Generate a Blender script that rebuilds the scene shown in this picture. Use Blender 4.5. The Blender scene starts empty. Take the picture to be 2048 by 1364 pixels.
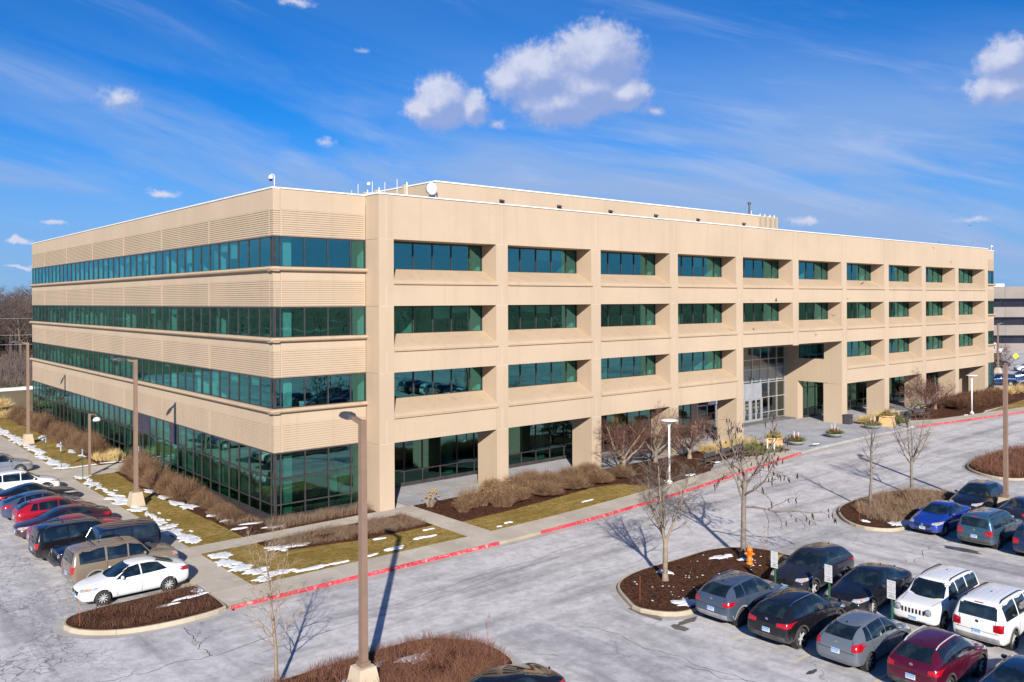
import bpy, bmesh, math, random
from mathutils import Vector, Matrix, noise
from mathutils.bvhtree import BVHTree

# ------------------------------------------------------------------ camera, sky, sun, exposure
sc = bpy.context.scene
col = sc.collection
rnd = random.Random(11)
rad = math.radians
YAW = 49.408                      # bearing of the view, degrees from +x (the long front runs along +x)
cam_d = bpy.data.cameras.new('camera')
cam = bpy.data.objects.new('camera', cam_d); col.objects.link(cam)
cam.location = (-21.395, -45.897, 12.606)
cam.rotation_euler = (Matrix.Rotation(rad(YAW - 90), 3, 'Z') @ Matrix.Rotation(rad(90), 3, 'X') @ Matrix.Rotation(rad(-0.228), 3, 'Z')).to_euler()
cam_d.sensor_width = 36.0
cam_d.lens = 1710.91 / 2048 * 36
cam_d.shift_y = -81.1 / 2048
cam_d.clip_start = 0.3; cam_d.clip_end = 12000
sc.camera = cam

SUN_EL = 25.7
SUN_TO = (0.5980, 0.8015)         # horizontal direction in which shadows fall
sun_d = bpy.data.lights.new('sun', 'SUN'); sun = bpy.data.objects.new('sun', sun_d); col.objects.link(sun)
sun_d.energy = 5.0; sun_d.angle = rad(0.55); sun_d.color = (1.0, 0.93, 0.84)
ce = math.cos(rad(SUN_EL))
sun.rotation_euler = Vector((SUN_TO[0] * ce, SUN_TO[1] * ce, -math.sin(rad(SUN_EL)))).to_track_quat('-Z', 'Y').to_euler()
sun.location = (-40, -60, 60)

sc.view_settings.view_transform = 'Standard'
sc.view_settings.look = 'None'
sc.view_settings.gamma = 1.0
sc.view_settings.exposure = 0.62
sc.view_settings.use_curve_mapping = False
sc.cycles.use_denoising = True
sc.cycles.max_bounces = 8
sc.cycles.diffuse_bounces = 3
sc.cycles.glossy_bounces = 4
sc.cycles.transmission_bounces = 4
sc.cycles.transparent_max_bounces = 16
sc.cycles.caustics_reflective = False
sc.cycles.caustics_refractive = False
sc.cycles.sample_clamp_indirect = 4.0

# ------------------------------------------------------------------ node helper
class NT:
    def __init__(s, tree):
        s.t = tree
    def n(s, kind, ins=None, **props):
        nd = s.t.nodes.new(kind)
        for k, v in props.items():
            setattr(nd, k, v)
        for k, v in (ins or {}).items():
            sk = nd.inputs[k]
            if isinstance(v, bpy.types.NodeSocket):
                s.t.links.new(v, sk)
            elif isinstance(v, bpy.types.Node):
                s.t.links.new(v.outputs[0], sk)
            else:
                sk.default_value = v
        return nd
    def math(s, op, a, b=0.0, clamp=False):
        return s.n('ShaderNodeMath', {0: a, 1: b}, operation=op, use_clamp=clamp).outputs[0]
    def vec(s, op, a, b=(0, 0, 0)):
        nd = s.n('ShaderNodeVectorMath', {0: a, 1: b}, operation=op)
        return nd.outputs['Value'] if op in ('LENGTH', 'DOT_PRODUCT', 'DISTANCE') else nd.outputs[0]
    def ramp(s, fac, lo, hi, a=0.0, b=1.0):
        nd = s.n('ShaderNodeMapRange', {0: fac, 1: lo, 2: hi, 3: a, 4: b}, interpolation_type='SMOOTHSTEP', clamp=True)
        return nd.outputs[0]
    def mix(s, fac, a, b, mode='MIX'):
        nd = s.n('ShaderNodeMix', None, data_type='RGBA', blend_type=mode, clamp_factor=True)
        for i, v in ((0, fac), (6, a), (7, b)):
            if isinstance(v, bpy.types.NodeSocket): s.t.links.new(v, nd.inputs[i])
            elif isinstance(v, (int, float)): nd.inputs[i].default_value = v
            else: nd.inputs[i].default_value = (*v[:3], 1)
        return nd.outputs[2]
    def noise(s, v, scale, detail=4.0, rough=0.55, dist=0.0):
        return s.n('ShaderNodeTexNoise', {'Vector': v, 'Scale': scale, 'Detail': detail, 'Roughness': rough, 'Distortion': dist}).outputs[0]
    def scale(s, v, xyz):
        return s.vec('MULTIPLY', v, xyz)

# ------------------------------------------------------------------ world: clear winter sky with cumulus and thin cirrus
world = bpy.data.worlds.new('World'); sc.world = world; world.use_nodes = True
wt = world.node_tree; wt.nodes.clear(); W = NT(wt)
sky = W.n('ShaderNodeTexSky', sky_type='NISHITA', sun_disc=False)
sky.sun_elevation = rad(SUN_EL)
sky.sun_rotation = math.atan2(-SUN_TO[0], -SUN_TO[1])
sky.altitude = 200; sky.air_density = 1.0; sky.dust_density = 0.25; sky.ozone_density = 2.5
geo = W.n('ShaderNodeTexCoord').outputs['Generated']
sx = W.n('ShaderNodeSeparateXYZ', {0: geo})
az = W.math('MULTIPLY', W.math('ARCTAN2', sx.outputs[0], sx.outputs[1]), 57.2958)     # compass bearing, degrees
el = W.math('MULTIPLY', W.math('ARCSINE', sx.outputs[2]), 57.2958)
ae = W.n('ShaderNodeCombineXYZ', {0: az, 1: el, 2: 0.0}).outputs[0]
# (bearing, elevation, half width, half height, strength) of each cumulus puff, degrees
PUFFS = [(46.3, 15.7, 3.83, 2.75, 1), (42.6, 14.8, 3.49, 2.28, 1), (44.1, 13.0, 4.22, 1.91, .95), (48.1, 13.4, 2.24, 1.31, 1), (45.6, 13.9, 4.02, 2.2, .95),
         (40.5, 14.4, 1.92, 1.66, .8), (35.9, 13.0, 2.27, 2.13, 1), (34.8, 12.4, 1.64, 1.17, .9), (37.9, 12.7, 1.54, 1.4, .85),
         (39.6, 11.7, .81, .44, .4), (50.0, 12.3, 1.0, .47, .38), (16.0, 12.2, 1.5, .9, .42), (70.7, 13.6, 1.9, 1.6, .75), (70.6, 12.1, 2.6, 1.2, .75),
         (28.4, 10.2, .7, .47, .28), (18.4, 6.7, 1.14, .34, .42), (12.5, 4.7, .8, .19, .4), (10.6, 3.6, .94, .26, .65), (10.9, 2.1, 1.11, .16, .5),
         (26.5, 18.7, 1.32, .39, .4), (59.6, 4.9, 1.38, .42, .45), (69.0, 4.7, 1.28, .19, .3), (30.7, 16.2, .79, .22, .2),
         (78, 9, 4, 2, .8), (92, 13, 5, 2.5, .9), (-8, 12, 4, 2, .8), (-40, 16, 6, 3, .9), (120, 10, 5, 2, .8),
         (165, 18, 7, 3, .9), (-110, 12, 6, 2.5, .9), (-150, 22, 7, 3.5, .9)]
grp = bpy.data.node_groups.new('cumulus', 'ShaderNodeTree')
grp.interface.new_socket('at', in_out='INPUT', socket_type='NodeSocketVector')
grp.interface.new_socket('density', in_out='OUTPUT', socket_type='NodeSocketFloat')
Gn = NT(grp)
gi = Gn.n('NodeGroupInput').outputs[0]
w1 = Gn.n('ShaderNodeTexNoise', {'Vector': gi, 'Scale': 0.8, 'Detail': 6.0, 'Roughness': 0.62}).outputs['Color']
wv = Gn.scale(Gn.vec('SUBTRACT', w1, (.5, .5, .5)), (1.5, 1.1, 0))
gp = Gn.vec('ADD', gi, wv)
best = None
for (a_, e_, wa, we, st) in PUFFS:
    q = Gn.vec('LENGTH', Gn.scale(Gn.vec('SUBTRACT', gp, (a_, e_, 0)), (1 / wa, 1 / we, 0)))
    q = Gn.math('MULTIPLY', Gn.math('SUBTRACT', 1.0, q), st)
    best = q if best is None else Gn.math('SMOOTH_MAX', best, q)
    if best.node.operation == 'SMOOTH_MAX': best.node.inputs[2].default_value = 0.22
go = Gn.n('NodeGroupOutput', {0: best})
def cum(v):
    g = W.n('ShaderNodeGroup', {0: v} if False else None); g.node_tree = grp
    wt.links.new(v, g.inputs[0]); return g.outputs[0]
dens = cum(ae)
dens_up = cum(W.vec('ADD', ae, (-0.45, 0.75, 0)))
fine = W.noise(ae, 1.9, 6.0, 0.64)
billow = W.noise(ae, 0.75, 4.0, 0.55)
shape = W.math('ADD', dens, W.math('MULTIPLY', W.math('SUBTRACT', fine, 0.5), 0.50))
lit = W.ramp(W.math('ADD', W.math('MULTIPLY', W.math('SUBTRACT', dens, dens_up), 1.05), W.math('ADD', W.math('MULTIPLY', W.math('SUBTRACT', fine, .5), .30), W.math('MULTIPLY', W.math('SUBTRACT', billow, .5), .55))), -0.22, 0.50)
alpha = W.math('MULTIPLY', W.ramp(shape, -0.02, 0.40), W.math('ADD', 0.80, W.math('MULTIPLY', lit, 0.20)))
cloud_col = W.mix(lit, (4.3, 5.4, 9.2), (8.3, 8.9, 11.2))
# thin cirrus: long streaks dipping to the right
ca = W.math('ADD', W.math('MULTIPLY', az, 0.966), W.math('MULTIPLY', el, -0.26))
cb = W.math('ADD', W.math('MULTIPLY', el, 0.966), W.math('MULTIPLY', az, 0.26))
cv = W.n('ShaderNodeCombineXYZ', {0: W.math('MULTIPLY', ca, 0.020), 1: W.math('MULTIPLY', cb, 0.125), 2: 1.7}).outputs[0]
ci = W.noise(cv, 1.25, 6.0, 0.58, 0.5)
cirrus = W.math('MULTIPLY', W.ramp(ci, 0.33, 0.66), W.ramp(el, 18.0, 7.0, 0.10, 1.0))
low = W.ramp(el, 13.0, 1.0, 0.0, 0.78)
veil = W.math('MAXIMUM', cirrus, low)
base = W.mix(1.0, sky.outputs[0], (0.09, 0.74, 1.55), 'MULTIPLY')
c1 = W.mix(veil, base, (3.9, 5.95, 10.1))
cv2 = W.n('ShaderNodeCombineXYZ', {0: W.math('MULTIPLY', ca, 0.055), 1: W.math('MULTIPLY', cb, 0.42), 2: 4.1}).outputs[0]
wisp = W.math('MULTIPLY', W.ramp(W.noise(cv2, 1.0, 7.0, 0.62, 0.8), 0.50, 0.78), W.math('MULTIPLY', W.ramp(ci, 0.34, 0.60), W.ramp(el, 22.0, 10.0, 0.16, 0.42)))
c1 = W.mix(wisp, c1, (7.2, 8.4, 11.4))
c2 = W.mix(alpha, c1, cloud_col)
bg = W.n('ShaderNodeBackground', {0: c2, 1: 0.05})
world.cycles.sampling_method = 'MANUAL'; world.cycles.sample_map_resolution = 256
W.n('ShaderNodeOutputWorld', {0: bg})

# ------------------------------------------------------------------ material helpers
def newmat(name):
    m = bpy.data.materials.new(name); m.use_nodes = True
    m.node_tree.nodes.clear(); return m, NT(m.node_tree)
def finish(T, shader, disp=None):
    o = T.n('ShaderNodeOutputMaterial'); T.t.links.new(shader.outputs[0] if isinstance(shader, bpy.types.Node) else shader, o.inputs[0])
def P(T, base, rough=0.6, **k):
    ins = {'Base Color': base if not isinstance(base, tuple) else (*base[:3], 1), 'Roughness': rough}
    for a, b in k.items():
        ins[{'metal': 'Metallic', 'coat': 'Coat Weight', 'coatr': 'Coat Roughness', 'normal': 'Normal', 'spec': 'Specular IOR Level', 'emit': 'Emission Color', 'es': 'Emission Strength', 'sub': 'Subsurface Weight', 'alpha': 'Alpha'}[a]] = b
    return T.n('ShaderNodeBsdfPrincipled', ins)
def bump(T, h, strength=0.4, dist=0.02):
    return T.n('ShaderNodeBump', {'Height': h, 'Strength': strength, 'Distance': dist}).outputs[0]
def objc(T):
    return T.n('ShaderNodeTexCoord').outputs['Object']
def wpos(T):
    return T.n('ShaderNodeNewGeometry').outputs['Position']
MATS = {}
def simple(name, c1, c2=None, rough=0.6, scale=6.0, bumps=0.0, metal=0.0, coat=0.0, rand=0.0, world=False, spec=0.5, detail=4.0):
    m, T = newmat(name)
    v = wpos(T) if world else objc(T)
    c = (*c1, 1)
    kw = {}
    if c2:
        f = T.noise(v, scale, detail)
        c = T.mix(T.ramp(f, 0.3, 0.7), c1, c2)
        if bumps: kw['normal'] = bump(T, f, bumps, 0.03)
    if rand:
        r = T.n('ShaderNodeObjectInfo').outputs['Random']
        hs = T.n('ShaderNodeHueSaturation', {'Value': T.math('ADD', 1.0 - rand, T.math('MULTIPLY', r, 2 * rand)), 'Color': c})
        c = hs.outputs[0]
    b = P(T, c, rough, metal=metal, coat=coat, spec=spec, **kw)
    finish(T, b); MATS[name] = m; return m

# precast concrete with exposed aggregate
def precast(name, tint, worn=1.0):
    m, T = newmat(name); v = wpos(T)
    big = T.noise(v, 0.22, 3.0)
    streak = T.noise(T.scale(v, (2.2, 2.2, 0.10)), 1.0, 3.0)
    grit = T.noise(v, 26.0, 2.0, 0.7)
    grit2 = T.noise(v, 7.0, 3.0, 0.6)
    c = T.mix(T.ramp(big, 0.3, 0.7), tuple(t * 0.95 for t in tint), tuple(t * 1.04 for t in tint))
    c = T.mix(T.math('MULTIPLY', T.ramp(streak, 0.5, 0.78), 0.24 * worn), c, tuple(t * q for t, q in zip(tint, (.74, .70, .64))))
    c = T.mix(T.math('MULTIPLY', T.ramp(grit, 0.42, 0.72), 0.35), c, tuple(t * q for t, q in zip(tint, (.70, .64, .58))))
    c = T.mix(T.math('MULTIPLY', T.ramp(grit2, 0.55, 0.8), 0.22), c, tuple(min(1, t * 1.14) for t in tint))
    finish(T, P(T, c, 0.88, normal=bump(T, grit, 0.25, 0.01), spec=0.25)); MATS[name] = m
precast('precast', (0.470, 0.372, 0.268))
precast('precast_sill', (0.440, 0.334, 0.226), 2.2)
precast('precast_pier', (0.458, 0.360, 0.258))

def glass(name, tint, refl, f0, wob=0.02):
    m, T = newmat(name); v = wpos(T)
    nm = bump(T, T.noise(v, 0.55, 2.0), wob, 0.5)
    fc = T.n('ShaderNodeLayerWeight', {'Blend': 0.5, 'Normal': nm}).outputs['Facing']
    fr = T.math('ADD', f0, T.math('MULTIPLY', 1.0 - f0, T.math('POWER', fc, 5.0)))
    tr = T.n('ShaderNodeBsdfTransparent', {0: (*tint, 1)})
    gl = T.n('ShaderNodeBsdfGlossy', {'Color': (*refl, 1), 'Roughness': 0.0, 'Normal': nm})
    mx = T.n('ShaderNodeMixShader', {0: fr, 1: tr.outputs[0], 2: gl.outputs[0]})
    finish(T, mx); MATS[name] = m
glass('glass_teal', (0.52, 0.77, 0.75), (0.36, 0.94, 0.94), 0.20, 0.010)
glass('glass_store', (0.40, 0.62, 0.58), (0.45, 0.90, 0.88), 0.20, 0.010)
glass('glass_clear', (0.86, 0.90, 0.90), (0.9, 0.95, 1.0), 0.07, 0.01)
glass('glass_green', (0.22, 0.50, 0.42), (0.5, 0.85, 0.8), 0.07, 0.01)

simple('bronze', (0.035, 0.032, 0.032), (0.055, 0.05, 0.05), 0.4, 3.0, spec=0.4)
simple('silver', (0.60, 0.61, 0.63), (0.52, 0.53, 0.56), 0.38, 3.0, metal=0.6)
simple('silver_panel', (0.42, 0.44, 0.50), (0.50, 0.52, 0.57), 0.42, 1.2, metal=0.5, world=True)
simple('cap_white', (0.78, 0.77, 0.74), (0.66, 0.66, 0.65), 0.5, 1.4, world=True)
simple('louvre_dark', (0.05, 0.045, 0.06), (0.08, 0.07, 0.09), 0.5, 3.0)
simple('inner_white', (0.78, 0.76, 0.70), (0.70, 0.68, 0.62), 0.8, 2.0, world=True)
simple('inner_tan', (0.42, 0.36, 0.28), (0.34, 0.29, 0.23), 0.85, 0.8, world=True)
simple('carpet', (0.11, 0.11, 0.115), (0.16, 0.155, 0.15), 0.95, 2.0, world=True)
simple('ceiling_tile', (0.62, 0.62, 0.60), (0.55, 0.55, 0.53), 0.9, 1.0, world=True)
simple('shade_fabric', (0.70, 0.70, 0.66), (0.62, 0.62, 0.58), 0.9, 8.0)
simple('roofing', (0.36, 0.35, 0.33), (0.28, 0.27, 0.26), 0.9, 0.5, world=True)

# ground materials ---------------------------------------------------------
def asphalt(name):
    m, T = newmat(name); v = wpos(T)
    s = T.n('ShaderNodeSeparateXYZ', {0: v})
    # salt film dragged out by traffic: along x on the front drive, along y in the parking aisles
    alx = T.noise(T.scale(v, (0.055, 0.75, 1)), 1.0, 6.0, 0.6, 0.4)
    aly = T.noise(T.scale(v, (0.70, 0.06, 1)), 1.0, 6.0, 0.6, 0.4)
    wob = T.noise(v, 0.12, 2.0)
    yy = T.math('ADD', s.outputs[1], T.math('MULTIPLY', T.math('SUBTRACT', wob, 0.5), 5.0))
    xx = T.math('ADD', s.outputs[0], T.math('MULTIPLY', T.math('SUBTRACT', wob, 0.5), 4.0))
    inlot = T.math('MAXIMUM', T.ramp(yy, -19.5, -24.5), T.ramp(xx, -6.0, -10.0))
    film = T.math('ADD', T.math('MULTIPLY', alx, T.math('SUBTRACT', 1.0, inlot)), T.math('MULTIPLY', aly, inlot))
    blot = T.noise(v, 0.20, 5.0, 0.6)
    salt = T.ramp(T.math('ADD', T.math('MULTIPLY', film, 0.72), T.math('MULTIPLY', blot, 0.42)), 0.37, 0.66)
    fine = T.noise(v, 9.0, 5.0, 0.72)
    mott = T.noise(v, 1.6, 5.0, 0.65)
    dark = T.mix(T.ramp(fine, 0.25, 0.75), (0.195, 0.190, 0.196), (0.290, 0.283, 0.288))
    pale = T.mix(T.ramp(mott, 0.3, 0.72), (0.440, 0.424, 0.418), (0.610, 0.588, 0.578))
    c = T.mix(salt, dark, pale)
    c = T.mix(T.math('MULTIPLY', T.ramp(mott, 0.58, 0.75), 0.20), c, (0.24, 0.235, 0.24))
    c = T.mix(T.math('MULTIPLY', T.ramp(fine, 0.62, 0.85), 0.30), c, (0.66, 0.66, 0.67))
    grain = T.noise(v, 3.4, 6.0, 0.78)
    c = T.mix(T.math('MULTIPLY', T.ramp(grain, 0.50, 0.68), 0.42), c, (0.27, 0.262, 0.26))
    c = T.mix(T.math('MULTIPLY', T.ramp(grain, 0.46, 0.32), 0.35), c, (0.68, 0.665, 0.655))
    # alligator cracking, strongest in the stalls on the left and patchy elsewhere
    wv = T.vec('ADD', v, T.scale(T.vec('SUBTRACT', T.n('ShaderNodeTexNoise', {'Vector': v, 'Scale': 1.7, 'Detail': 3.0}).outputs['Color'], (.5, .5, .5)), (.9, .9, 0)))
    cr = T.n('ShaderNodeTexVoronoi', {'Vector': wv, 'Scale': 2.3}, feature='DISTANCE_TO_EDGE').outputs['Distance']
    cr2 = T.n('ShaderNodeTexVoronoi', {'Vector': wv, 'Scale': 0.22}, feature='DISTANCE_TO_EDGE').outputs['Distance']
    patch = T.math('MULTIPLY', T.ramp(T.noise(v, 0.16, 3.0), 0.42, 0.56), T.ramp(s.outputs[0], -10.0, -12.0, 0.05, 1.0))
    lines = T.math('MULTIPLY', T.ramp(cr, 0.055, 0.010), patch)
    long_ = T.math('MULTIPLY', T.ramp(cr2, 0.010, 0.002), T.math('MULTIPLY', T.ramp(T.noise(v, 0.3, 2.0), 0.42, 0.55), T.ramp(inlot, 0.2, 0.8, 0.0, 0.55)))
    crack = T.math('MAXIMUM', lines, long_)
    c = T.mix(T.math('MULTIPLY', crack, 0.62), c, (0.045, 0.044, 0.047))
    h = T.math('SUBTRACT', fine, T.math('MULTIPLY', crack, 1.5))
    finish(T, P(T, c, 0.82, normal=bump(T, h, 0.35, 0.01), spec=0.3)); MATS[name] = m
asphalt('asphalt')
def conc(name, a, b, stain, world=True, joint=None):
    m, T = newmat(name); v = wpos(T)
    n1 = T.noise(v, 0.55, 5.0, 0.6); n2 = T.noise(v, 14.0, 3.0, 0.7); n3 = T.noise(T.scale(v, (1, 1, .3)), 1.7, 4.0)
    c = T.mix(T.ramp(n1, 0.32, 0.68), a, b)
    c = T.mix(T.math('MULTIPLY', T.ramp(n2, 0.45, 0.8), 0.25), c, tuple(q * 0.72 for q in a))
    c = T.mix(T.math('MULTIPLY', T.ramp(n3, 0.56, 0.72), 0.55), c, stain)
    r = T.n('ShaderNodeObjectInfo').outputs['Random']
    c = T.n('ShaderNodeHueSaturation', {'Value': T.math('ADD', 0.93, T.math('MULTIPLY', r, 0.14)), 'Color': c}).outputs[0]
    finish(T, P(T, c, 0.86, normal=bump(T, n2, 0.2, 0.008), spec=0.25)); MATS[name] = m
conc('sidewalk', (0.41, 0.362, 0.295), (0.48, 0.43, 0.355), (0.56, 0.535, 0.50))
conc('plaza', (0.31, 0.315, 0.335), (0.40, 0.405, 0.42), (0.56, 0.57, 0.59))
conc('kerb_conc', (0.36, 0.30, 0.215), (0.45, 0.385, 0.29), (0.30, 0.25, 0.19))
conc('gutter', (0.33, 0.315, 0.29), (0.42, 0.40, 0.37), (0.50, 0.49, 0.48))
conc('pole_base', (0.46, 0.37, 0.26), (0.54, 0.45, 0.34), (0.36, 0.30, 0.22))
conc('joint_fill', (0.20, 0.185, 0.165), (0.25, 0.23, 0.20), (0.18, 0.17, 0.15))
def redpaint():
    m, T = newmat('kerb_red'); v = wpos(T)
    n = T.noise(v, 5.0, 5.0, 0.7); n2 = T.noise(v, 0.6, 3.0)
    c = T.mix(T.ramp(n2, 0.3, 0.7), (0.44, 0.018, 0.036), (0.58, 0.050, 0.075))
    c = T.mix(T.ramp(n, 0.50, 0.66), c, (0.48, 0.33, 0.29))
    finish(T, P(T, c, 0.6)); MATS['kerb_red'] = m
redpaint()
def lawn():
    m, T = newmat('lawn'); v = wpos(T)
    n1 = T.noise(v, 0.35, 4.0, 0.6); n2 = T.noise(v, 3.2, 5.0, 0.7); n3 = T.noise(T.scale(v, (30, 30, 8)), 1.0, 3.0, 0.7)
    mow = T.noise(T.scale(v, (0.25, 1.4, 1)), 1.0, 2.0)
    n4 = T.noise(v, 9.0, 4.0, 0.75)
    c = T.mix(T.ramp(n1, 0.3, 0.7), (0.265, 0.175, 0.042), (0.40, 0.275, 0.085))
    c = T.mix(T.math('MULTIPLY', T.ramp(n2, 0.44, 0.62), 0.75), c, (0.150, 0.122, 0.022))
    c = T.mix(T.math('MULTIPLY', T.ramp(mow, 0.52, 0.72), 0.45), c, (0.44, 0.325, 0.135))
    c = T.mix(T.math('MULTIPLY', T.ramp(n4, 0.48, 0.62), 0.65), c, (0.115, 0.085, 0.020))
    c = T.mix(T.math('MULTIPLY', T.ramp(n3, 0.5, 0.8), 0.5), c, (0.10, 0.078, 0.018))
    finish(T, P(T, c, 0.95, normal=bump(T, n3, 0.8, 0.05), spec=0.1)); MATS['lawn'] = m
lawn()
def mulch():
    m, T = newmat('mulch'); v = wpos(T)
    n1 = T.noise(v, 0.7, 3.0); vo = T.n('ShaderNodeTexVoronoi', {'Vector': T.scale(v, (1, 1, .5)), 'Scale': 11.0, 'Randomness': 1.0})
    n2 = T.noise(v, 18.0, 3.0, 0.7)
    c = T.mix(T.ramp(vo.outputs['Color'], 0.2, 0.9), (0.040, 0.016, 0.009), (0.125, 0.055, 0.030))
    c = T.mix(T.math('MULTIPLY', T.ramp(n1, 0.4, 0.7), 0.5), c, (0.085, 0.040, 0.022))
    c = T.mix(T.math('MULTIPLY', T.ramp(n2, 0.6, 0.8), 0.6), c, (0.21, 0.115, 0.062))
    finish(T, P(T, c, 0.95, normal=bump(T, n2, 1.0, 0.06), spec=0.1)); MATS['mulch'] = m
mulch()
def snow():
    m, T = newmat('snow'); v = wpos(T)
    n = T.noise(v, 6.0, 5.0, 0.65)
    c = T.mix(T.ramp(n, 0.35, 0.75), (0.60, 0.61, 0.63), (0.76, 0.77, 0.78))
    c = T.mix(T.math('MULTIPLY', T.ramp(T.noise(v, 30, 3.0), 0.62, 0.75), .6), c, (0.42, 0.38, 0.33))
    finish(T, P(T, c, 0.7, normal=bump(T, n, 0.6, 0.05), spec=0.3)); MATS['snow'] = m
snow()
def terrain():
    m, T = newmat('terrain'); v = wpos(T)
    n = T.noise(v, 0.02, 5.0, 0.6); n2 = T.noise(v, 0.11, 5.0, 0.65)
    c = T.mix(T.ramp(n2, 0.35, 0.7), (0.17, 0.13, 0.07), (0.24, 0.19, 0.10))
    c = T.mix(T.ramp(n, 0.60, 0.68), c, (0.50, 0.51, 0.54))
    finish(T, P(T, c, 0.95, spec=0.1)); MATS['terrain'] = m
terrain()
def worn_paint(name, c1):
    m, T = newmat(name); v = wpos(T)
    n = T.noise(v, 4.5, 5.0, 0.7)
    c = T.mix(T.ramp(n, 0.52, 0.76), c1, (0.42, 0.41, 0.41))
    finish(T, P(T, c, 0.75)); MATS[name] = m
worn_paint('stripe', (0.60, 0.50, 0.30))
simple('tar', (0.030, 0.029, 0.032), (0.075, 0.072, 0.078), 0.6, 3.0, world=True)
simple('wet', (0.075, 0.070, 0.066), (0.115, 0.110, 0.105), 0.25, 2.0, world=True)
# plants
def twig(name, a, b, rand=0.12):
    m, T = newmat(name); v = objc(T)
    n = T.noise(v, 3.0, 3.0); n2 = T.noise(v, 21.0, 2.0)
    c = T.mix(T.ramp(n, 0.3, 0.7), a, b)
    c = T.mix(T.math('MULTIPLY', T.ramp(n2, .45, .75), .55), c, tuple(min(1, q * 1.7) for q in b))
    r = T.n('ShaderNodeObjectInfo').outputs['Random']
    c = T.n('ShaderNodeHueSaturation', {'Value': T.math('ADD', 1 - rand, T.math('MULTIPLY', r, 2 * rand)), 'Color': c}).outputs[0]
    finish(T, P(T, c, 0.9, spec=0.15)); MATS[name] = m
twig('twig_brown', (0.125, 0.072, 0.042), (0.215, 0.135, 0.080))
twig('twig_red', (0.125, 0.055, 0.036), (0.205, 0.100, 0.065))
twig('twig_dark', (0.080, 0.040, 0.026), (0.135, 0.070, 0.042))
twig('twig_grey', (0.20, 0.145, 0.105), (0.315, 0.235, 0.175))
twig('twig_mix', (0.130, 0.085, 0.055), (0.250, 0.175, 0.115))
twig('straw', (0.40, 0.29, 0.12), (0.56, 0.42, 0.20))
twig('dry_bloom', (0.32, 0.19, 0.065), (0.44, 0.28, 0.10))
twig('bark_grey', (0.120, 0.098, 0.080), (0.205, 0.172, 0.142))
twig('bark_tan', (0.185, 0.140, 0.098), (0.285, 0.222, 0.160))
twig('bark_dark', (0.070, 0.052, 0.042), (0.135, 0.105, 0.085))
twig('crown_red', (0.085, 0.042, 0.032), (0.145, 0.078, 0.058))
twig('wood_far', (0.080, 0.060, 0.055), (0.140, 0.108, 0.096))
twig('pod', (0.035, 0.020, 0.020), (0.065, 0.040, 0.036))
twig('evergreen', (0.050, 0.075, 0.022), (0.150, 0.165, 0.045))
twig('evergreen_gold', (0.16, 0.15, 0.030), (0.30, 0.26, 0.06))
twig('berry', (0.26, 0.025, 0.020), (0.38, 0.07, 0.04))
twig('birch', (0.72, 0.66, 0.58), (0.82, 0.76, 0.68))
# furniture
simple('pole_bronze', (0.205, 0.135, 0.098), (0.235, 0.158, 0.115), 0.55, 2.0, spec=0.4)
simple('dark_metal', (0.045, 0.043, 0.048), (0.065, 0.062, 0.068), 0.5, 4.0)
simple('lamp_white', (0.76, 0.77, 0.80), (0.70, 0.71, 0.75), 0.35, 3.0)
simple('hydrant_orange', (0.80, 0.20, 0.012), (0.72, 0.15, 0.010), 0.45, 5.0)
simple('stake_orange', (0.55, 0.12, 0.03), (0.45, 0.09, 0.03), 0.6, 5.0)
simple('post_green', (0.018, 0.085, 0.035), (0.03, 0.11, 0.05), 0.55, 5.0)
simple('sign_white', (0.62, 0.62, 0.63), (0.56, 0.56, 0.57), 0.5, 4.0)
simple('sign_grey', (0.30, 0.31, 0.33), None, 0.6)
simple('caulk', (0.50, 0.44, 0.37), (0.58, 0.52, 0.45), 0.8, 3.0, world=True)
simple('sign_black', (0.035, 0.035, 0.04), None, 0.5)
simple('sign_blue', (0.03, 0.12, 0.42), (0.04, 0.15, 0.48), 0.5, 4.0)
simple('sign_lime', (0.62, 0.80, 0.03), None, 0.5)
simple('bench_wood', (0.085, 0.045, 0.036), (0.12, 0.065, 0.05), 0.7, 9.0)
simple('sandstone', (0.52, 0.295, 0.110), (0.62, 0.40, 0.20), 0.85, 3.0, bumps=0.3)
simple('bowl_grey', (0.25, 0.245, 0.235), (0.33, 0.32, 0.31), 0.7, 5.0)
simple('soil', (0.04, 0.026, 0.018), (0.07, 0.045, 0.03), 0.95, 9.0)
simple('cloth_black', (0.014, 0.014, 0.018), (0.028, 0.028, 0.034), 0.85, 8.0)
simple('skin', (0.42, 0.26, 0.19), None, 0.6)
simple('bird_black', (0.012, 0.012, 0.014), (0.03, 0.03, 0.032), 0.7, 8.0)
simple('far_spandrel', (0.20, 0.178, 0.160), (0.235, 0.21, 0.19), 0.85, 0.3, world=True)
simple('far_recess', (0.13, 0.128, 0.145), (0.15, 0.148, 0.165), 0.8, 0.3, world=True)
simple('far_glass', (0.012, 0.014, 0.026), (0.02, 0.022, 0.036), 0.12, 0.2, world=True)

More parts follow.
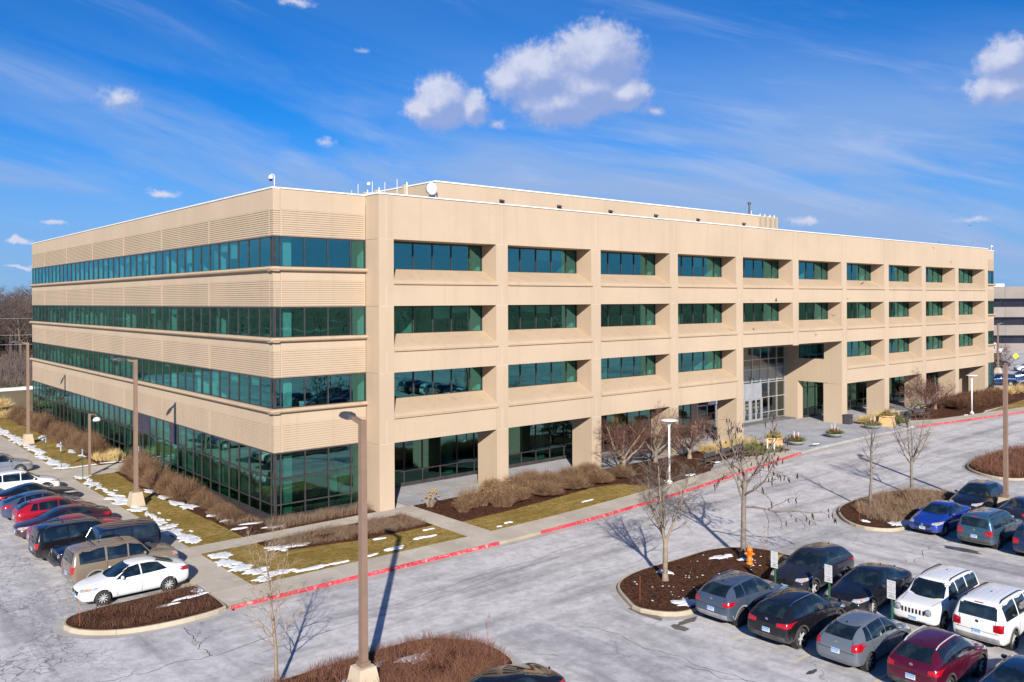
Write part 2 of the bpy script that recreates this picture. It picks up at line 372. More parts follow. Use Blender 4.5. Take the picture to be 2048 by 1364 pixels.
# ------------------------------------------------------------------ mesh helpers
class MB:
    """collects faces; build() links them as one mesh object"""
    def __init__(s):
        s.v = []; s.f = []
    def add(s, verts, faces):
        o = len(s.v); s.v.extend([tuple(p) for p in verts]); s.f.extend([tuple(i + o for i in f) for f in faces]); return s
    def box(s, x0, x1, y0, y1, z0, z1):
        return s.add([(x0, y0, z0), (x1, y0, z0), (x1, y1, z0), (x0, y1, z0), (x0, y0, z1), (x1, y0, z1), (x1, y1, z1), (x0, y1, z1)],
                     [(0, 3, 2, 1), (4, 5, 6, 7), (0, 1, 5, 4), (1, 2, 6, 5), (2, 3, 7, 6), (3, 0, 4, 7)])
    def prism(s, poly, z0, z1):
        n = len(poly)
        if sum(poly[i][0] * poly[(i + 1) % n][1] - poly[(i + 1) % n][0] * poly[i][1] for i in range(n)) < 0: poly = poly[::-1]
        v = [(x, y, z0) for x, y in poly] + [(x, y, z1) for x, y in poly]
        return s.add(v, [tuple(range(n - 1, -1, -1)), tuple(range(n, 2 * n))] + [(i, (i + 1) % n, n + (i + 1) % n, n + i) for i in range(n)])
    def extrude(s, prof, axis, a, b):
        """closed profile in the plane across `axis` ('x': (y,z), 'y': (x,z)) swept from a to b"""
        n = len(prof)
        mk = (lambda t, p: (t, p[0], p[1])) if axis == 'x' else (lambda t, p: (p[0], t, p[1]))
        v = [mk(a, p) for p in prof] + [mk(b, p) for p in prof]
        return s.add(v, [tuple(range(n)), tuple(range(2 * n - 1, n - 1, -1))] + [(i, n + i, n + (i + 1) % n, (i + 1) % n) for i in range(n)])
    def tube(s, pts, rs, n=6, cap=True):
        o = len(s.v); pts = [Vector(p) for p in pts]
        rs = rs if isinstance(rs, (list, tuple)) else [rs] * len(pts)
        ref = Vector((0.31, 0.77, 0.55)).normalized()
        for i, p in enumerate(pts):
            d = (pts[min(i + 1, len(pts) - 1)] - pts[max(i - 1, 0)])
            if d.length < 1e-9: d = Vector((0, 0, 1))
            d.normalize(); a = d.cross(ref)
            if a.length < 1e-3: a = d.cross(Vector((1, 0, 0)))
            a.normalize(); b = d.cross(a)
            for k in range(n):
                t = 2 * math.pi * k / n
                s.v.append(tuple(p + (a * math.cos(t) + b * math.sin(t)) * rs[i]))
        for i in range(len(pts) - 1):
            for k in range(n):
                s.f.append((o + i * n + k, o + i * n + (k + 1) % n, o + (i + 1) * n + (k + 1) % n, o + (i + 1) * n + k))
        if cap and n > 2:
            s.f.append(tuple(o + k for k in range(n - 1, -1, -1))); e = o + (len(pts) - 1) * n; s.f.append(tuple(e + k for k in range(n)))
        return s
    def lathe(s, prof, n=16, c=(0, 0, 0), axis='z', cap=True):
        """profile of (r, h) turned about an axis through c"""
        o = len(s.v)
        for r, h in prof:
            for k in range(n):
                t = 2 * math.pi * k / n; a, b = r * math.cos(t), r * math.sin(t)
                s.v.append((c[0] + a, c[1] + b, c[2] + h) if axis == 'z' else (c[0] + a, c[1] + h, c[2] + b) if axis == 'y' else (c[0] + h, c[1] + a, c[2] + b))
        for i in range(len(prof) - 1):
            for k in range(n):
                s.f.append((o + i * n + k, o + i * n + (k + 1) % n, o + (i + 1) * n + (k + 1) % n, o + (i + 1) * n + k))
        if cap and prof[0][0] > 1e-4: s.f.append(tuple(o + k for k in range(n - 1, -1, -1)))
        if cap and prof[-1][0] > 1e-4: e = o + (len(prof) - 1) * n; s.f.append(tuple(e + k for k in range(n)))
        return s
    def mesh(s, name, m, smooth=False, fixn=False):
        me = bpy.data.meshes.new(name); me.from_pydata(s.v, [], s.f)
        if fixn:
            bm = bmesh.new(); bm.from_mesh(me); bmesh.ops.recalc_face_normals(bm, faces=bm.faces); bm.to_mesh(me); bm.free()
        if m: me.materials.append(MATS[m] if isinstance(m, str) else m)
        if smooth: me.shade_smooth()
        me.update(); return me
    def build(s, name, m, parent=None, loc=(0, 0, 0), rz=0.0, smooth=False, fixn=False):
        return link(name, s.mesh(name, m, smooth, fixn), parent, loc, rz)
def link(name, me, parent=None, loc=(0, 0, 0), rz=0.0):
    o = bpy.data.objects.new(name, me); col.objects.link(o)
    o.location = loc; o.rotation_euler = (0, 0, rz)
    if parent is not None: o.parent = parent
    return o
def tag(o, label=None, cat=None, group=None, kind=None):
    for k, v in (('label', label), ('category', cat), ('group', group), ('kind', kind)):
        if v: o[k] = v
    return o
def thing(name, label, cat, loc=(0, 0, 0), rz=0.0, group=None):
    return tag(link(name, None, None, loc, rz), label, cat, group)
def copy_tree(o, parent=None, loc=None, rz=None, label=None, scale=None):
    c = o.copy(); col.objects.link(c); c.parent = parent
    if loc is not None: c.location = loc
    if rz is not None: c.rotation_euler = (0, 0, rz)
    if scale is not None: c.scale = (scale, scale, scale) if not isinstance(scale, tuple) else scale
    if label: c['label'] = label
    for ch in list(o.children): copy_tree(ch, c)
    return c
def smooth_angle(me, deg=35):
    bm = bmesh.new(); bm.from_mesh(me)
    for f in bm.faces: f.smooth = True
    for e in bm.edges:
        if len(e.link_faces) == 2 and e.calc_face_angle(0) > rad(deg): e.smooth = False
    bm.to_mesh(me); bm.free()

# ------------------------------------------------------------------ the ground
ZR, ZW = -0.25, -0.10            # asphalt level, sidewalk / lawn level
b = MB(); N = 72
b.add([(60 + 5000 * math.cos(2 * math.pi * k / N), 20 + 5000 * math.sin(2 * math.pi * k / N), -0.42) for k in range(N)], [tuple(range(N))])
tag(b.build('terrain', 'terrain'), kind='structure')
b = MB().prism([(-75, -160), (230, -160), (230, 58), (108, 58), (108, 2), (-7.0, 2), (-7.0, 110), (-75, 110)], -0.40, ZR)
tag(b.build('parking_lot', 'asphalt'), 'pale salt-stained asphalt of the drive and parking stalls', kind='structure')

# kerb line of the front drive (face on the drive side), from the corner by the left lot to beyond the far end
def cat_rom(p, n=6, closed=False):
    out = []; N_ = len(p); g = (lambda i: p[i % N_]) if closed else (lambda i: p[max(0, min(N_ - 1, i))])
    for i in range(N_ if closed else N_ - 1):
        a, b_, c, d = g(i - 1), g(i), g(i + 1), g(i + 2)
        for k in range(n):
            t = k / n
            out.append(tuple(0.5 * (2 * b_[j] + (c[j] - a[j]) * t + (2 * a[j] - 5 * b_[j] + 4 * c[j] - d[j]) * t * t + (3 * b_[j] - a[j] - 3 * c[j] + d[j]) * t ** 3) for j in (0, 1)))
    if not closed: out.append(tuple(p[-1]))
    return out
def resample(line, step):
    d = [0.0]
    for a, b_ in zip(line, line[1:]): d.append(d[-1] + math.hypot(b_[0] - a[0], b_[1] - a[1]))
    n = max(1, round(d[-1] / step)); out = []; j = 0
    for k in range(n + 1):
        t = d[-1] * k / n
        while j < len(d) - 2 and d[j + 1] < t: j += 1
        u = (t - d[j]) / max(1e-9, d[j + 1] - d[j]); out.append((line[j][0] + (line[j + 1][0] - line[j][0]) * u, line[j][1] + (line[j + 1][1] - line[j][1]) * u))
    return out
def offset(line, w):
    out = []
    for i, p in enumerate(line):
        a = line[max(0, i - 1)]; b_ = line[min(len(line) - 1, i + 1)]
        dx, dy = b_[0] - a[0], b_[1] - a[1]; L = math.hypot(dx, dy) or 1
        out.append((p[0] - dy / L * w, p[1] + dx / L * w))
    return out
front = cat_rom([(-7.1, -11.15), (0, -11.2), (8, -11.25), (14, -11.05), (20, -10.55), (25, -10.0), (31, -9.2), (37, -8.35), (43, -7.6), (48, -7.3), (54, -7.25), (60, -7.3), (65, -7.45), (72, -8.5), (80, -9.6), (87, -10.5), (96, -11.1), (112, -11.3)], 8)
def kerb_run(line, parent, ztop=ZW + 0.004, w=0.13, mat='kerb_conc', step=3.0, zb=ZR - 0.1, side=1, gap=0.012):
    """kerb stones along a line; the stone lies to the left of the direction of travel"""
    pts = resample(line, 0.5); n = max(1, round(0.5 * (len(pts) - 1) / step)); m = len(pts) - 1
    for k in range(n):
        i0, i1 = m * k // n, m * (k + 1) // n
        seg = pts[i0:i1 + 1]
        if len(seg) < 2: continue
        a, b_ = seg[0], seg[1]; L = math.hypot(b_[0] - a[0], b_[1] - a[1]); seg[0] = (a[0] + (b_[0] - a[0]) / L * gap, a[1] + (b_[1] - a[1]) / L * gap)
        l0 = seg; l1 = offset(seg, 0.03 * side); l2 = offset(seg, (w - 0.015) * side); l3 = offset(seg, w * side)
        mb = MB(); q = len(seg); vs = []
        for lay, z in ((l0, zb), (l0, ztop - 0.035), (l1, ztop), (l2, ztop), (l3, ztop - 0.02), (l3, zb)): vs += [(x, y, z) for x, y in lay]
        fs = []
        for r in range(5):
            for i in range(q - 1): fs.append((r * q + i, r * q + i + 1, (r + 1) * q + i + 1, (r + 1) * q + i))
        fs += [tuple(r * q for r in range(5, -1, -1)), tuple(r * q + q - 1 for r in range(6))]
        mb.add(vs, fs); mb.build('kerb_stone', mat(0.5 * (seg[0][0] + seg[-1][0])) if callable(mat) else mat, parent, fixn=True)
def strip(line0, line1, z):
    n = len(line0); return MB().add([(x, y, z) for x, y in line0] + [(x, y, z) for x, y in line1], [(i, i + 1, n + i + 1, n + i) for i in range(n - 1)])
gut = strip(offset(front, -0.40), offset(front, 0.02), ZR + 0.004)
kerb_front = tag(gut.build('kerb', 'gutter'), 'kerb of the front drive, painted red along the fire lane', kind='structure')
def redmat(x): return 'kerb_red' if (-6.9 < x < 6.0 or 8.9 < x < 43.5 or x > 64) else 'kerb_conc'
kerb_run([p for p in front if p[0] <= 43.6], kerb_front, mat=redmat)
kerb_run([p for p in front if 43.4 <= p[0] <= 64.8], kerb_front, ztop=ZR + 0.03, mat='kerb_conc')
kerb_run([p for p in front if p[0] >= 64.6], kerb_front, mat=redmat)

# sidewalk slabs -----------------------------------------------------------
def slab(parent, poly, mat='sidewalk', z=ZW, inset=0.012, zb=None):
    cx = sum(p[0] for p in poly) / len(poly); cy = sum(p[1] for p in poly) / len(poly)
    q = []
    for x, y in poly:
        d = math.hypot(x - cx, y - cy) or 1; q.append((x - (x - cx) / d * inset, y - (y - cy) / d * inset))
    return MB().prism(q, (z - 0.10) if zb is None else zb, z + rnd.uniform(-0.003, 0.003)).build('concrete_slab', mat, parent)
def slab_strip(l0, l1, parent, mat='sidewalk'):
    for i in range(len(l0) - 1): slab(parent, [l0[i], l0[i + 1], l1[i + 1], l1[i]], mat)
fw = [p for p in front if p[0] < 43.6]
w0 = resample(offset(fw, 0.14), 1.83); w1 = resample(offset(fw, 1.95), 1.83)
k_ = min(len(w0), len(w1)); w0 = resample(offset(fw, 0.14), 1.83)[:k_]; w1 = [offset(w0, 1.81)[i] for i in range(k_)]
base_ = MB()
sidewalk_front = tag(strip(offset(fw, 0.12), offset(fw, 1.96), ZW - 0.03).build('sidewalk', 'joint_fill'), 'pale concrete sidewalk behind the red kerb', kind='structure')
slab_strip(w0, w1, sidewalk_front)
fr = [p for p in front if p[0] > 64.6]
w0 = resample(offset(fr, 0.14), 1.83); w1 = offset(w0, 1.81)
sidewalk_far = tag(strip(offset(fr, 0.12), offset(fr, 1.96), ZW - 0.03).build('sidewalk', 'joint_fill'), 'concrete sidewalk beyond the entrance plaza', kind='structure')
slab_strip(w0, w1, sidewalk_far)
# walk beside the left parking row, x -7.15 .. -5.3
sidewalk_lot = tag(MB().box(-7.14, -5.31, -11.0, 100, ZR - .05, ZW - 0.03).build('sidewalk', 'joint_fill'), 'concrete walk between the parked row and the lawn', kind='structure')
y = -10.9
while y < 99:
    slab(sidewalk_lot, [(-7.13, y), (-5.32, y), (-5.32, y + 1.86), (-7.13, y + 1.86)]); y += 1.86
kerb_lot = tag(MB().box(-7.50, -7.17, -7.0, 100, ZR - 0.02, ZR + 0.005).build('kerb', 'kerb_conc'), 'kerb at the head of the left parking stalls', kind='structure')
kerb_run([(-7.15, 100), (-7.15, -7.2)], kerb_lot, w=0.02, side=1, ztop=ZW - 0.008)
# walk to the side door, the walk along the front, the cross walk
walk_door = tag(MB().box(-5.3, 0.0, 22.05, 25.6, ZR - .05, ZW - 0.03).build('sidewalk', 'joint_fill'), 'concrete walk leading to the side door', kind='structure')
for i in range(3):
    for j in range(2): slab(walk_door, [(-5.29 + i * 1.75, 22.06 + j * 1.77), (-5.29 + (i + 1) * 1.75, 22.06 + j * 1.77), (-5.29 + (i + 1) * 1.75, 22.06 + (j + 1) * 1.77), (-5.29 + i * 1.75, 22.06 + (j + 1) * 1.77)])
walk_front = tag(MB().box(-5.3, 8.4, -2.9, -1.4, ZR - .05, ZW - 0.03).build('sidewalk', 'joint_fill'), 'narrow concrete walk round the glazed corner', kind='structure')
for i in range(9): slab(walk_front, [(-5.29 + i * 1.52, -2.89), (-5.29 + (i + 1) * 1.52, -2.89), (-5.29 + (i + 1) * 1.52, -1.41), (-5.29 + i * 1.52, -1.41)])
walk_cross = tag(MB().box(6.75, 8.40, -9.42, -2.92, ZR - .05, ZW - 0.03).build('sidewalk', 'joint_fill'), 'concrete cross walk between two lawns', kind='structure')
for i in range(4): slab(walk_cross, [(6.76, -9.40 + i * 1.62), (8.39, -9.40 + i * 1.62), (8.39, -9.40 + (i + 1) * 1.62), (6.76, -9.40 + (i + 1) * 1.62)])
# arcade floor and entrance plaza
arcade = tag(MB().box(8.42, 98.4, -1.58, 3.45, ZR - .05, ZW - 0.03).build('pavement', 'joint_fill'), 'grey concrete floor of the arcade', kind='structure')
x = 8.43
while x < 98:
    for (ya, yb) in ((-1.57, 0.9), (0.9, 3.44)):
        if not (43.7 < x + 1.5 < 61 and yb > 3): slab(arcade, [(x, ya), (x + 3.04, ya), (x + 3.04, yb), (x, yb)], 'plaza')
        else: slab(arcade, [(x, ya), (x + 3.04, ya), (x + 3.04, 4.95), (x, 4.95)], 'plaza')
    x += 3.048
def frontline(x):
    for a, b_ in zip(front, front[1:]):
        if a[0] <= x <= b_[0]: return a[1] + (b_[1] - a[1]) * (x - a[0]) / (b_[0] - a[0])
    return front[-1][1]
plaza = tag(MB().box(43.7, 64.6, -6.9, -1.6, ZR - .05, ZW - 0.03).build('plaza', 'joint_fill'), 'grey stone entrance plaza streaked with salt', kind='structure')
x = 43.6
while x < 64.5:
    xe = min(x + 2.1, 64.6); y0 = max(frontline(x), frontline(xe)) + 0.18
    slab(plaza, [(x, frontline(x) + .18), (xe, frontline(xe) + .18), (xe, -4.4), (x, -4.4)], 'plaza', z=ZW, zb=ZR - .05); slab(plaza, [(x, -4.4), (xe, -4.4), (xe, -1.59), (x, -1.59)], 'plaza')
    x = xe

# lawns and mulch ----------------------------------------------------------
def lawn_(poly, label): return tag(MB().prism(poly, ZR - 0.05, ZW + 0.006).build('lawn', 'lawn'), label, kind='structure')
def jag(poly, amp=0.08, step=0.45):
    """slightly uneven planting edge"""
    out = []
    for (x0, y0), (x1, y1) in zip(poly, poly[1:] + poly[:1]):
        L = math.hypot(x1 - x0, y1 - y0); n = max(1, int(L / step))
        for k in range(n):
            t = k / n; q = noise.noise(Vector((x0 + (x1 - x0) * t, y0 + (y1 - y0) * t, 3.3)) * 1.3) * amp
            out.append((x0 + (x1 - x0) * t - (y1 - y0) / L * q, y0 + (y1 - y0) * t + (x1 - x0) / L * q))
    return out
def bed(poly, label, z=ZW + 0.03, j=0.08): return tag(MB().prism(jag(poly, j), ZR - 0.05, z).build('mulch_bed', 'mulch'), label, kind='structure')
lawn_([(-5.28, 21.95), (-2.4, 21.95), (-2.4, -1.38), (-5.28, -1.38)], 'tan winter lawn beside the near end of the side wing')
lawn_([(-5.28, 25.65), (-2.4, 25.65), (-2.2, 75), (-5.28, 75)], 'tan winter lawn beyond the side door walk')
lawn_([(-5.28, -2.93), (6.73, -2.93), (6.73, -9.26), (-5.28, -9.26)], 'tan winter lawn between the lot walk and the cross walk')
lawn_([(8.42, -6.7), (12, -6.5), (16, -6.05), (20.3, -5.4), (22.6, -5.9), (23.4, -7.3)] + [p for p in [(x, frontline(x) + 1.97) for x in (22.9, 20, 17, 14, 11, 8.42)]], 'tan winter lawn in front of the round shrubs')
bed([(-2.38, 21.9), (-0.05, 21.9), (-0.05, -0.04), (5.9, -0.04), (5.9, -1.36), (-2.3, -1.36), (-2.6, 7.3), (-2.7, 15.7)], 'dark mulch bed round the glazed corner')
bed([(-2.45, 25.7), (-0.05, 25.7), (-0.05, 61), (-2.2, 61), (-2.3, 45)], 'dark mulch bed along the far half of the side wing')
bed([(-2.4, -2.96), (6.7, -2.96), (6.7, -6.2), (2.3, -6.2), (-2.3, -5.2)], 'mulch bed under low grey hedging by the cross walk', z=ZW + 0.034)
bed([(8.45, -1.62), (35.4, -1.62), (36.0, -4.2), (31.0, frontline(31) + 1.98), (26.5, frontline(26.5) + 1.98), (23.6, frontline(23.6) + 1.98), (23.6, -7.3), (22.5, -5.8), (20.3, -5.3), (16, -5.95), (12, -6.4), (8.45, -6.6)], 'dark mulch bed in front of the piers left of the entrance', z=ZW + 0.036)
bed([(35.6, -1.62), (43.5, -1.62), (43.5, -6.1), (40.5, -6.0), (36.1, -4.2)], 'bed of straw grass and juniper left of the plaza', z=ZW + 0.024)
bed([(64.8, -1.62), (96, -1.62), (104, -0.1), (112, -0.1), (112, -5.0), (96, -6.2), (84, -6.6), (80, frontline(80) + 1.98), (73.6, frontline(73.6) + 1.98), (68.5, -4.2), (64.8, -5.2)], 'dark mulch bed right of the entrance', z=ZW + 0.034)
lawn_([(81, frontline(81) + 1.98), (96, -6.25), (112, -5.05), (112, -9.3), (96, frontline(96) + 1.97), (88, frontline(88) + 1.97)], 'tan winter lawn beyond the white lamp right of the entrance')

# parking islands: kerb ring, mulch inside ---------------------------------
def island(ctrl, label, mat='mulch'):
    ring = cat_rom(ctrl, 6, True); ring = ring + [ring[0]]
    if sum(a[0] * b_[1] - b_[0] * a[1] for a, b_ in zip(ring, ring[1:])) < 0: ring = ring[::-1]
    o = tag(MB().prism(offset(ring, 0.12)[:-1], ZR - 0.1, ZW + 0.03).build('planting_island', mat), label, kind='structure')
    kerb_run(ring, o, ztop=ZW + 0.02)
    g = strip(offset(ring, -0.34), offset(ring, 0.01), ZR + 0.004).build('gutter', 'gutter', o)
    return ring
I1 = island([(-12.95, -8.9), (-12.6, -8.0), (-11.6, -7.7), (-9.5, -7.55), (-7.6, -7.5), (-7.22, -7.9), (-7.2, -10.6), (-7.6, -11.2), (-9.5, -11.35), (-11.3, -10.95), (-12.5, -10.0)], 'rounded mulch island beside the white sedan')
I2 = island([(-13.3, -21.5), (-12.2, -19.6), (-9.5, -19.05), (-5.7, -19.0), (-3.2, -19.2), (-2.0, -20.2), (-1.5, -21.6), (-2.0, -23.4), (-4.0, -24.0), (-7.5, -24.1), (-12.0, -24.0)], 'kerbed island of low red-brown shrubs under the tall lamp')
I3 = island([(5.45, -22.6), (5.9, -21.4), (7.0, -19.9), (8.9, -19.25), (11.9, -19.3), (14.6, -19.4), (16.2, -20.4), (16.7, -22.0), (16.0, -23.6), (13.0, -24.0), (9.5, -24.1), (6.5, -24.0)], 'kerbed mulch island with the orange hydrant')
I4 = island([(24.55, -22.4), (25.2, -20.9), (27.2, -19.4), (29.5, -18.9), (33.2, -19.0), (35.9, -20.0), (36.8, -21.8), (36.0, -23.5), (32.0, -23.9), (28.5, -24.0), (25.5, -23.8)], 'kerbed island with dry grass and two bare trees')
I5 = island([(44.4, -22.2), (45.2, -20.4), (47.2, -18.95), (50.7, -18.4), (56, -18.4), (59.5, -19.4), (60.4, -21.5), (59, -23.4), (53, -23.9), (48, -24.0), (45.2, -23.5)], 'kerbed island of dense brown ground shrubs')

# stall stripes, sealed cracks, wet marks
stripes = tag(MB().box(-12.2, -7.6, -4.97, -4.87, ZR + 0.001, ZR + 0.004).build('stall_marking', 'stripe'), 'faded yellow stall lines', kind='structure')
for k in range(1, 16): MB().box(-12.2, -7.6, -4.97 + 2.66 * k, -4.87 + 2.66 * k, ZR + 0.001, ZR + 0.004).build('painted_line', 'stripe', stripes)
for xa in (-13.6, 5.9, 25.3, 44.8):
    for k in range(-1, 18):
        yy_ = -26.7 - 2.64 * k
        if k >= 0 or xa > 100: MB().box(xa, xa + 10.2, yy_ - .05, yy_ + .05, ZR + 0.001, ZR + 0.004).build('painted_line', 'stripe', stripes)
def wiggle(p0, p1, w, amp, seed, n=60):
    a, b_ = Vector(p0), Vector(p1); d = (b_ - a).normalized(); s_ = Vector((-d.y, d.x))
    l0, l1 = [], []
    for k in range(n + 1):
        t = k / n; p = a.lerp(b_, t) + s_ * (amp * noise.noise(Vector((t * 5, seed, 0))) + amp * .35 * noise.noise(Vector((t * 17, seed + 9, 0))))
        ww = w * (0.6 + 0.8 * abs(noise.noise(Vector((t * 25, seed + 3, 0)))))
        l0.append(tuple(p + s_ * ww)); l1.append(tuple(p - s_ * ww))
    return l0, l1
sealed = None
for i, (p0, p1, w, am) in enumerate([((-9.5, -15.3), (20, -13.6), .022, .5), ((-8, -16.2), (14, -14.5), .016, .6), ((20, -13.6), (60, -12.2), .02, .6), ((-14, -14.8), (-9.2, -15.2), .02, .4), ((-9.3, -11.8), (-9.6, -15.2), .022, .3),
                                      ((18, -19), (19.5, -45), .02, .8), ((6, -17.5), (16, -18.4), .014, .5), ((2.5, -22), (4, -34), .018, .7), ((36, -16.5), (70, -15), .02, .7), ((-16, -6), (-15, 24), .02, .9), ((20.5, -27), (25, -26), .02, .4), ((5, -36), (2.8, -27), .02, .7)]):
    l0, l1 = wiggle(p0, p1, w, am, i * 3.7)
    o = strip(l1, l0, ZR + 0.0035)
    if sealed is None: sealed = tag(o.build('sealed_crack', 'tar'), 'dark tar-sealed cracks wandering along the drive', kind='structure')
    else: o.build('crack_line', 'tar', sealed)
def blob(cx, cy, rx, ry, z, seed, n=40, rough=.45):
    v = [(cx + rx * math.cos(t) * (1 + rough * noise.noise(Vector((math.cos(t) * 1.3, math.sin(t) * 1.3, seed)))), cy + ry * math.sin(t) * (1 + rough * noise.noise(Vector((math.cos(t) * 2.1, math.sin(t) * 2.1, seed + 5)))), z) for t in [2 * math.pi * k / n for k in range(n)]]
    return MB().add(v, [tuple(range(n))])
wet = None
for i, (x, y, rx, ry) in enumerate([(5.4, -24.7, .25, .4), (6.2, -24.45, .6, .18), (24.5, -27.6, .35, .9), (5.5, -22.9, .25, .8), (46.8, -6.5, .9, .2), (5.6, -30.2, .3, .1)]):
    o = blob(x, y, rx, ry, (ZR if i != 4 else ZW) + 0.0055 + .0012 * i, i * 2.2)
    if wet is None: wet = tag(o.build('melt_puddle', 'wet'), 'dark wet melt stains on the asphalt', kind='structure')
    else: o.build('puddle', 'wet', wet)

# ------------------------------------------------------------------ the office building
T4 = [16.38, 12.30, 8.22, 3.93]          # window heads, top storey first
B4 = [14.61, 10.53, 6.45]                # window bottoms of the upper three storeys
RIBT = [17.91, 13.84, 9.80, 5.53]        # top of each ribbed zone
ZROOF = 19.08
M5 = 1.524                               # window module
BLD = thing('office_building', 'four-storey cream precast office block with bands of teal glass and deep window bays', 'building')
def part(mb, name, mat, parent=None, **k): return mb.build(name, mat, parent or BLD, **k)
def rib_profile(z0, z1):
    """outline (depth, z) of a ribbed face; depth 0 is the front"""
    n = 12; p = (z1 - z0) / n; pts = []
    for k in range(n):
        a = z0 + k * p; pts += [(0.036, a), (0.036, a + p * .28), (0.0, a + p * .38), (0.0, a + p * .95)]
    return pts + [(0.036, z1), (0.34, z1), (0.34, z0)]
def spandrel(axis, a, b, zs, sgn=1):
    """one precast panel between two joints: ribbed lower zone, smooth upper zone"""
    z0, z1, zt = zs
    for q0, q1, nm in ((a + .008, a + .10, 0), (b - .10, b - .008, 0), (a + .10, b - .10, 1)):
        if nm and q1 > q0:
            prof = rib_profile(z0, z1)
            part(MB().extrude([(p[0], p[1]) for p in prof], axis, q0, q1), 'ribbed_panel', 'precast', fixn=True)
        elif axis == 'y': part(MB().box(0.012, 0.34, q0, q1, z0, z1), 'panel_edge', 'precast')
        else: part(MB().box(q0, q1, 0.012, 0.34, z0, z1), 'panel_edge', 'precast')
    if axis == 'y': part(MB().box(0.0, 0.345, a + .008, b - .008, z1, zt), 'wall_panel', 'precast')
    else: part(MB().box(a + .008, b - .008, 0.0, 0.345, z1, zt), 'wall_panel', 'precast')
def ledge_prof(B): return [(.30, B), (-.10, B), (-.21, B - .05), (-.26, B - .13), (-.22, B - .21), (-.11, B - .26), (.0, B - .27), (.30, B - .27)]
LY = [0.45 + 9.144 * i for i in range(7)] + [61.2]       # panel joints down the side wing
XR0, XR1 = 98.5, 104.6                                  # the matching block at the far end of the front
SP = [(T4[0], RIBT[0], ZROOF), (T4[1], RIBT[1], B4[0] - .27), (T4[2], RIBT[2], B4[1] - .27), (T4[3], RIBT[3], B4[2] - .27)]
for zs in SP:
    for i in range(7): spandrel('y', LY[i], LY[i + 1], zs)
    spandrel('x', 0.45, 6.06, zs); spandrel('x', XR0 + .02, XR1, zs)
    # corner piece wraps both faces
    mb = MB(); n = 12; p = (zs[1] - zs[0]) / n
    def corner(d, za, zb): mb.prism([(d, d), (.442, d), (.442, .34), (.34, .34), (.34, .442), (d, .442)], za, zb)
    for k in range(n):
        corner(0.036, zs[0] + k * p, zs[0] + (k + .32) * p); corner(0.0, zs[0] + (k + .32) * p, zs[0] + (k + 1) * p)
    corner(0.0, zs[1], zs[2]); part(mb, 'corner_panel', 'precast')
for B in B4:
    for i in range(7): part(MB().extrude(ledge_prof(B), 'y', LY[i] + (0.006 if i else -.66), LY[i + 1] - .006 + (.25 if i == 6 else 0)), 'ledge', 'precast_sill', fixn=True)
    part(MB().extrude(ledge_prof(B - .004), 'x', -.2, 6.12), 'ledge', 'precast_sill', fixn=True)
    part(MB().extrude(ledge_prof(B - .004), 'x', XR0 + .02, XR1 + .3), 'ledge', 'precast_sill', fixn=True)

def glazing(axis, plane, cuts, rows, frame='bronze', win='window', pane='window_pane', glassm='glass_teal', fw=.07, depth=.14, spandrel_rows=(), skip=(), head=.09):
    """a framed strip of panes: cuts along the wall, rows up it. returns the frame"""
    mb = MB(); a, b = cuts[0], cuts[-1]; z0, z1 = rows[0], rows[-1]
    def bx(u0, u1, w0, w1, za, zb):
        if axis == 'y': mb.box(w0, w1, u0, u1, za, zb)
        else: mb.box(u0, u1, w0, w1, za, zb)
    h = fw / 2
    for i, c in enumerate(cuts):
        u0, u1 = (c - h, c + h) if 0 < i < len(cuts) - 1 else ((c, c + h) if i == 0 else (c - h, c))
        bx(u0, u1, plane - .03, plane + depth, z0, z1)
    for j, z in enumerate(rows):
        za, zb = (z - h, z + h) if 0 < j < len(rows) - 1 else ((z, z + h) if j == 0 else (z - head, z))
        bx(a + .001, b - .001, plane - .026, plane + depth - .004, za, zb)
    fr = part(mb, win, frame)
    for i in range(len(cuts) - 1):
        for j in range(len(rows) - 1):
            if (i, j) in skip: continue
            g = MB(); u0, u1, za, zb = cuts[i] + .02, cuts[i + 1] - .02, rows[j] + .02, rows[j + 1] - .02
            if axis == 'y': g.box(plane + .02, plane + .032, u0, u1, za, zb)
            else: g.box(u0, u1, plane + .02, plane + .032, za, zb)
            g.build('spandrel_pane' if j in spandrel_rows else pane, 'glass_green' if j in spandrel_rows else glassm, fr)
    return fr
def modules(a, b):
    c = [a]; k = math.ceil((a + .25 - .45) / M5)
    while .45 + k * M5 < b - .2: c.append(.45 + k * M5); k += 1
    return c + [b]
for s_ in range(3):
    for i in range(7): glazing('y', .06, modules(LY[i], LY[i + 1]), [B4[s_], T4[s_]], pane='strip_window_pane')
    glazing('y', .06, [.06, .45], [B4[s_], T4[s_]], pane='strip_window_pane')
    glazing('x', .06, [.06, .45], [B4[s_], T4[s_]], pane='strip_window_pane')
    glazing('x', .06, modules(.45, 6.06), [B4[s_], T4[s_]], pane='strip_window_pane')
    glazing('x', .06, modules(XR0 + .04, XR1), [B4[s_], T4[s_]], pane='strip_window_pane')
GR = [.28, .93, 2.43, 3.93]
LOUV = {14: 1, 15: 1, 10: 1}
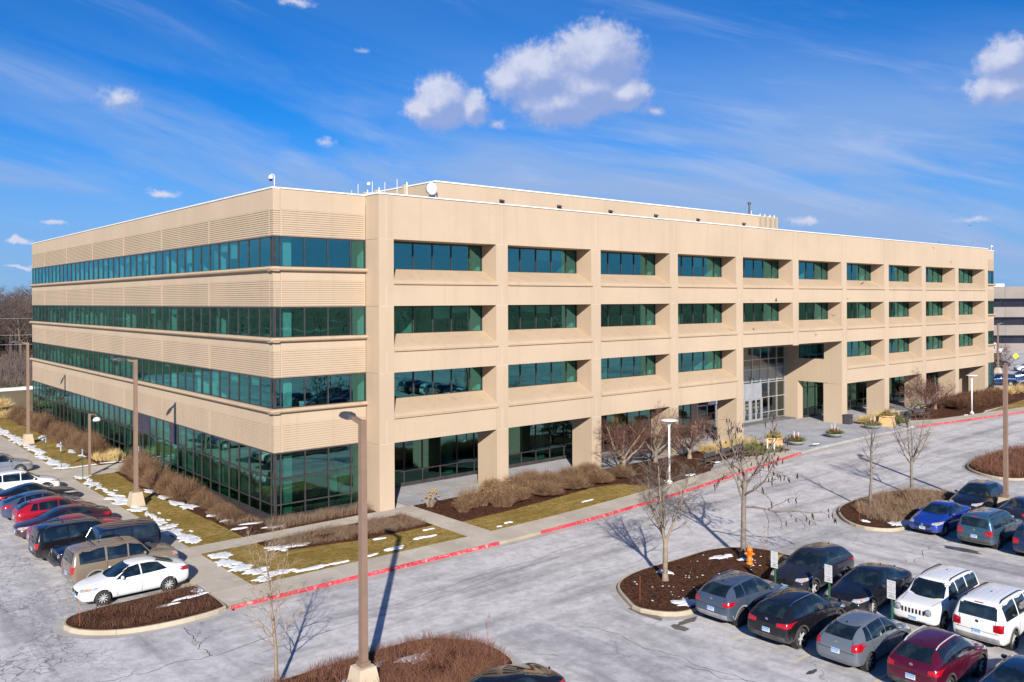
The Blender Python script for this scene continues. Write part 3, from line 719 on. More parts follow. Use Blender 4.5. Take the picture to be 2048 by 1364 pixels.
for i in range(7):
    cuts = modules(LY[i], LY[i + 1]); k0 = round((cuts[0] - .45) / M5); skip = []
    for j in range(len(cuts) - 1):
        if k0 + j in LOUV:
            skip.append((j, 2))
            mb = MB()
            for q in range(15): z = 2.50 + q * .095; mb.add([(.02, cuts[j] + .05, z), (.02, cuts[j + 1] - .05, z), (.12, cuts[j + 1] - .05, z + .10), (.12, cuts[j] + .05, z + .10)], [(0, 1, 2, 3)])
            mb.box(.10, .13, cuts[j] + .04, cuts[j + 1] - .04, 2.46, 3.88)
            part(mb, 'louvre', 'louvre_dark')
        if k0 + j == 15: skip += [(j, 0), (j, 1)]
    glazing('y', .06, cuts, GR, win='storefront', pane='storefront_pane', glassm='glass_store', spandrel_rows=(0,), skip=skip)
for ax in 'xy': glazing(ax, .06, [.06, .45], GR, win='storefront', pane='storefront_pane', glassm='glass_store', spandrel_rows=(0,))
glazing('x', .06, modules(.45, 6.06), GR, win='storefront', pane='storefront_pane', glassm='glass_store', spandrel_rows=(0,))
glazing('x', .06, modules(XR0 + .04, XR1), GR, win='storefront', pane='storefront_pane', glassm='glass_store', spandrel_rows=(0,))
part(MB().box(.04, .30, .04, 61.2, -.2, .28), 'base_course', 'bronze'); part(MB().box(.30, 6.05, .045, .30, -.2, .279), 'base_course', 'bronze'); part(MB().box(XR0 + .04, XR1, .045, .30, -.2, .279), 'base_course', 'bronze')
# side door, two leaves
y0 = .45 + 15 * M5
for s_ in range(2):
    ya, yb = y0 + .05 + s_ * .715, y0 + .05 + (s_ + 1) * .715 - .01
    mb = MB(); mb.box(.03, .09, ya, ya + .09, .0, 2.38).box(.03, .09, yb - .09, yb, .0, 2.38).box(.034, .086, ya + .09, yb - .09, .0, .2).box(.034, .086, ya + .09, yb - .09, 2.26, 2.38).box(.034, .086, ya + .09, yb - .09, .95, 1.05)
    d = part(mb, 'side_door', 'bronze'); MB().box(.055, .062, ya + .08, yb - .08, .19, 2.27).build('door_pane', 'glass_teal', d)
    MB().tube([(-.02, (yb - .06) if s_ == 0 else (ya + .06), .8), (-.02, (yb - .06) if s_ == 0 else (ya + .06), 1.3)], .016, 8).build('handle', 'silver', d)

# front frame: piers, beams, sloping sills --------------------------------
YF = -1.50
OL = [7.14 + 9.14 * i for i in range(10)]; OR = [x + 8.115 for x in OL]
LIP = [13.60, 9.49, 5.38]
px = [(6.08, OL[0])] + [(OR[i], OL[i + 1]) for i in range(9)] + [(OR[9], XR0)]
for i, (a, b) in enumerate(px):
    lv = [(-.35, 3.90, .55), (3.915, 8.20, .02), (8.215, 12.28, .02), (12.295, 16.36, .02)]
    for j, (za, zb, yb) in enumerate(lv):
        if i == 5 and j < 2: continue
        part(MB().box(a, b, YF, yb, za, zb), 'pier', 'precast_pier')
    part(MB().box(a, b, YF, .02, 16.375, ZROOF), 'pier', 'precast_pier')
for i in range(10):
    a, b = OL[i] + .006, OR[i] - .006
    for s_ in range(4):
        z0 = T4[s_]; z1 = ZROOF - .003 if s_ == 0 else LIP[s_ - 1] + .02
        if s_ == 3 and i in (4, 5): continue
        part(MB().box(a, b, YF + .012, -.002, z0, z1), 'beam', 'precast')
    for s_ in range(3):
        if s_ == 2 and i in (4, 5): continue
        B = B4[s_]; L = LIP[s_]
        prof = [(.0, L + .025), (.0, B), (-.07, B), (-.80, B - .36), (-1.20, B - .57), (-1.42, B - .70), (-1.54, B - .80), (-1.60, B - .90), (-1.59, L + .03), (-1.54, L), (-1.45, L)]
        part(MB().extrude(prof, 'x', OL[i] - (0.0 if i else 0) + .004, OR[i] + .10), 'window_sill', 'precast_sill', fixn=True)
        glazing('x', .05, modules(OL[i] + .01, OR[i] - .01), [B, T4[s_]], pane='window_pane')
# pale sealant in the joints between precast pieces
for i, (a, b) in enumerate(px):
    xm = (a + b) / 2
    for za, zb in ((12.32, 13.58), (8.24, 9.47), (3.95, 5.36), (16.42, ZROOF - .02)):
        if i == 5 and zb < 9: continue
        part(MB().box(xm - .011, xm + .011, YF - .0035, YF + .01, za, zb), 'sealant_joint', 'caulk')
    for zz in (16.3675, 12.2875, 8.2075, 3.9075):
        if i == 5 and zz < 9: continue
        part(MB().box(a + .002, b - .002, YF - .003, YF + .01, zz - .010, zz + .010), 'sealant_joint', 'caulk')
# ground-floor arcade glazing
AR = [.0, .12, .92, 3.10, 3.93]
def arcade_glass(a, b):
    x = a
    while x < b - .5:
        xe = min(x + 9.144, b)
        glazing('x', 3.5, modules(x, xe), AR, win='storefront', pane='arcade_pane', glassm='glass_store', spandrel_rows=(1,), skip=[(q, 0) for q in range(12)]); x = xe
    part(MB().box(a, b, 3.49, 3.66, -.2, .125), 'base_course', 'bronze')
arcade_glass(6.5, 42.7); arcade_glass(61.97, XR0)
part(MB().box(6.2, 42.7, .03, 3.8, 3.94, 4.02), 'soffit', 'precast'); part(MB().box(61.97, XR0, .03, 3.8, 3.94, 4.02), 'soffit', 'precast')
part(MB().box(6.08, 6.5, .36, 3.7, -.2, 3.93), 'arcade_end_wall', 'precast')
part(MB().box(XR0 - .1, XR0 + .3, .36, 3.7, -.2, 3.93), 'arcade_end_wall', 'precast')
# two-storey entrance recess
for x0, x1, xs in ((60.94, 61.97, 60.94), (42.68, 43.70, 43.70)):
    pcs = [(.03, 5.1, 3.95, 6.38), (.03, .47, 6.38, 8.21), (3.4, 5.1, 6.38, 8.21), (3.52, 5.1, -.2, 3.945)]
    for (ya, yb, za, zb) in pcs: part(MB().box(x0 + .003, x1 - .003, ya, yb, za, zb), 'recess_wall', 'precast_pier')
    s_ = 1 if xs == 60.94 else -1
    mb = MB(); w = part(MB().box(min(xs + s_ * .1, xs + s_ * .2), max(xs + s_ * .1, xs + s_ * .2), .47, .52, 6.38, 8.21).box(min(xs + s_ * .1, xs + s_ * .2), max(xs + s_ * .1, xs + s_ * .2), 3.35, 3.4, 6.38, 8.21).box(min(xs + s_ * .1, xs + s_ * .2), max(xs + s_ * .1, xs + s_ * .2), .52, 3.35, 6.38, 6.45), 'window', 'bronze')
    for q in range(2): MB().box(min(xs + s_ * .12, xs + s_ * .13), max(xs + s_ * .12, xs + s_ * .13), .52 + q * 1.42, .52 + q * 1.42 + 1.40, 6.44, 8.21).build('window_pane', 'glass_teal', w)
part(MB().box(43.70, 60.94, -1.488, 5.2, 8.226, 8.32), 'soffit', 'precast')
ex = [43.72] + [60.91 - 1.524 * k for k in range(11, -1, -1)]; ex = [x for x in ex if x >= 43.7]
er = [.08, .79, 2.35, 3.91, 5.38, 6.37, 8.22]
dk = [k for k in range(len(ex) - 1) if ex[k] > 47 and ex[k + 1] < 56.9]
ent = glazing('x', 5.03, ex, er, frame='silver', win='entrance_glazing', pane='entrance_pane', glassm='glass_clear', fw=.075, skip=[(k, j) for k in dk for j in (0, 1, 2)])
xa, xb = ex[dk[0]], ex[dk[-1] + 1]
vp = part(MB().box(xa, xb, 4.88, 5.0, 2.33, 3.90), 'metal_fascia', 'silver_panel')
for k in range(1, 6): MB().box(xa + (xb - xa) * k / 6 - .008, xa + (xb - xa) * k / 6 + .008, 4.874, 4.882, 2.34, 3.89).build('fascia_joint', 'dark_metal', vp)
for k, xm in enumerate([xb - 1.86, xb - 3.95, xb - 6.05]):
    for s_ in range(2):
        p, q = xm + s_ * .92, xm + s_ * .92 + .90
        d = part(MB().box(p, p + .1, 4.93, 5.0, .0, 2.33).box(q - .1, q, 4.93, 5.0, .0, 2.33).box(p + .1, q - .1, 4.934, 4.996, .0, .24).box(p + .1, q - .1, 4.934, 4.996, 2.2, 2.33), 'entrance_door', 'silver')
        MB().box(p + .09, q - .09, 4.96, 4.97, .23, 2.21).build('door_pane', 'glass_clear', d)
        MB().tube([(q - .13 if s_ == 0 else p + .13, 4.88, .9), (q - .13 if s_ == 0 else p + .13, 4.88, 1.25)], .018, 8).build('handle', 'silver', d)
    part(MB().box(xm + 1.84, xm + 2.06, 4.92, 5.02, .0, 2.33), 'door_post', 'silver')
# inside: slabs, columns, partitions, shades -------------------------------
slabs = [(12.36, 13.85), (8.33, 9.78)]
for za, zb in slabs: part(MB().box(.35, 104.2, .36, 60.8, za, zb), 'floor_slab', 'ceiling_tile')
for (xa, xb, ya) in ((.35, 42.69, .36), (61.96, 104.2, .36), (42.69, 61.96, 5.3)): part(MB().box(xa, xb, ya, 60.8, 4.03, 5.70), 'floor_slab', 'ceiling_tile')
part(MB().box(.32, 104.2, .32, 60.8, -.3, .02), 'ground_slab', 'carpet') if False else part(MB().box(.32, 104.2, 3.7, 60.8, -.3, .015), 'ground_slab', 'carpet')
part(MB().box(.32, 6.06, .32, 3.69, -.3, .015), 'ground_slab', 'carpet')
for zb in (13.85, 9.78, 5.70): part(MB().box(.355, 104.1, .37, 60.7, zb + .002, zb + .02) if zb != 5.70 else MB().box(.355, 42.6, .37, 60.7, zb + .002, zb + .02).box(62.0, 104.1, .37, 60.7, zb + .002, zb + .02), 'carpet', 'carpet')
part(MB().box(.35, 104.2, .36, 60.8, 16.46, 16.6), 'ceiling', 'ceiling_tile')
for (za, zb) in ((.02, 4.02), (5.72, 8.32), (9.8, 12.35), (13.87, 16.45)):
    part(MB().box(12, 42, 11, 11.2, za, zb), 'inner_wall', 'inner_tan'); part(MB().box(62, 100, 11, 11.2, za, zb), 'inner_wall', 'inner_tan')
    part(MB().box(42.1, 61.9, 16 if za < 6 else 11, 16.2 if za < 6 else 11.2, za, zb), 'inner_wall', 'inner_tan')
    part(MB().box(10.5, 10.7, 11.3, 58, za, zb), 'inner_wall', 'inner_tan')
r2 = random.Random(5)
for s_, (za, zb) in enumerate(((13.86, 16.46), (9.79, 12.36), (5.71, 8.33), (.015, 4.03))):
    for i in range(7): part(MB().box(.75, 1.35, LY[i] + .02, LY[i] + .62, za, zb), 'column', 'inner_white')
    for i in range(11):
        if s_ == 3: yc = 4.6
        else: yc = .9
        if s_ >= 2 and 43 < 6.3 + 9.14 * i < 62: continue
        part(MB().box(6.35 + 9.14 * i, 6.95 + 9.14 * i, yc, yc + .6, za, zb), 'column', 'inner_white')
    for k in range(40):
        if r2.random() < (.30, .26, .12, .16)[s_]:
            y = .45 + k * M5; part(MB().box(.42, r2.uniform(2.5, 5.5), y + .05, y + .16, za, zb), 'partition', 'inner_white' if r2.random() < .75 else 'inner_tan')
    if s_ < 3:
        for k in range(5, 66):
            x = .45 + k * M5
            if s_ == 2 and 42 < x < 63: continue
            if r2.random() < .13: part(MB().box(x + .05, x + .16, .30, r2.uniform(2.5, 5.5), za, zb), 'partition', 'inner_white' if r2.random() < .7 else 'inner_tan')
        for i in range(10):
            if s_ == 2 and i in (4, 5): continue
            if r2.random() < .45 or (s_ == 2 and i == 3):
                cu = modules(OL[i], OR[i]); k = r2.randrange(1, len(cu) - 2)
                for q in (k, k + 1): part(MB().box(cu[q] + .04, cu[q + 1] - .04, .20, .21, T4[s_] - r2.uniform(.5, 1.0), T4[s_] - .04), 'roller_shade', 'shade_fabric')
for s_ in range(3):
    for k in range(40):
        if r2.random() < .2:
            y = .45 + k * M5; part(MB().box(.22, .23, y + .04, y + M5 - .04, T4[s_] - r2.choice((.35, .6, .6, 1.1)), T4[s_] - .04), 'roller_shade', 'shade_fabric')
# desks just inside the side wing glass read through the panes
for k in range(16):
    y = 1.5 + k * 3.4 + r2.uniform(-.5, .5); s_ = r2.choice((0, 1, 1, 2)); z = (13.86, 9.79, 5.71)[s_]
    d = part(MB().box(1.6, 2.5, y, y + 1.6, z + .70, z + .74).box(1.65, 2.45, y + .03, y + .06, z, z + .7).box(1.65, 2.45, y + 1.54, y + 1.57, z, z + .7), 'desk', 'inner_tan')
# roof, parapet caps, back and far walls, penthouse
part(MB().box(.34, 104.3, .34, 60.9, 18.30, 18.55).box(6.3, 98.3, -1.1, .3395, 18.30, 18.548), 'roof', 'roofing')
part(MB().box(.34, 104.3, 60.85, 61.2, -.3, ZROOF), 'back_wall', 'precast'); part(MB().box(104.25, 104.6, .36, 60.84, -.3, ZROOF - .004), 'end_wall', 'precast')
CT = ZROOF + .085
for i in range(7): part(MB().box(-.05, .42, LY[i] + (.004 if i else -.44), LY[i + 1] - .004 + (.05 if i == 6 else 0), ZROOF + .001, CT), 'parapet_cap', 'cap_white')
part(MB().box(.425, 6.03, -.05, .42, ZROOF + .001, CT - .002), 'parapet_cap', 'cap_white')
for i in range(10): part(MB().box(6.03 + i * 9.2506, 6.03 + (i + 1) * 9.2506 - .008, YF - .05, -1.02, ZROOF + .002, CT - .001), 'parapet_cap', 'cap_white')
part(MB().box(6.03, 6.45, -1.015, .42, ZROOF + .002, CT - .003), 'parapet_cap', 'cap_white'); part(MB().box(XR0 + .045, XR1 + .05, -.05, .42, ZROOF + .002, CT - .002), 'parapet_cap', 'cap_white')
PX0, PX1, PY0, PZ = 19.9, 70.3, 12.0, 22.45
ph = part(MB().box(PX0, PX1, PY0, 44, 18.5, PZ), 'penthouse', 'precast')
MB().box(PX0 - .06, PX1 + .06, PY0 - .06, 44.06, PZ + .002, PZ + .12).build('parapet_cap', 'cap_white', ph)

# rooftop fittings ----------------------------------------------------------
for i, x in enumerate((27.0, 34.0, 41.0, 47.9, 55.0, 63.6)):
    t = thing('wall_light', 'small dark flood lamp on the rooftop plant wall', 'lamp', (x, PY0, 21.35), 0, 'lamps on the rooftop plant wall')
    MB().box(-.22, .22, -.08, -.002, -.12, .16).build('back_box', 'dark_metal', t)
    MB().extrude([(-.081, .16), (-.081, -.02), (-.30, -.02), (-.30, .05)], 'x', -.2, .2).build('hood', 'dark_metal', t, fixn=True)
t = thing('satellite_dish', 'round white dish clamped to a mast beside the rooftop plant', 'dish', (19.45, 11.6, 18.55))
MB().lathe([(.0, -.06), (.30, -.04), (.50, .04), (.52, .07), (.49, .07), (.27, -.01), (.0, -.03)], 28, (-.30, -.30, 3.20), 'y').build('reflector', 'lamp_white', t, smooth=True, fixn=True)
MB().lathe([(.51, .075), (.52, .28), (.48, .28), (.48, .075)], 28, (-.30, -.30, 3.20), 'y', False).build('shroud', 'lamp_white', t, smooth=True, fixn=True)
MB().tube([(.2, .0, 0), (.2, .0, 3.75)], .07, 10).build('mast', 'silver', t)
MB().box(-.35, .27, -.10, .08, 3.1, 3.3).build('bracket', 'dark_metal', t)
for i, (x, y, zt, kind) in enumerate([(13.2, 14, 21.4, 0), (13.9, 14.2, 22.0, 1), (15.1, 14.0, 22.3, 2), (16.6, 14.5, 22.4, 0), (17.6, 14.2, 22.7, 0), (69.3, 15, 24.3, 3), (70.0, 15.2, 23.6, 0)]):
    t = thing('antenna_mast', ['thin bare whip mast on the flat roof', 'short roof mast with a small yagi aerial', 'roof mast joined to the aerial arm', 'dark vent stack standing on the rooftop plant'][kind], 'antenna', (x, y, 18.55), 0, 'masts on the flat roof')
    z = zt - 18.55
    MB().tube([(0, 0, 0), (0, 0, z)], .045 if kind != 3 else .11, 8).build('mast', 'silver' if kind != 3 else 'dark_metal', t)
    MB().lathe([(.12, 0), (.14, .05), (.06, .12)], 10).build('foot', 'dark_metal', t)
    if kind == 1: MB().tube([(0, 0, z - .2), (1.1, 0, z - .05)], .02, 6).tube([(.3, -.25, z - .16), (.3, .25, z - .16)], .012, 5).tube([(.6, -.22, z - .12), (.6, .22, z - .12)], .012, 5).tube([(.9, -.2, z - .08), (.9, .2, z - .08)], .012, 5).build('yagi_arm', 'silver', t)
    if kind == 2: MB().lathe([(.03, -.3), (.14, -.25), (.16, -.1), (.05, 0)], 10, (-.35, 0, z - .1)).build('lamp_globe', 'lamp_white', t, smooth=True)
    if kind == 3: MB().lathe([(.11, z), (.2, z), (.2, z + .25), (.05, z + .3)], 12).build('cowl', 'dark_metal', t)
def panel_antenna(x, y, z0, z1, face, label):
    t = thing('panel_antenna', label, 'antenna', (x, y, z0), 0, 'cell aerials on the rooftop plant')
    MB().tube([(0, 0, 0), (0, 0, z1 - z0 + .25)], .05, 8).build('mount_pipe', 'cap_white', t)
    dx, dy = face
    MB().box(dx * .28 - .13, dx * .28 + .13, dy * .28 - .13, dy * .28 + .13, .25, z1 - z0).build('radome', 'precast', t)
    for zz in (.5, z1 - z0 - .4): MB().tube([(0, 0, zz), (dx * .2, dy * .2, zz)], .04, 6).build('clamp', 'dark_metal', t)
for k, y in enumerate((16.0, 20.5, 22.5, 26.0)): panel_antenna(PX0 - .14, y, 20.2, 22.6, (-1, 0), 'beige slab aerial on the near side of the rooftop plant')
for k, x in enumerate((66.8, 67.8, 68.9, 69.8)): panel_antenna(x, PY0 - .14, 20.3, 22.5, (0, -1), 'beige slab aerial at the far front corner of the rooftop plant')
def dome_cam(x, y, z, label, side):
    t = thing('security_camera', label, 'camera', (x, y, z))
    MB().tube([(0, 0, 0), (0, 0, .62), (side * .04, 0, .70), (side * .16, 0, .72), (side * .22, 0, .66)], .025, 8).build('bracket', 'lamp_white', t)
    MB().lathe([(.02, .17), (.09, .16), (.13, .06), (.13, -.04), (.11, -.06)], 14, (side * .22, 0, .50)).build('housing', 'lamp_white', t, smooth=True, fixn=True)
    MB().lathe([(.105, 0), (.09, -.08), (.04, -.12), (.0, -.13)], 14, (side * .22, 0, .44)).build('dome', 'far_glass', t, smooth=True, fixn=True)
dome_cam(.2, .2, CT, 'white dome camera on the roof corner above the glazed corner', -1); dome_cam(104.3, .2, CT, 'white dome camera on the roof at the far end of the front', 1)

# ------------------------------------------------------------------ plants
def branch(out, rg, p, d, L, r, lev, sp, seg=None):
    q = sp[lev]; n = q.get('seg', 4); pts = [Vector(p)]; rs = [r]; dd = Vector(d).normalized()
    for k in range(n):
        j = q.get('jit', .15)
        dd = (dd + Vector((rg.uniform(-j, j), rg.uniform(-j, j), rg.uniform(-j, j) + q.get('up', .05)))).normalized()
        pts.append(pts[-1] + dd * (L / n)); rs.append(r * (1 - (k + 1) / n * (1 - q.get('taper', .35))))
    out[0 if lev < sp[0].get('trunk_levels', 1) else 1].tube(pts, rs, q.get('sides', 4), lev == 0)
    if lev + 1 < len(sp):
        c = sp[lev + 1]; m = c['n']; a0 = rg.uniform(0, 6.28)
        for k in range(m):
            t = c.get('from', .3) + (1 - c.get('from', .3)) * (k + rg.random() * .8) / m; t = min(t, .999)
            i = min(int(t * n), n - 1); u = t * n - i; pos = pts[i].lerp(pts[i + 1], u); ax = (pts[i + 1] - pts[i]).normalized()
            s1 = ax.cross(Vector((.3, .5, .8))).normalized(); s2 = ax.cross(s1); th = a0 + k * 2.4 + rg.uniform(-.5, .5); an = rad(rg.uniform(*c['ang']))
            nd = ax * math.cos(an) + (s1 * math.cos(th) + s2 * math.sin(th)) * math.sin(an)
            LL = c['len'] * rg.uniform(.7, 1.2) * (1.0 - c.get('fall', .45) * t); rr = min((rs[i] + (rs[i + 1] - rs[i]) * u) * c.get('rr', .6), 9)
            branch(out, rg, pos, nd, LL, max(rr, c.get('rmin', .004)), lev + 1, sp)
def tree_meshes(name, seed, H, r, sp, bark, crown):
    out = (MB(), MB()); branch(out, random.Random(seed), (0, 0, -.1), (0, 0, 1), H, r, 0, sp)
    # root flare
    out[0].lathe([(r * 1.7, -.1), (r * 1.25, .1), (r * 1.02, .35)], 10)
    return out[0].mesh(name + '_trunk', bark, True), out[1].mesh(name + '_crown', crown, False)
def plant_tree(name, meshes, label, loc, rz=0, s=1.0, group=None):
    t = thing(name, label, 'tree', loc, rz, group); t.scale = (s, s, s)
    link('trunk', meshes[0], t); link('crown', meshes[1], t); return t
slim = [dict(seg=7, jit=.05, up=.1, taper=.25, sides=8), dict(n=15, ang=(35, 60), len=1.75, **{'from': .26}, rr=.42, up=.10, jit=.16, sides=5, fall=.55), dict(n=6, ang=(25, 50), len=.75, rr=.6, up=.05, jit=.2, sides=3, seg=3), dict(n=6, ang=(20, 55), len=.40, rr=.6, jit=.25, sides=3, seg=2, rmin=.006)]
plant_tree('young_tree', tree_meshes('young', 3, 4.55, .075, slim, 'bark_tan', 'bark_tan'), 'slender bare young tree at the near end of the island under the tall lamp', (-8.95, -19.35, ZW), .3, 1.0)
vase = [dict(seg=3, jit=.03, up=.1, taper=.85, sides=9, trunk_levels=2), dict(n=4, ang=(10, 26), len=4.5, **{'from': .78}, rr=.62, up=.12, jit=.11, sides=6, seg=7, fall=.08), dict(n=11, ang=(35, 65), len=1.75, rr=.40, up=.05, jit=.22, sides=4, **{'from': .12}, fall=.5), dict(n=7, ang=(25, 60), len=.80, rr=.55, up=.06, jit=.28, sides=3, seg=3, **{'from': .2}), dict(n=6, ang=(20, 60), len=.34, rr=.6, jit=.3, sides=3, seg=2, rmin=.006)]
plant_tree('vase_tree', tree_meshes('vase', 12, 2.0, .125, vase, 'bark_tan', 'bark_grey'), 'bare multi-limbed tree in the mulch island with the orange hydrant', (9.0, -21.0, ZW), 0.8, 1.0)
cata = [dict(seg=5, jit=.04, up=.1, taper=.75, sides=9, trunk_levels=2), dict(n=8, ang=(22, 72), len=3.9, **{'from': .60}, rr=.50, up=.05, jit=.24, sides=6, seg=7, fall=.15), dict(n=8, ang=(30, 65), len=1.7, rr=.5, up=-.02, jit=.32, sides=4, seg=5, **{'from': .2}, rmin=.016), dict(n=5, ang=(25, 60), len=.75, rr=.6, up=-.04, jit=.35, sides=3, seg=3, rmin=.011)]
cm = tree_meshes('catalpa', 21, 4.3, .14, cata, 'bark_grey', 'bark_grey')
ct = plant_tree('pod_tree', cm, 'tall bare tree hung with dark seed pods beside the orange hydrant', (14.6, -21.3, ZW), 1.2, 1.0)
mb = MB(); rg = random.Random(4); vs = cm[1].vertices
for k in range(190):
    v = Vector(vs[rg.randrange(len(vs))].co)
    if v.z < 2.2: continue
    L = rg.uniform(.14, .30); mb.tube([v, v + Vector((rg.uniform(-.02, .02), rg.uniform(-.02, .02), -L * .5)), v + Vector((rg.uniform(-.05, .05), rg.uniform(-.05, .05), -L))], [.012, .034, .012], 5)
mb.build('seed_pods', 'pod', ct)['kind'] = 'stuff'
slim2 = [dict(seg=6, jit=.06, up=.1, taper=.35, sides=8), dict(n=11, ang=(30, 55), len=1.7, **{'from': .42}, rr=.45, up=.08, jit=.2, sides=5, fall=.5), dict(n=6, ang=(25, 50), len=.7, rr=.6, up=.05, jit=.25, sides=3, seg=3), dict(n=4, ang=(20, 55), len=.3, rr=.6, jit=.3, sides=3, seg=2, rmin=.0045)]
plant_tree('slim_tree', tree_meshes('slim', 31, 5.2, .10, slim2, 'bark_grey', 'bark_grey'), 'slim bare tree at the rounded end of the dry grass island', (28.8, -20.6, ZW), 0, 1.0)
vase2 = [dict(seg=3, jit=.03, up=.1, taper=.85, sides=8, trunk_levels=2), dict(n=7, ang=(25, 52), len=3.1, **{'from': .75}, rr=.5, up=.05, jit=.14, sides=5, seg=6, fall=.1), dict(n=8, ang=(28, 55), len=1.15, rr=.5, up=.06, jit=.2, sides=4, **{'from': .2}), dict(n=6, ang=(25, 55), len=.55, rr=.6, up=.05, jit=.25, sides=3, seg=3), dict(n=3, ang=(20, 60), len=.24, rr=.6, jit=.3, sides=3, seg=2, rmin=.0045)]
plant_tree('spreading_tree', tree_meshes('spread', 44, 2.4, .10, vase2, 'bark_grey', 'bark_grey'), 'bare spreading tree at the car end of the dry grass island', (35.0, -20.3, ZW), 0, 1.0)
crab = [dict(seg=2, jit=.05, up=.1, taper=.9, sides=9, trunk_levels=2), dict(n=6, ang=(30, 62), len=3.4, **{'from': .6}, rr=.58, up=.07, jit=.24, sides=6, seg=6, fall=.05), dict(n=9, ang=(30, 70), len=1.75, rr=.5, up=.06, jit=.3, sides=4, **{'from': .22}), dict(n=9, ang=(25, 70), len=.85, rr=.55, up=.07, jit=.3, sides=3, seg=3, **{'from': .15}), dict(n=6, ang=(20, 65), len=.40, rr=.6, jit=.3, sides=3, seg=2, rmin=.007)]
crabm = [tree_meshes('crab_a', 51, 1.15, .17, crab, 'bark_tan', 'crown_red'), tree_meshes('crab_b', 58, 1.0, .16, crab, 'bark_grey', 'crown_red')]
plant_tree('crab_tree', crabm[0], 'bare twiggy crab tree beside the last round shrub, left of the white lamp', (26.1, -3.1, ZW), 0.4, .98)
plant_tree('crab_tree', crabm[1], 'bare twiggy crab tree standing between two others by the piers', (30.6, -2.4, ZW), 2.0, 1.0)
plant_tree('crab_tree', crabm[0], 'bare twiggy crab tree behind the left row of benches', (33.8, -3.2, ZW), 3.6, .92)
plant_tree('crab_tree', crabm[1], 'bare twiggy crab tree behind the right row of benches', (75.6, -3.0, ZW), 5.0, .98)
plant_tree('crab_tree', crabm[0], 'bare twiggy crab tree between the right benches and the dark hedge', (79.6, -2.8, ZW), 1.2, .92)
oak = [dict(seg=5, jit=.07, up=.1, taper=.45, sides=8, trunk_levels=2), dict(n=9, ang=(30, 65), len=6.2, **{'from': .34}, rr=.5, up=.07, jit=.24, sides=5, seg=5, fall=.4), dict(n=7, ang=(30, 65), len=3.0, rr=.5, up=.06, jit=.28, sides=3, seg=4, **{'from': .2}), dict(n=6, ang=(25, 65), len=1.5, rr=.5, up=.05, jit=.3, sides=3, seg=3, **{'from': .15}, rmin=.012), dict(n=4, ang=(20, 65), len=.8, rr=.6, jit=.3, sides=3, seg=2, rmin=.012)]
oakm = [tree_meshes('oak_a', 71, 10.5, .42, oak, 'bark_dark', 'wood_far'), tree_meshes('oak_b', 77, 9.0, .36, oak, 'bark_dark', 'wood_far')]
WOOD = 'tall bare oak among the woods beyond the side wing'
rg = random.Random(9)
plant_tree('oak_tree', (oakm[0][0], oakm[0][1]), 'thick pale-barked oak at the front of the woods beyond the side wing', (22.5, 196, -.4), .5, 1.25)
for k in range(46):
    a_ = rg.uniform(0, 1); x = -25 + 85 * a_ + rg.uniform(-4, 4); y = 172 + rg.uniform(0, 60)
    plant_tree('oak_tree', oakm[k % 2], WOOD, (x, y, -.5), rg.uniform(0, 6), rg.uniform(.9, 1.25), 'oaks of the woods')
plant_tree('small_tree', crabm[0], 'small bare tree among straw grass at the far end of the side lawn', (-4.6, 70.5, ZW), .9, .85)

def stems(mb, rg, n, rx, ry, h, w, base=.38, curve=.25, zb=0, cx=0, cy=0, minh=.45):
    """a dome of fine twigs rising from a clump"""
    for k in range(n):
        a = rg.uniform(0, 6.283); rb = math.sqrt(rg.random()) * base; ph = math.acos(rg.uniform(.02, 1.0)); rr = rg.uniform(.70, 1.12) if rg.random() < .7 else rg.uniform(minh, .85)
        p0 = Vector((cx + rx * rb * math.cos(a), cy + ry * rb * math.sin(a), zb)); a += rg.uniform(-.5, .5)
        rr *= 1 + .22 * noise.noise(Vector((math.cos(a) * 1.6, math.sin(a) * 1.6, ph * 1.5 + n * .01 + rx)))
        p2 = Vector((cx + rx * rr * math.sin(ph) * math.cos(a), cy + ry * rr * math.sin(ph) * math.sin(a), zb + h * rr * (math.cos(ph) * .80 + .20)))
        p1 = p0.lerp(p2, .5) + Vector((rg.uniform(-curve, curve) * .5 * rx, rg.uniform(-curve, curve) * .5 * ry, h * .10))
        s = (p2 - p0).cross(Vector((rg.uniform(-1, 1), rg.uniform(-1, 1), rg.uniform(-1, 1)))).normalized() * w * rg.uniform(.6, 1.3)
        o = len(mb.v); mb.v += [tuple(p0 - s), tuple(p0 + s), tuple(p1 + s * .8), tuple(p1 - s * .8), tuple(p2)]
        mb.f += [(o, o + 1, o + 2, o + 3), (o + 3, o + 2, o + 4)]
        if rg.random() < .8:
            q = p1.lerp(p2, rg.uniform(.2, .7)); t2 = q + (p2 - p1).length * .5 * Vector((rg.uniform(-1, 1), rg.uniform(-1, 1), rg.uniform(.1, 1))).normalized()
            o = len(mb.v); mb.v += [tuple(q - s * .6), tuple(q + s * .6), tuple(t2)]; mb.f.append((o, o + 1, o + 2))
def shrub_set(names, n, rx, ry, h, w, mat, seeds, **k):
    r_ = []
    for sd in seeds:
        mb = MB(); stems(mb, random.Random(sd), n, rx, ry, h, w, **k); r_.append(mb.mesh(names, mat))
    return r_
hedge_m = shrub_set('shrub', 4200, 1.0, 1.0, 1.0, .0075, 'twig_brown', (1, 2, 3))
round_m = shrub_set('shrub', 3600, 1.0, 1.0, 1.0, .010, 'twig_brown', (5, 6, 7), base=.30)
dark_m = shrub_set('shrub', 3800, 1.0, 1.0, 1.0, .010, 'twig_dark', (11, 12), base=.6)
straw_m = shrub_set('grass_clump', 900, 1.0, 1.0, 1.0, .010, 'straw', (15, 16), base=.25, minh=.6)
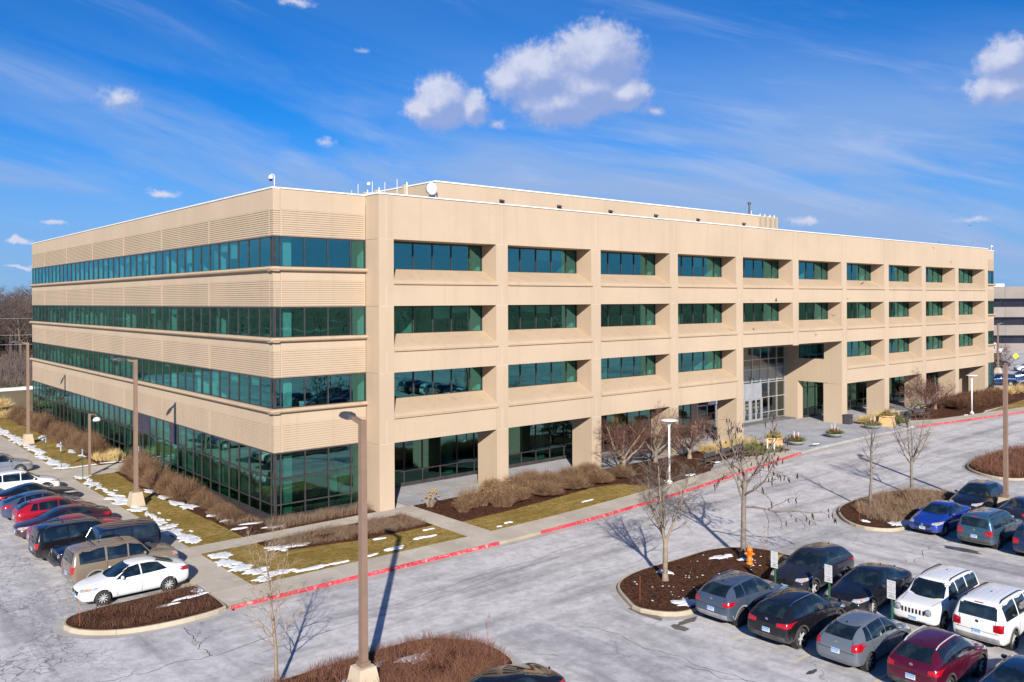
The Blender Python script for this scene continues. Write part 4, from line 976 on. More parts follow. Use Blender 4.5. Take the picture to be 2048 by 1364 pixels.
def shrub(me, label, x, y, rx, ry, h, group=None, name='shrub', cat='shrub', rz=None):
    t = tag(link(name, me, None, (x, y, ZW + .02), rnd.uniform(0, 6) if rz is None else rz), label, cat, group); t.scale = (rx, ry, h); return t
rg = random.Random(14)
for k, y in enumerate([57.5, 54.2, 51, 48, 45, 42.2, 39.5, 37, 34.6, 32.2, 30]):
    shrub(hedge_m[k % 3], 'big brown twiggy shrub in the hedge beyond the side door', -1.75 + rg.uniform(-.25, .1), y, 1.3, 1.8, 1.75 + rg.uniform(-.35, .3), 'hedge beyond the side door', rz=rg.choice((0, 3.14)))
for k, y in enumerate([18.6, 16.2, 13.8, 11.4, 9.2]):
    shrub(hedge_m[(k + 1) % 3], 'big brown twiggy shrub in the hedge between the side door and the corner', -1.75 + rg.uniform(-.2, .1), y, 1.35, 1.75, 2.0 - .12 * k + rg.uniform(-.3, .2), 'hedge near the glazed corner', rz=rg.choice((0, 3.14)))
for k, y in enumerate([7.2, 5.6, 4.1, 2.8]):
    shrub(hedge_m[k % 3], 'low thin shrub in the mulch towards the glazed corner', -1.3, y, .85, 1.0, .95 - .13 * k, 'low shrubs at the glazed corner', rz=0)
shrub(straw_m[0], 'straw-coloured grass clump at the far end of the side hedge', -2.6, 60.6, 1.2, 1.2, 1.3, None, 'grass_clump', 'grass')
shrub(straw_m[1], 'straw-coloured grass clump under the small bare tree', -3.6, 68.5, 1.8, 1.8, 1.3, None, 'grass_clump', 'grass')
shrub(straw_m[0], 'straw-coloured grass clump behind the small bare tree', -1.6, 71.5, 2.0, 2.0, 1.5, None, 'grass_clump', 'grass')
for k, (x, y, r, h) in enumerate([(13.6, -4.9, 1.25, 1.35), (15.6, -3.2, 1.15, 1.5), (16.4, -5.2, 1.2, 1.2), (18.0, -3.6, 1.2, 1.45), (19.1, -5.0, 1.15, 1.15), (20.3, -3.4, 1.2, 1.4), (21.7, -4.8, 1.15, 1.15), (22.4, -3.1, 1.15, 1.35), (24.2, -4.6, 1.05, 1.1), (17.6, -2.2, 1.0, 1.3), (14.2, -2.3, .9, 1.2)]):
    shrub(round_m[k % 3], 'rounded brown shrub in the row before the piers', x, y, r, r, h * .9, 'rounded shrubs before the piers')
hy = MB(); rg = random.Random(77)
for k in range(9):
    cx, cy = 9.6 + k * .47 + rg.uniform(-.3, .3), -4.6 + rg.uniform(-1.1, 1.2)
    stems(hy, rg, 420, .8, .8, 1.5, .008, base=.4, cx=cx, cy=cy)
o = tag(hy.build('hydrangea', 'twig_brown', None, (0, 0, ZW + .03)), 'loose brown hydrangea thicket dotted with dry gold flower heads', 'shrub')
fl = MB()
for k in range(260):
    x, y, z = 9.2 + rg.random() * 5.0, -4.6 + rg.uniform(-1.7, 1.7), rg.uniform(.75, 1.6)
    fl.lathe([(.0, -.03), (.038, .0), (.0, .03)], 5, (x, y, z))
fl.build('flower_heads', 'dry_bloom', o)['kind'] = 'stuff'
mb = MB(); stems(mb, rg, 90, .5, .5, 1.0, .012)
o = tag(mb.build('hydrangea', 'twig_grey', None, (9.0, -2.6, ZW + .03)), 'small lone hydrangea with tan flower heads by the arcade floor', 'shrub')
fl = MB()
for k in range(22): fl.lathe([(.0, -.07), (.09, .0), (.0, .07)], 6, (rg.uniform(-.5, .5), rg.uniform(-.5, .5), rg.uniform(.6, 1.05)))
fl.build('flower_heads', 'dry_bloom', o)['kind'] = 'stuff'
for k in range(15):
    x = 81.5 + (k % 8) * 2.1 + rg.uniform(-.3, .3); y = -2.9 - (k // 8) * 1.8
    shrub(dark_m[k % 2], 'dense dark red-brown shrub in the mass right of the entrance', x, y, 1.5, 1.5, 1.35 + rg.uniform(-.1, .15), 'dark shrub mass')
for k in range(9):
    shrub(straw_m[k % 2], 'straw grass clump against the far end of the front', 92 + k * 1.7 + rg.uniform(-.3, .3), -2.5 - .3 * (k % 3), 1.1, 1.1, 1.4, 'straw grass at the far end', 'grass_clump', 'grass')
for k in range(12):
    x = 36.6 + (k % 6) * 1.15; y = -2.5 - (k // 6) * .9
    shrub(straw_m[k % 2], 'straw ornamental grass clump behind the left benches', x, y, .75, .75, .95, 'straw grass behind the left benches', 'grass_clump', 'grass')
for k in range(10):
    x = 62.3 + (k % 7) * 1.15; y = -2.9 - (k // 7) * .8
    shrub(straw_m[k % 2], 'straw ornamental grass clump between the plaza and the right benches', x, y, .8, .8, 1.0, 'straw grass by the right benches', 'grass_clump', 'grass')
jun_m = shrub_set('juniper', 1500, 1.0, 1.0, 1.0, .022, 'evergreen', (21, 22), base=.8, minh=.6)
for k, (x, y) in enumerate([(38.8, -4.6), (40.2, -5.2), (41.0, -4.3), (41.9, -5.6)]): shrub(jun_m[k % 2], 'low green-gold juniper by the left stone planter', x, y, 1.2, .95, .62, 'junipers by the left planter', 'juniper')
for k, (x, y) in enumerate([(64.4, -5.0), (65.6, -4.6), (66.8, -4.6)]): shrub(jun_m[k % 2], 'low green-gold juniper by the right stone planter', x, y, 1.1, .95, .7, 'junipers by the right planter', 'juniper')

def inside(poly, x, y):
    c = False; n = len(poly)
    for i in range(n):
        (x0, y0), (x1, y1) = poly[i], poly[(i + 1) % n]
        if (y0 > y) != (y1 > y) and x < (x1 - x0) * (y - y0) / (y1 - y0) + x0: c = not c
    return c
def cover(name, poly, n, h, w, mat, label, seed, lean=.5, gap=.35, z=ZW + .03, thr=-.15):
    rg = random.Random(seed); mb = MB(); xs = [p[0] for p in poly]; ys = [p[1] for p in poly]; k = 0; tries = 0
    while k < n and tries < n * 8:
        tries += 1; x, y = rg.uniform(min(xs), max(xs)), rg.uniform(min(ys), max(ys))
        if not inside(poly, x, y): continue
        q = noise.noise(Vector((x * .8, y * .8, seed)))
        if q < thr - rg.random() * gap: continue
        hh = h * (.65 + .5 * rg.random()) * (1 + .35 * q)
        d = Vector((rg.uniform(-lean, lean), rg.uniform(-lean, lean), 1)).normalized(); s = d.cross(Vector((rg.uniform(-1, 1), rg.uniform(-1, 1), .1))).normalized() * w * rg.uniform(.6, 1.4)
        p = Vector((x, y, z - .02)); t = p + d * hh; o = len(mb.v); m = p.lerp(t, .55) + Vector((rg.uniform(-.04, .04), rg.uniform(-.04, .04), 0))
        mb.v += [tuple(p - s), tuple(p + s), tuple(m + s * .7), tuple(m - s * .7), tuple(t)]; mb.f += [(o, o + 1, o + 2, o + 3), (o + 3, o + 2, o + 4)]
        t2 = m + Vector((rg.uniform(-1, 1), rg.uniform(-1, 1), rg.uniform(.2, 1))) * hh * .35; o = len(mb.v); mb.v += [tuple(m - s * .6), tuple(m + s * .6), tuple(t2)]; mb.f.append((o, o + 1, o + 2)); k += 1
    return tag(mb.build(name, mat), label, 'ground cover', None, 'stuff')
inset = lambda ring, w: offset(ring, w)[:-1]
cover('ground_cover', inset(I1, .35), 3600, .28, .006, 'twig_dark', 'low dark twiggy cover in the island beside the white sedan', 1, thr=.05)
cover('ground_cover', inset(I2, .28), 13000, .55, .006, 'twig_red', 'low red-brown twiggy cover in the island under the tall lamp', 2, lean=.9, thr=-.12)
cover('ground_cover', [(26.3, -23.4), (26.3, -21.6), (28.5, -19.5), (33.2, -19.4), (35.6, -20.3), (36.3, -21.8), (35.6, -23.3)], 7500, .5, .007, 'twig_mix', 'dry grey-brown grass cover in the island with two bare trees', 3, lean=.8, thr=-.1)
cover('ground_cover', inset(I5, .3), 10000, .60, .009, 'twig_red', 'dense brown shrub cover in the far island', 4, thr=-.4)
cover('ground_cover', [(-2.1, -3.1), (6.55, -3.1), (6.5, -5.9), (2.2, -5.8), (-2.1, -4.9)], 6500, .42, .006, 'twig_mix', 'low grey hedging between the corner walk and the lawn', 5, lean=1.0, thr=-.05)
cover('ground_cover', [(.4, -.15), (5.8, -.15), (5.8, -1.2), (-1.0, -1.2), (-.6, -.4)], 1700, .6, .005, 'twig_mix', 'thin dry grass against the glazed corner', 6, lean=.3, thr=-.3)
cover('ground_cover', [(14.9, -22.9), (16.0, -22.9), (16.0, -23.7), (13.6, -23.8)], 900, .55, .009, 'straw', 'straw grass tuft beside the parked grey crossover', 7, lean=.8)
cover('ground_cover', [(-2.2, 26.2), (-.3, 26.2), (-.3, 29), (-2.2, 29)], 1500, .75, .008, 'straw', 'thin straw plants beside the side door walk', 8, lean=.4, thr=-.1)
cover('ground_cover', [(-2.2, 1.2), (-.3, .4), (-.3, 9), (-2.0, 9)], 1600, .3, .006, 'twig_mix', 'sparse twigs over the mulch near the glazed corner', 9, thr=.0)

# distant woods that read as one mass, all round the site
def far_woods(name, spots, label, seed, per=230):
    rg = random.Random(seed); mb = MB()
    for (x, y, H) in spots:
        mb.tube([(x, y, -.6), (x + rg.uniform(-.3, .3), y, H * .5)], [.28, .14], 4, False)
        for k in range(per):
            a = rg.uniform(0, 6.28); u = rg.random() ** .6; zc = H * (.22 + .78 * rg.random()); R_ = H * .34 * math.sqrt(max(.05, 1 - ((zc / H - .55) / .52) ** 2)) * u
            p = Vector((x + R_ * math.cos(a), y + R_ * math.sin(a), zc)); d = Vector((math.cos(a), math.sin(a), rg.uniform(.1, 1.4))).normalized() * H * rg.uniform(.05, .14)
            s = d.cross(Vector((rg.uniform(-1, 1), rg.uniform(-1, 1), rg.uniform(-1, 1)))).normalized() * rg.uniform(.03, .09)
            o = len(mb.v); mb.v += [tuple(p - s), tuple(p + s), tuple(p + d)]; mb.f.append((o, o + 1, o + 2))
    return tag(mb.build(name, 'wood_far'), label, 'woods', None, 'stuff')
rg = random.Random(31); spots = []
for k in range(520):
    a = rg.uniform(0, 6.283); R_ = rg.uniform(210, 330); x, y = 50 + R_ * math.cos(a), 0 + R_ * math.sin(a)
    ang = math.degrees(math.atan2(y + 46, x + 21))
    if -5 < ang < 28: R_ *= 1.9; x, y = 50 + R_ * math.cos(a), R_ * math.sin(a)
    spots.append((x, y, rg.uniform(9, 15)))
for k in range(300): spots.append((-30 + rg.random() * 100, 185 + rg.uniform(0, 65), rg.uniform(12, 16.5)))
far_woods('distant_woods', spots, 'bare brown woods along the horizon', 3)
rg = random.Random(8); mb = MB()
for k in range(420): stems(mb, rg, 70, rg.uniform(1.5, 3), rg.uniform(1.5, 3), rg.uniform(1.5, 3.5), .03, base=.6, cx=-25 + rg.random() * 75, cy=rg.uniform(102, 190))
tag(mb.build('underbrush', 'wood_far', None, (0, 0, -.4)), 'tangled brown underbrush at the foot of the woods', 'brush', None, 'stuff')

# snow -----------------------------------------------------------------------
def snow_patch(x, y, rx, ry, rz, seed, label, h=.05, z=ZW + .006):
    n = 72; rings = [(1.0, 0.0), (.94, .40), (.80, .80), (.45, 1.0)]; mb = MB(); vs = []; z += (abs(seed) * 7.3 % 1) * .004
    for f, g in rings:
        for k in range(n):
            t = 2 * math.pi * k / n; c_, s_ = math.cos(t), math.sin(t)
            q = 1 + .75 * noise.noise(Vector((c_ * 1.3 + seed, s_ * 1.3, seed * .7))) + .42 * noise.noise(Vector((c_ * 3.4, s_ * 3.4 + seed, 2))) + .22 * noise.noise(Vector((c_ * 8, s_ * 8 + seed, 5)))
            q = max(q, .25); vs.append((rx * f * q * c_, ry * f * q * s_, g * h * (1 + .6 * noise.noise(Vector((c_ * 2, s_ * 2, seed + f))))))
    fs = [(r * n + k, r * n + (k + 1) % n, (r + 1) * n + (k + 1) % n, (r + 1) * n + k) for r in range(3) for k in range(n)] + [tuple(3 * n + k for k in range(n))]
    return tag(mb.add(vs, fs).build('snow_patch', 'snow', None, (x, y, z), rz, smooth=True), label, 'snow', None, 'stuff')
rg = random.Random(41); y = 21.3
while y > -.9:
    if rg.random() < .6: snow_patch(-4.5 + rg.uniform(-.3, .5), y + .4, rg.uniform(.06, .14), rg.uniform(.08, .22), 0, y + 40, 'scrap of melting snow on the lawn beside the lot walk', .03)
    snow_patch(-4.85 + rg.uniform(-.12, .25), y, rg.choice((.16, .3, .5)) * rg.uniform(.7, 1.2), rg.uniform(.3, .85), rg.uniform(-.5, .5), y, 'melting snow strip on the lawn edge beside the lot walk'); y -= rg.uniform(.6, 1.5)
y = 27
while y < 62:
    snow_patch(-4.85 + rg.uniform(-.15, .25), y, rg.uniform(.25, .5), rg.uniform(.6, 1.1), rg.uniform(-.3, .3), y, 'melting snow strip on the lawn edge beyond the side door'); y += rg.uniform(.9, 1.6)
for (x, y, rx, ry) in [(-5.0, 23.9 - 2.2, .2, .5), (-4.3, 25.9, .9, .2), (-3.2, 26.0, .7, .18), (-1.5, 26.1, .8, .15), (-.6, 21.7, .7, .18), (-2.5, 13.2, .3, .8), (-2.3, 11.2, .45, .9), (-2.4, 9.0, .4, .8), (-2.2, 7.2, .5, .7), (-2.3, 31, .35, .9), (-2.4, 34, .3, 1.2), (-2.4, 38, .35, 1.0), (-2.5, 44, .35, 1.6), (-1.6, 2.6, .5, .25), (-1.0, .9, .6, .18), (-1.9, .3, .5, .2), (-.4, -.6, .6, .2), (-2.0, 4.2, .3, .3)]:
    snow_patch(x, y, rx, ry, rg.uniform(-.3, .3), x * 3 + y, 'thin snow left in the mulch of the side wing', .04, ZW + .03)
for (x, y, rx, ry) in [(-4.7, -3.9, .5, .55), (-4.9, -5.2, .45, .7), (-4.6, -6.4, .6, .5), (-4.3, -7.4, .7, .45), (-3.6, -8.3, .8, .35), (-4.6, -8.7, .5, .3), (-2.3, -8.8, .8, .22), (-.8, -8.9, .5, .12), (1.0, -8.9, .4, .1), (2.6, -8.6, .7, .2), (4.6, -7.9, .45, .15), (5.2, -8.0, .3, .1), (-1.9, -4.6, .6, .5), (-1.0, -4.8, .7, .3), (2.9, -6.6, .3, .12), (5.9, -6.8, .35, .1), (10.2, -8.6, .3, .12), (9.3, -8.9, .15, .08), (17.5, -7.9, .5, .08)]:
    snow_patch(x, y, rx, ry, rg.uniform(-.2, .2), x * 2 + y, 'snow remnant on the front lawn', .05, ZW + .03 if -3 < x < 0 and y > -5.5 else ZW + .006)
for (x, y, rx, ry, zz) in [(7.4, -23.4, .55, .45, .03), (7.9, -23.7, .8, .3, .03), (13.9, -20.6, .6, .22, .03), (14.4, -21.6, .35, .2, .03), (9.9, -20.2, .35, .3, .03), (15.7, -23.2, .45, .5, .03), (26.4, -23.3, .55, .4, .03), (27.2, -23.6, .9, .3, .03), (25.6, -21.9, .2, .25, .03), (34.6, -23.3, .8, .3, .03), (-8.0, -9.0, .7, .12, .03), (-9.1, -9.4, .4, .08, .03), (-7.5, -8.4, .22, .3, .03), (-6.0, -20.2, .6, .25, .03), (-4.2, -20.6, .7, .3, .03), (-7.2, -20.8, .9, .25, .03), (25.8, -7.4, .2, .1, .03), (34.2, -5.6, .45, .14, .0), (28.6, -7.3, .5, .22, .03), (77.0, -7.2, .4, .15, .0), (64.0, -7.2, .4, .1, .0), (47.7, -6.2, .35, .12, .0)]:
    snow_patch(x, y, rx, ry, rg.uniform(-.2, .2), x * 1.7 + y, 'small snow remnant beside a kerb', .05, ZW + zz + .004)
for (x, y, rx, ry) in [(6, 99, 12, .8), (150, 5, 14, 2.5), (132, 25, 10, 3), (170, -2, 16, 2)]:
    snow_patch(x, y, rx, ry, .1, x, 'long pile of ploughed snow at the edge of a lot', .35, -.42)

rg = random.Random(66); mb = MB()
for k in range(130):
    x, y = rg.uniform(6, 16.4), rg.uniform(-23.6, -19.6)
    if not inside(inset(I3, .3), x, y) or noise.noise(Vector((x * .9, y * .9, 1))) < .05: continue
    r = rg.uniform(.02, .075); n = 7; a0 = rg.random() * 6; o = len(mb.v)
    mb.v += [(x + r * rg.uniform(.5, 1.2) * math.cos(a0 + 6.283 * q / n), y + r * rg.uniform(.5, 1.2) * math.sin(a0 + 6.283 * q / n), ZW + .031) for q in range(n)] + [(x, y, ZW + .05)]
    mb.f += [(o + q, o + (q + 1) % n, o + n) for q in range(n)]
tag(mb.build('snow_specks', 'snow'), 'specks of old snow scattered over the hydrant island mulch', 'snow', None, 'stuff')

# ------------------------------------------------------------------ cars
def paint(name, c, metal=.25, dust=.5):
    m, T = newmat(name); v = objc(T); s = T.n('ShaderNodeSeparateXYZ', {0: v})
    n = T.noise(v, 3.0, 5.0, .65); n2 = T.noise(T.scale(v, (1.5, 1.5, .6)), 2.0, 3.0)
    low = T.ramp(s.outputs[2], .95, .15)
    f = T.math('MULTIPLY', T.math('ADD', T.math('MULTIPLY', low, .75), .025), T.ramp(T.math('ADD', n, T.math('MULTIPLY', low, .22)), .40, .78))
    f = T.math('MULTIPLY', f, dust)
    colr = T.mix(f, c, (.30, .285, .275))
    ro = T.math('ADD', .24, T.math('MULTIPLY', f, .5))
    finish(T, P(T, colr, ro, metal=metal, coat=T.math('SUBTRACT', 1.0, T.math('MULTIPLY', f, .9)), coatr=.025, spec=.12)); MATS[name] = m
for nm, c, mt, du in [('paint_white', (.74, .74, .73), 0, .35), ('paint_black', (.008, .008, .011), .0, .16), ('paint_navy', (.007, .011, .028), .1, .18), ('paint_tan', (.25, .195, .14), .3, .35), ('paint_red', (.33, .008, .018), .15, .2), ('paint_maroon', (.095, .006, .024), .35, .22),
                      ('paint_plum', (.048, .016, .026), .3, .3), ('paint_slate', (.060, .085, .130), .25, .25), ('paint_steel', (.15, .175, .21), .35, .35), ('paint_blue', (.012, .050, .36), .4, .3), ('paint_teal', (.036, .085, .135), .2, .4), ('paint_silver', (.40, .42, .45), .7, .4), ('paint_bluegrey', (.045, .072, .135), .2, .25), ('paint_charcoal', (.016, .018, .028), .1, .22), ('paint_midblue', (.012, .030, .085), .3, .2)]:
    paint(nm, c, mt, du)
def carglass():
    m, T = newmat('car_glass'); v = objc(T)
    f = T.noise(v, 2.2, 3.0)
    c = T.mix(T.ramp(f, .45, .72), (.005, .009, .011), (.020, .032, .034))
    finish(T, P(T, c, .03, spec=.9, coat=.6, coatr=.02)); MATS['car_glass'] = m
carglass()
simple('tyre', (.022, .022, .023), (.05, .048, .047), .85, 6.0)
simple('rim_silver', (.62, .62, .63), (.48, .48, .48), .35, 5.0, metal=.25)
simple('rim_dark', (.12, .12, .13), (.2, .2, .2), .4, 5.0, metal=.5)
simple('cladding', (.035, .035, .037), (.085, .083, .08), .7, 4.0)
simple('grey_clad', (.20, .20, .21), (.28, .28, .28), .6, 4.0)
simple('chrome', (.62, .63, .65), None, .15, metal=1.0)
simple('lamp_clear', (.55, .57, .60), (.35, .37, .40), .12, 9.0, metal=.3, coat=1.0)
simple('lamp_red', (.40, .006, .012), (.30, .004, .010), .15, 6.0, coat=1.0)
simple('lamp_amber', (.70, .20, .02), None, .2, coat=1.0)
simple('plate_white', (.72, .74, .76), None, .4)
simple('plate_blue', (.06, .30, .62), None, .4)
simple('black_trim', (.012, .012, .013), None, .5)
# t along the car from the nose, sill z, shoulder z, top z, half-width factors of shoulder and top
ST = {
 'sedan': [(0, .36, .56, .68, .72, .45), (.025, .22, .66, .79, .88, .60), (.09, .19, .74, .88, .97, .70), (.18, .19, .82, .96, 1, .76), (.265, .19, .89, 1.03, 1, .80), (.305, .19, .92, 1.10, 1, .77), (.43, .19, .94, 1.41, 1, .65), (.51, .19, .95, 1.47, 1, .65), (.63, .19, .96, 1.46, 1, .64), (.72, .19, .98, 1.39, 1, .63), (.855, .20, 1.01, 1.15, .99, .70), (.90, .22, 1.01, 1.12, .97, .75), (.97, .26, .95, 1.08, .90, .70), (1, .42, .74, .90, .78, .55)],
 'lift': [(0, .36, .50, .60, .70, .45), (.025, .22, .60, .70, .87, .60), (.09, .19, .69, .82, .97, .70), (.18, .19, .78, .92, 1, .78), (.26, .19, .86, 1.0, 1, .82), (.30, .19, .89, 1.08, 1, .78), (.44, .19, .91, 1.43, 1, .64), (.53, .19, .92, 1.49, 1, .64), (.64, .19, .94, 1.47, 1, .63), (.78, .19, .97, 1.37, 1, .62), (.92, .22, 1.0, 1.18, .97, .66), (.965, .26, .96, 1.10, .92, .68), (.985, .32, .88, .98, .86, .62), (1, .45, .70, .84, .78, .5)],
 'coupe': [(0, .36, .50, .58, .72, .45), (.025, .22, .58, .68, .88, .60), (.09, .19, .67, .78, .97, .70), (.22, .19, .76, .87, 1, .76), (.33, .19, .85, .95, 1, .80), (.37, .19, .88, 1.02, 1, .76), (.49, .19, .90, 1.34, 1, .64), (.55, .19, .91, 1.38, 1, .63), (.63, .19, .93, 1.36, 1, .62), (.72, .19, .96, 1.26, 1, .62), (.87, .20, .98, 1.05, .99, .70), (.92, .22, .97, 1.04, .96, .74), (.97, .26, .90, 1.0, .90, .70), (1, .42, .70, .84, .78, .55)],
 'hatch': [(0, .36, .52, .62, .72, .45), (.025, .22, .62, .74, .88, .60), (.09, .19, .72, .86, .97, .72), (.18, .19, .82, .97, 1, .80), (.255, .19, .90, 1.05, 1, .82), (.295, .19, .93, 1.13, 1, .79), (.43, .19, .95, 1.47, 1, .66), (.52, .19, .96, 1.53, 1, .66), (.66, .19, .98, 1.52, 1, .66), (.80, .19, 1.0, 1.46, 1, .65), (.89, .21, 1.02, 1.38, .98, .62), (.965, .25, 1.0, 1.10, .93, .70), (.985, .30, .92, 1.0, .88, .66), (1, .45, .72, .86, .80, .55)],
 'cuv': [(0, .40, .62, .74, .76, .50), (.022, .26, .74, .86, .90, .64), (.08, .22, .84, .96, .98, .74), (.17, .22, .92, 1.05, 1, .80), (.255, .22, .99, 1.11, 1, .83), (.29, .22, 1.02, 1.19, 1, .80), (.41, .22, 1.04, 1.58, 1, .67), (.50, .22, 1.06, 1.65, 1, .67), (.66, .22, 1.08, 1.64, 1, .67), (.82, .22, 1.11, 1.58, 1, .66), (.90, .24, 1.13, 1.50, .98, .64), (.965, .30, 1.10, 1.20, .94, .72), (.985, .36, 1.0, 1.08, .90, .68), (1, .50, .80, .94, .82, .58)],
 'box': [(0, .42, .72, .88, .80, .62), (.015, .30, .84, .99, .93, .74), (.05, .26, .92, 1.06, .99, .80), (.15, .25, 1.0, 1.11, 1, .84), (.265, .25, 1.06, 1.15, 1, .86), (.285, .25, 1.08, 1.20, 1, .84), (.36, .25, 1.09, 1.70, 1, .74), (.41, .25, 1.10, 1.76, 1, .74), (.60, .25, 1.11, 1.80, 1, .74), (.85, .25, 1.12, 1.79, 1, .74), (.945, .26, 1.12, 1.74, .99, .73), (.965, .30, 1.12, 1.64, .97, .73), (.985, .36, 1.08, 1.20, .94, .78), (1, .45, .90, 1.0, .88, .70)],
 'jeep': [(0, .52, .86, .98, .62, .52), (.012, .50, .96, 1.08, .70, .58), (.05, .48, 1.02, 1.13, .76, .62), (.20, .46, 1.06, 1.17, .84, .68), (.335, .45, 1.08, 1.20, .92, .72), (.35, .45, 1.10, 1.24, .96, .80), (.405, .45, 1.12, 1.74, 1, .84), (.43, .45, 1.12, 1.80, 1, .85), (.60, .45, 1.12, 1.82, 1, .86), (.86, .45, 1.12, 1.81, 1, .86), (.975, .46, 1.12, 1.78, .99, .85), (.99, .48, 1.12, 1.70, .98, .85), (1, .52, 1.0, 1.2, .95, .84)],
}
# windows as (lower t range, upper t range); windscreen (z0, z1); rear window (z0, z1); wheel centres t; crease
CL = {
 'sedan': dict(H=1.46, win=[((.305, .53), (.43, .525)), ((.542, .775), (.537, .70))], ws=(1.05, 1.385), rw=(1.15, 1.38), rwhw=(.60, .52), wh=(.195, .785), hl=(.64, .78), tl=(.80, .97), gr=(.48, .66), crease=0),
 'lift': dict(H=1.49, win=[((.30, .52), (.44, .515)), ((.532, .73), (.527, .72)), ((.742, .84), (.735, .765))], ws=(1.03, 1.40), rw=(1.10, 1.38), rwhw=(.58, .52), wh=(.20, .80), hl=(.62, .76), tl=(.80, 1.0), gr=(.42, .56), crease=0),
 'coupe': dict(H=1.38, win=[((.37, .60), (.48, .59)), ((.612, .76), (.602, .69))], ws=(.97, 1.31), rw=(1.06, 1.29), rwhw=(.60, .52), wh=(.20, .785), hl=(.58, .70), tl=(.74, .90), gr=(.40, .58), crease=0),
 'hatch': dict(H=1.53, win=[((.30, .515), (.43, .51)), ((.527, .745), (.522, .74)), ((.757, .85), (.752, .80))], ws=(1.08, 1.44), rw=(1.12, 1.42), rwhw=(.60, .54), wh=(.20, .80), hl=(.66, .82), tl=(.78, 1.04), gr=(.48, .64), crease=0),
 'cuv': dict(H=1.66, win=[((.29, .505), (.41, .50)), ((.517, .725), (.512, .72)), ((.737, .87), (.732, .84))], ws=(1.15, 1.55), rw=(1.20, 1.54), rwhw=(.64, .56), wh=(.195, .79), hl=(.74, .88), tl=(.88, 1.06), gr=(.56, .76), crease=0),
 'box': dict(H=1.80, win=[((.29, .485), (.375, .48)), ((.50, .68), (.497, .68)), ((.70, .925), (.70, .925))], ws=(1.17, 1.68), rw=(1.18, 1.64), rwhw=(.72, .68), wh=(.175, .785), hl=(.76, .94), tl=(.78, 1.08), gr=(.66, .92), crease=.35),
 'jeep': dict(H=1.82, win=[((.36, .515), (.415, .51)), ((.535, .70), (.535, .70)), ((.725, .95), (.725, .95))], ws=(1.24, 1.72), rw=(1.24, 1.66), rwhw=(.66, .64), wh=(.17, .80), hl=(.80, .98), tl=(.72, .90), gr=(.62, .98), crease=.5),
}
_wheels = {}
def wheel_mesh(r, rim, spokes):
    k = (round(r, 3), rim, spokes)
    if k in _wheels: return _wheels[k]
    w = .215; ri = r * .66
    ty = MB().lathe([(ri, -w / 2), (r * .93, -w / 2), (r * .985, -w * .40), (r, -w * .25), (r, w * .25), (r * .985, w * .40), (r * .93, w / 2), (ri, w / 2)], 26, axis='y', cap=False).mesh('tyre', 'tyre', True, True)
    rm = MB().lathe([(ri + .002, -w * .42), (ri * .96, -w * .30), (ri * .90, w * .2)], 22, axis='y', cap=False)
    rm.lathe([(.0, w * .34), (ri * .22, w * .36), (ri * .24, w * .26)], 12, axis='y', cap=False)
    for s in range(spokes):
        a = 2 * math.pi * s / spokes; c_, s_ = math.cos(a), math.sin(a); hw = ri * (.16 if spokes < 7 else .085)
        vs = []
        for (q, h, y) in ((ri * .15, hw * .8, w * .33), (ri * .97, hw, w * .40)):
            for sg in (-1, 1):
                for yy in (y, y - .03): vs.append((q * c_ - sg * h * s_, yy, q * s_ + sg * h * c_))
        rm.add(vs, [(0, 2, 6, 4), (1, 5, 7, 3), (0, 4, 5, 1), (2, 3, 7, 6), (4, 6, 7, 5)])
    rm = rm.mesh('rim', rim, False, True)
    dk = MB().lathe([(.0, w * .05), (ri * .92, w * .05)], 18, axis='y', cap=False).mesh('brake_disc', 'black_trim')
    _wheels[k] = (ty, rm, dk); return _wheels[k]
def interp(st, t, i):
    for a, b in zip(st, st[1:]):
        if a[0] <= t <= b[0]: return a[i] + (b[i] - a[i]) * (t - a[0]) / max(1e-6, b[0] - a[0])
    return st[-1][i]
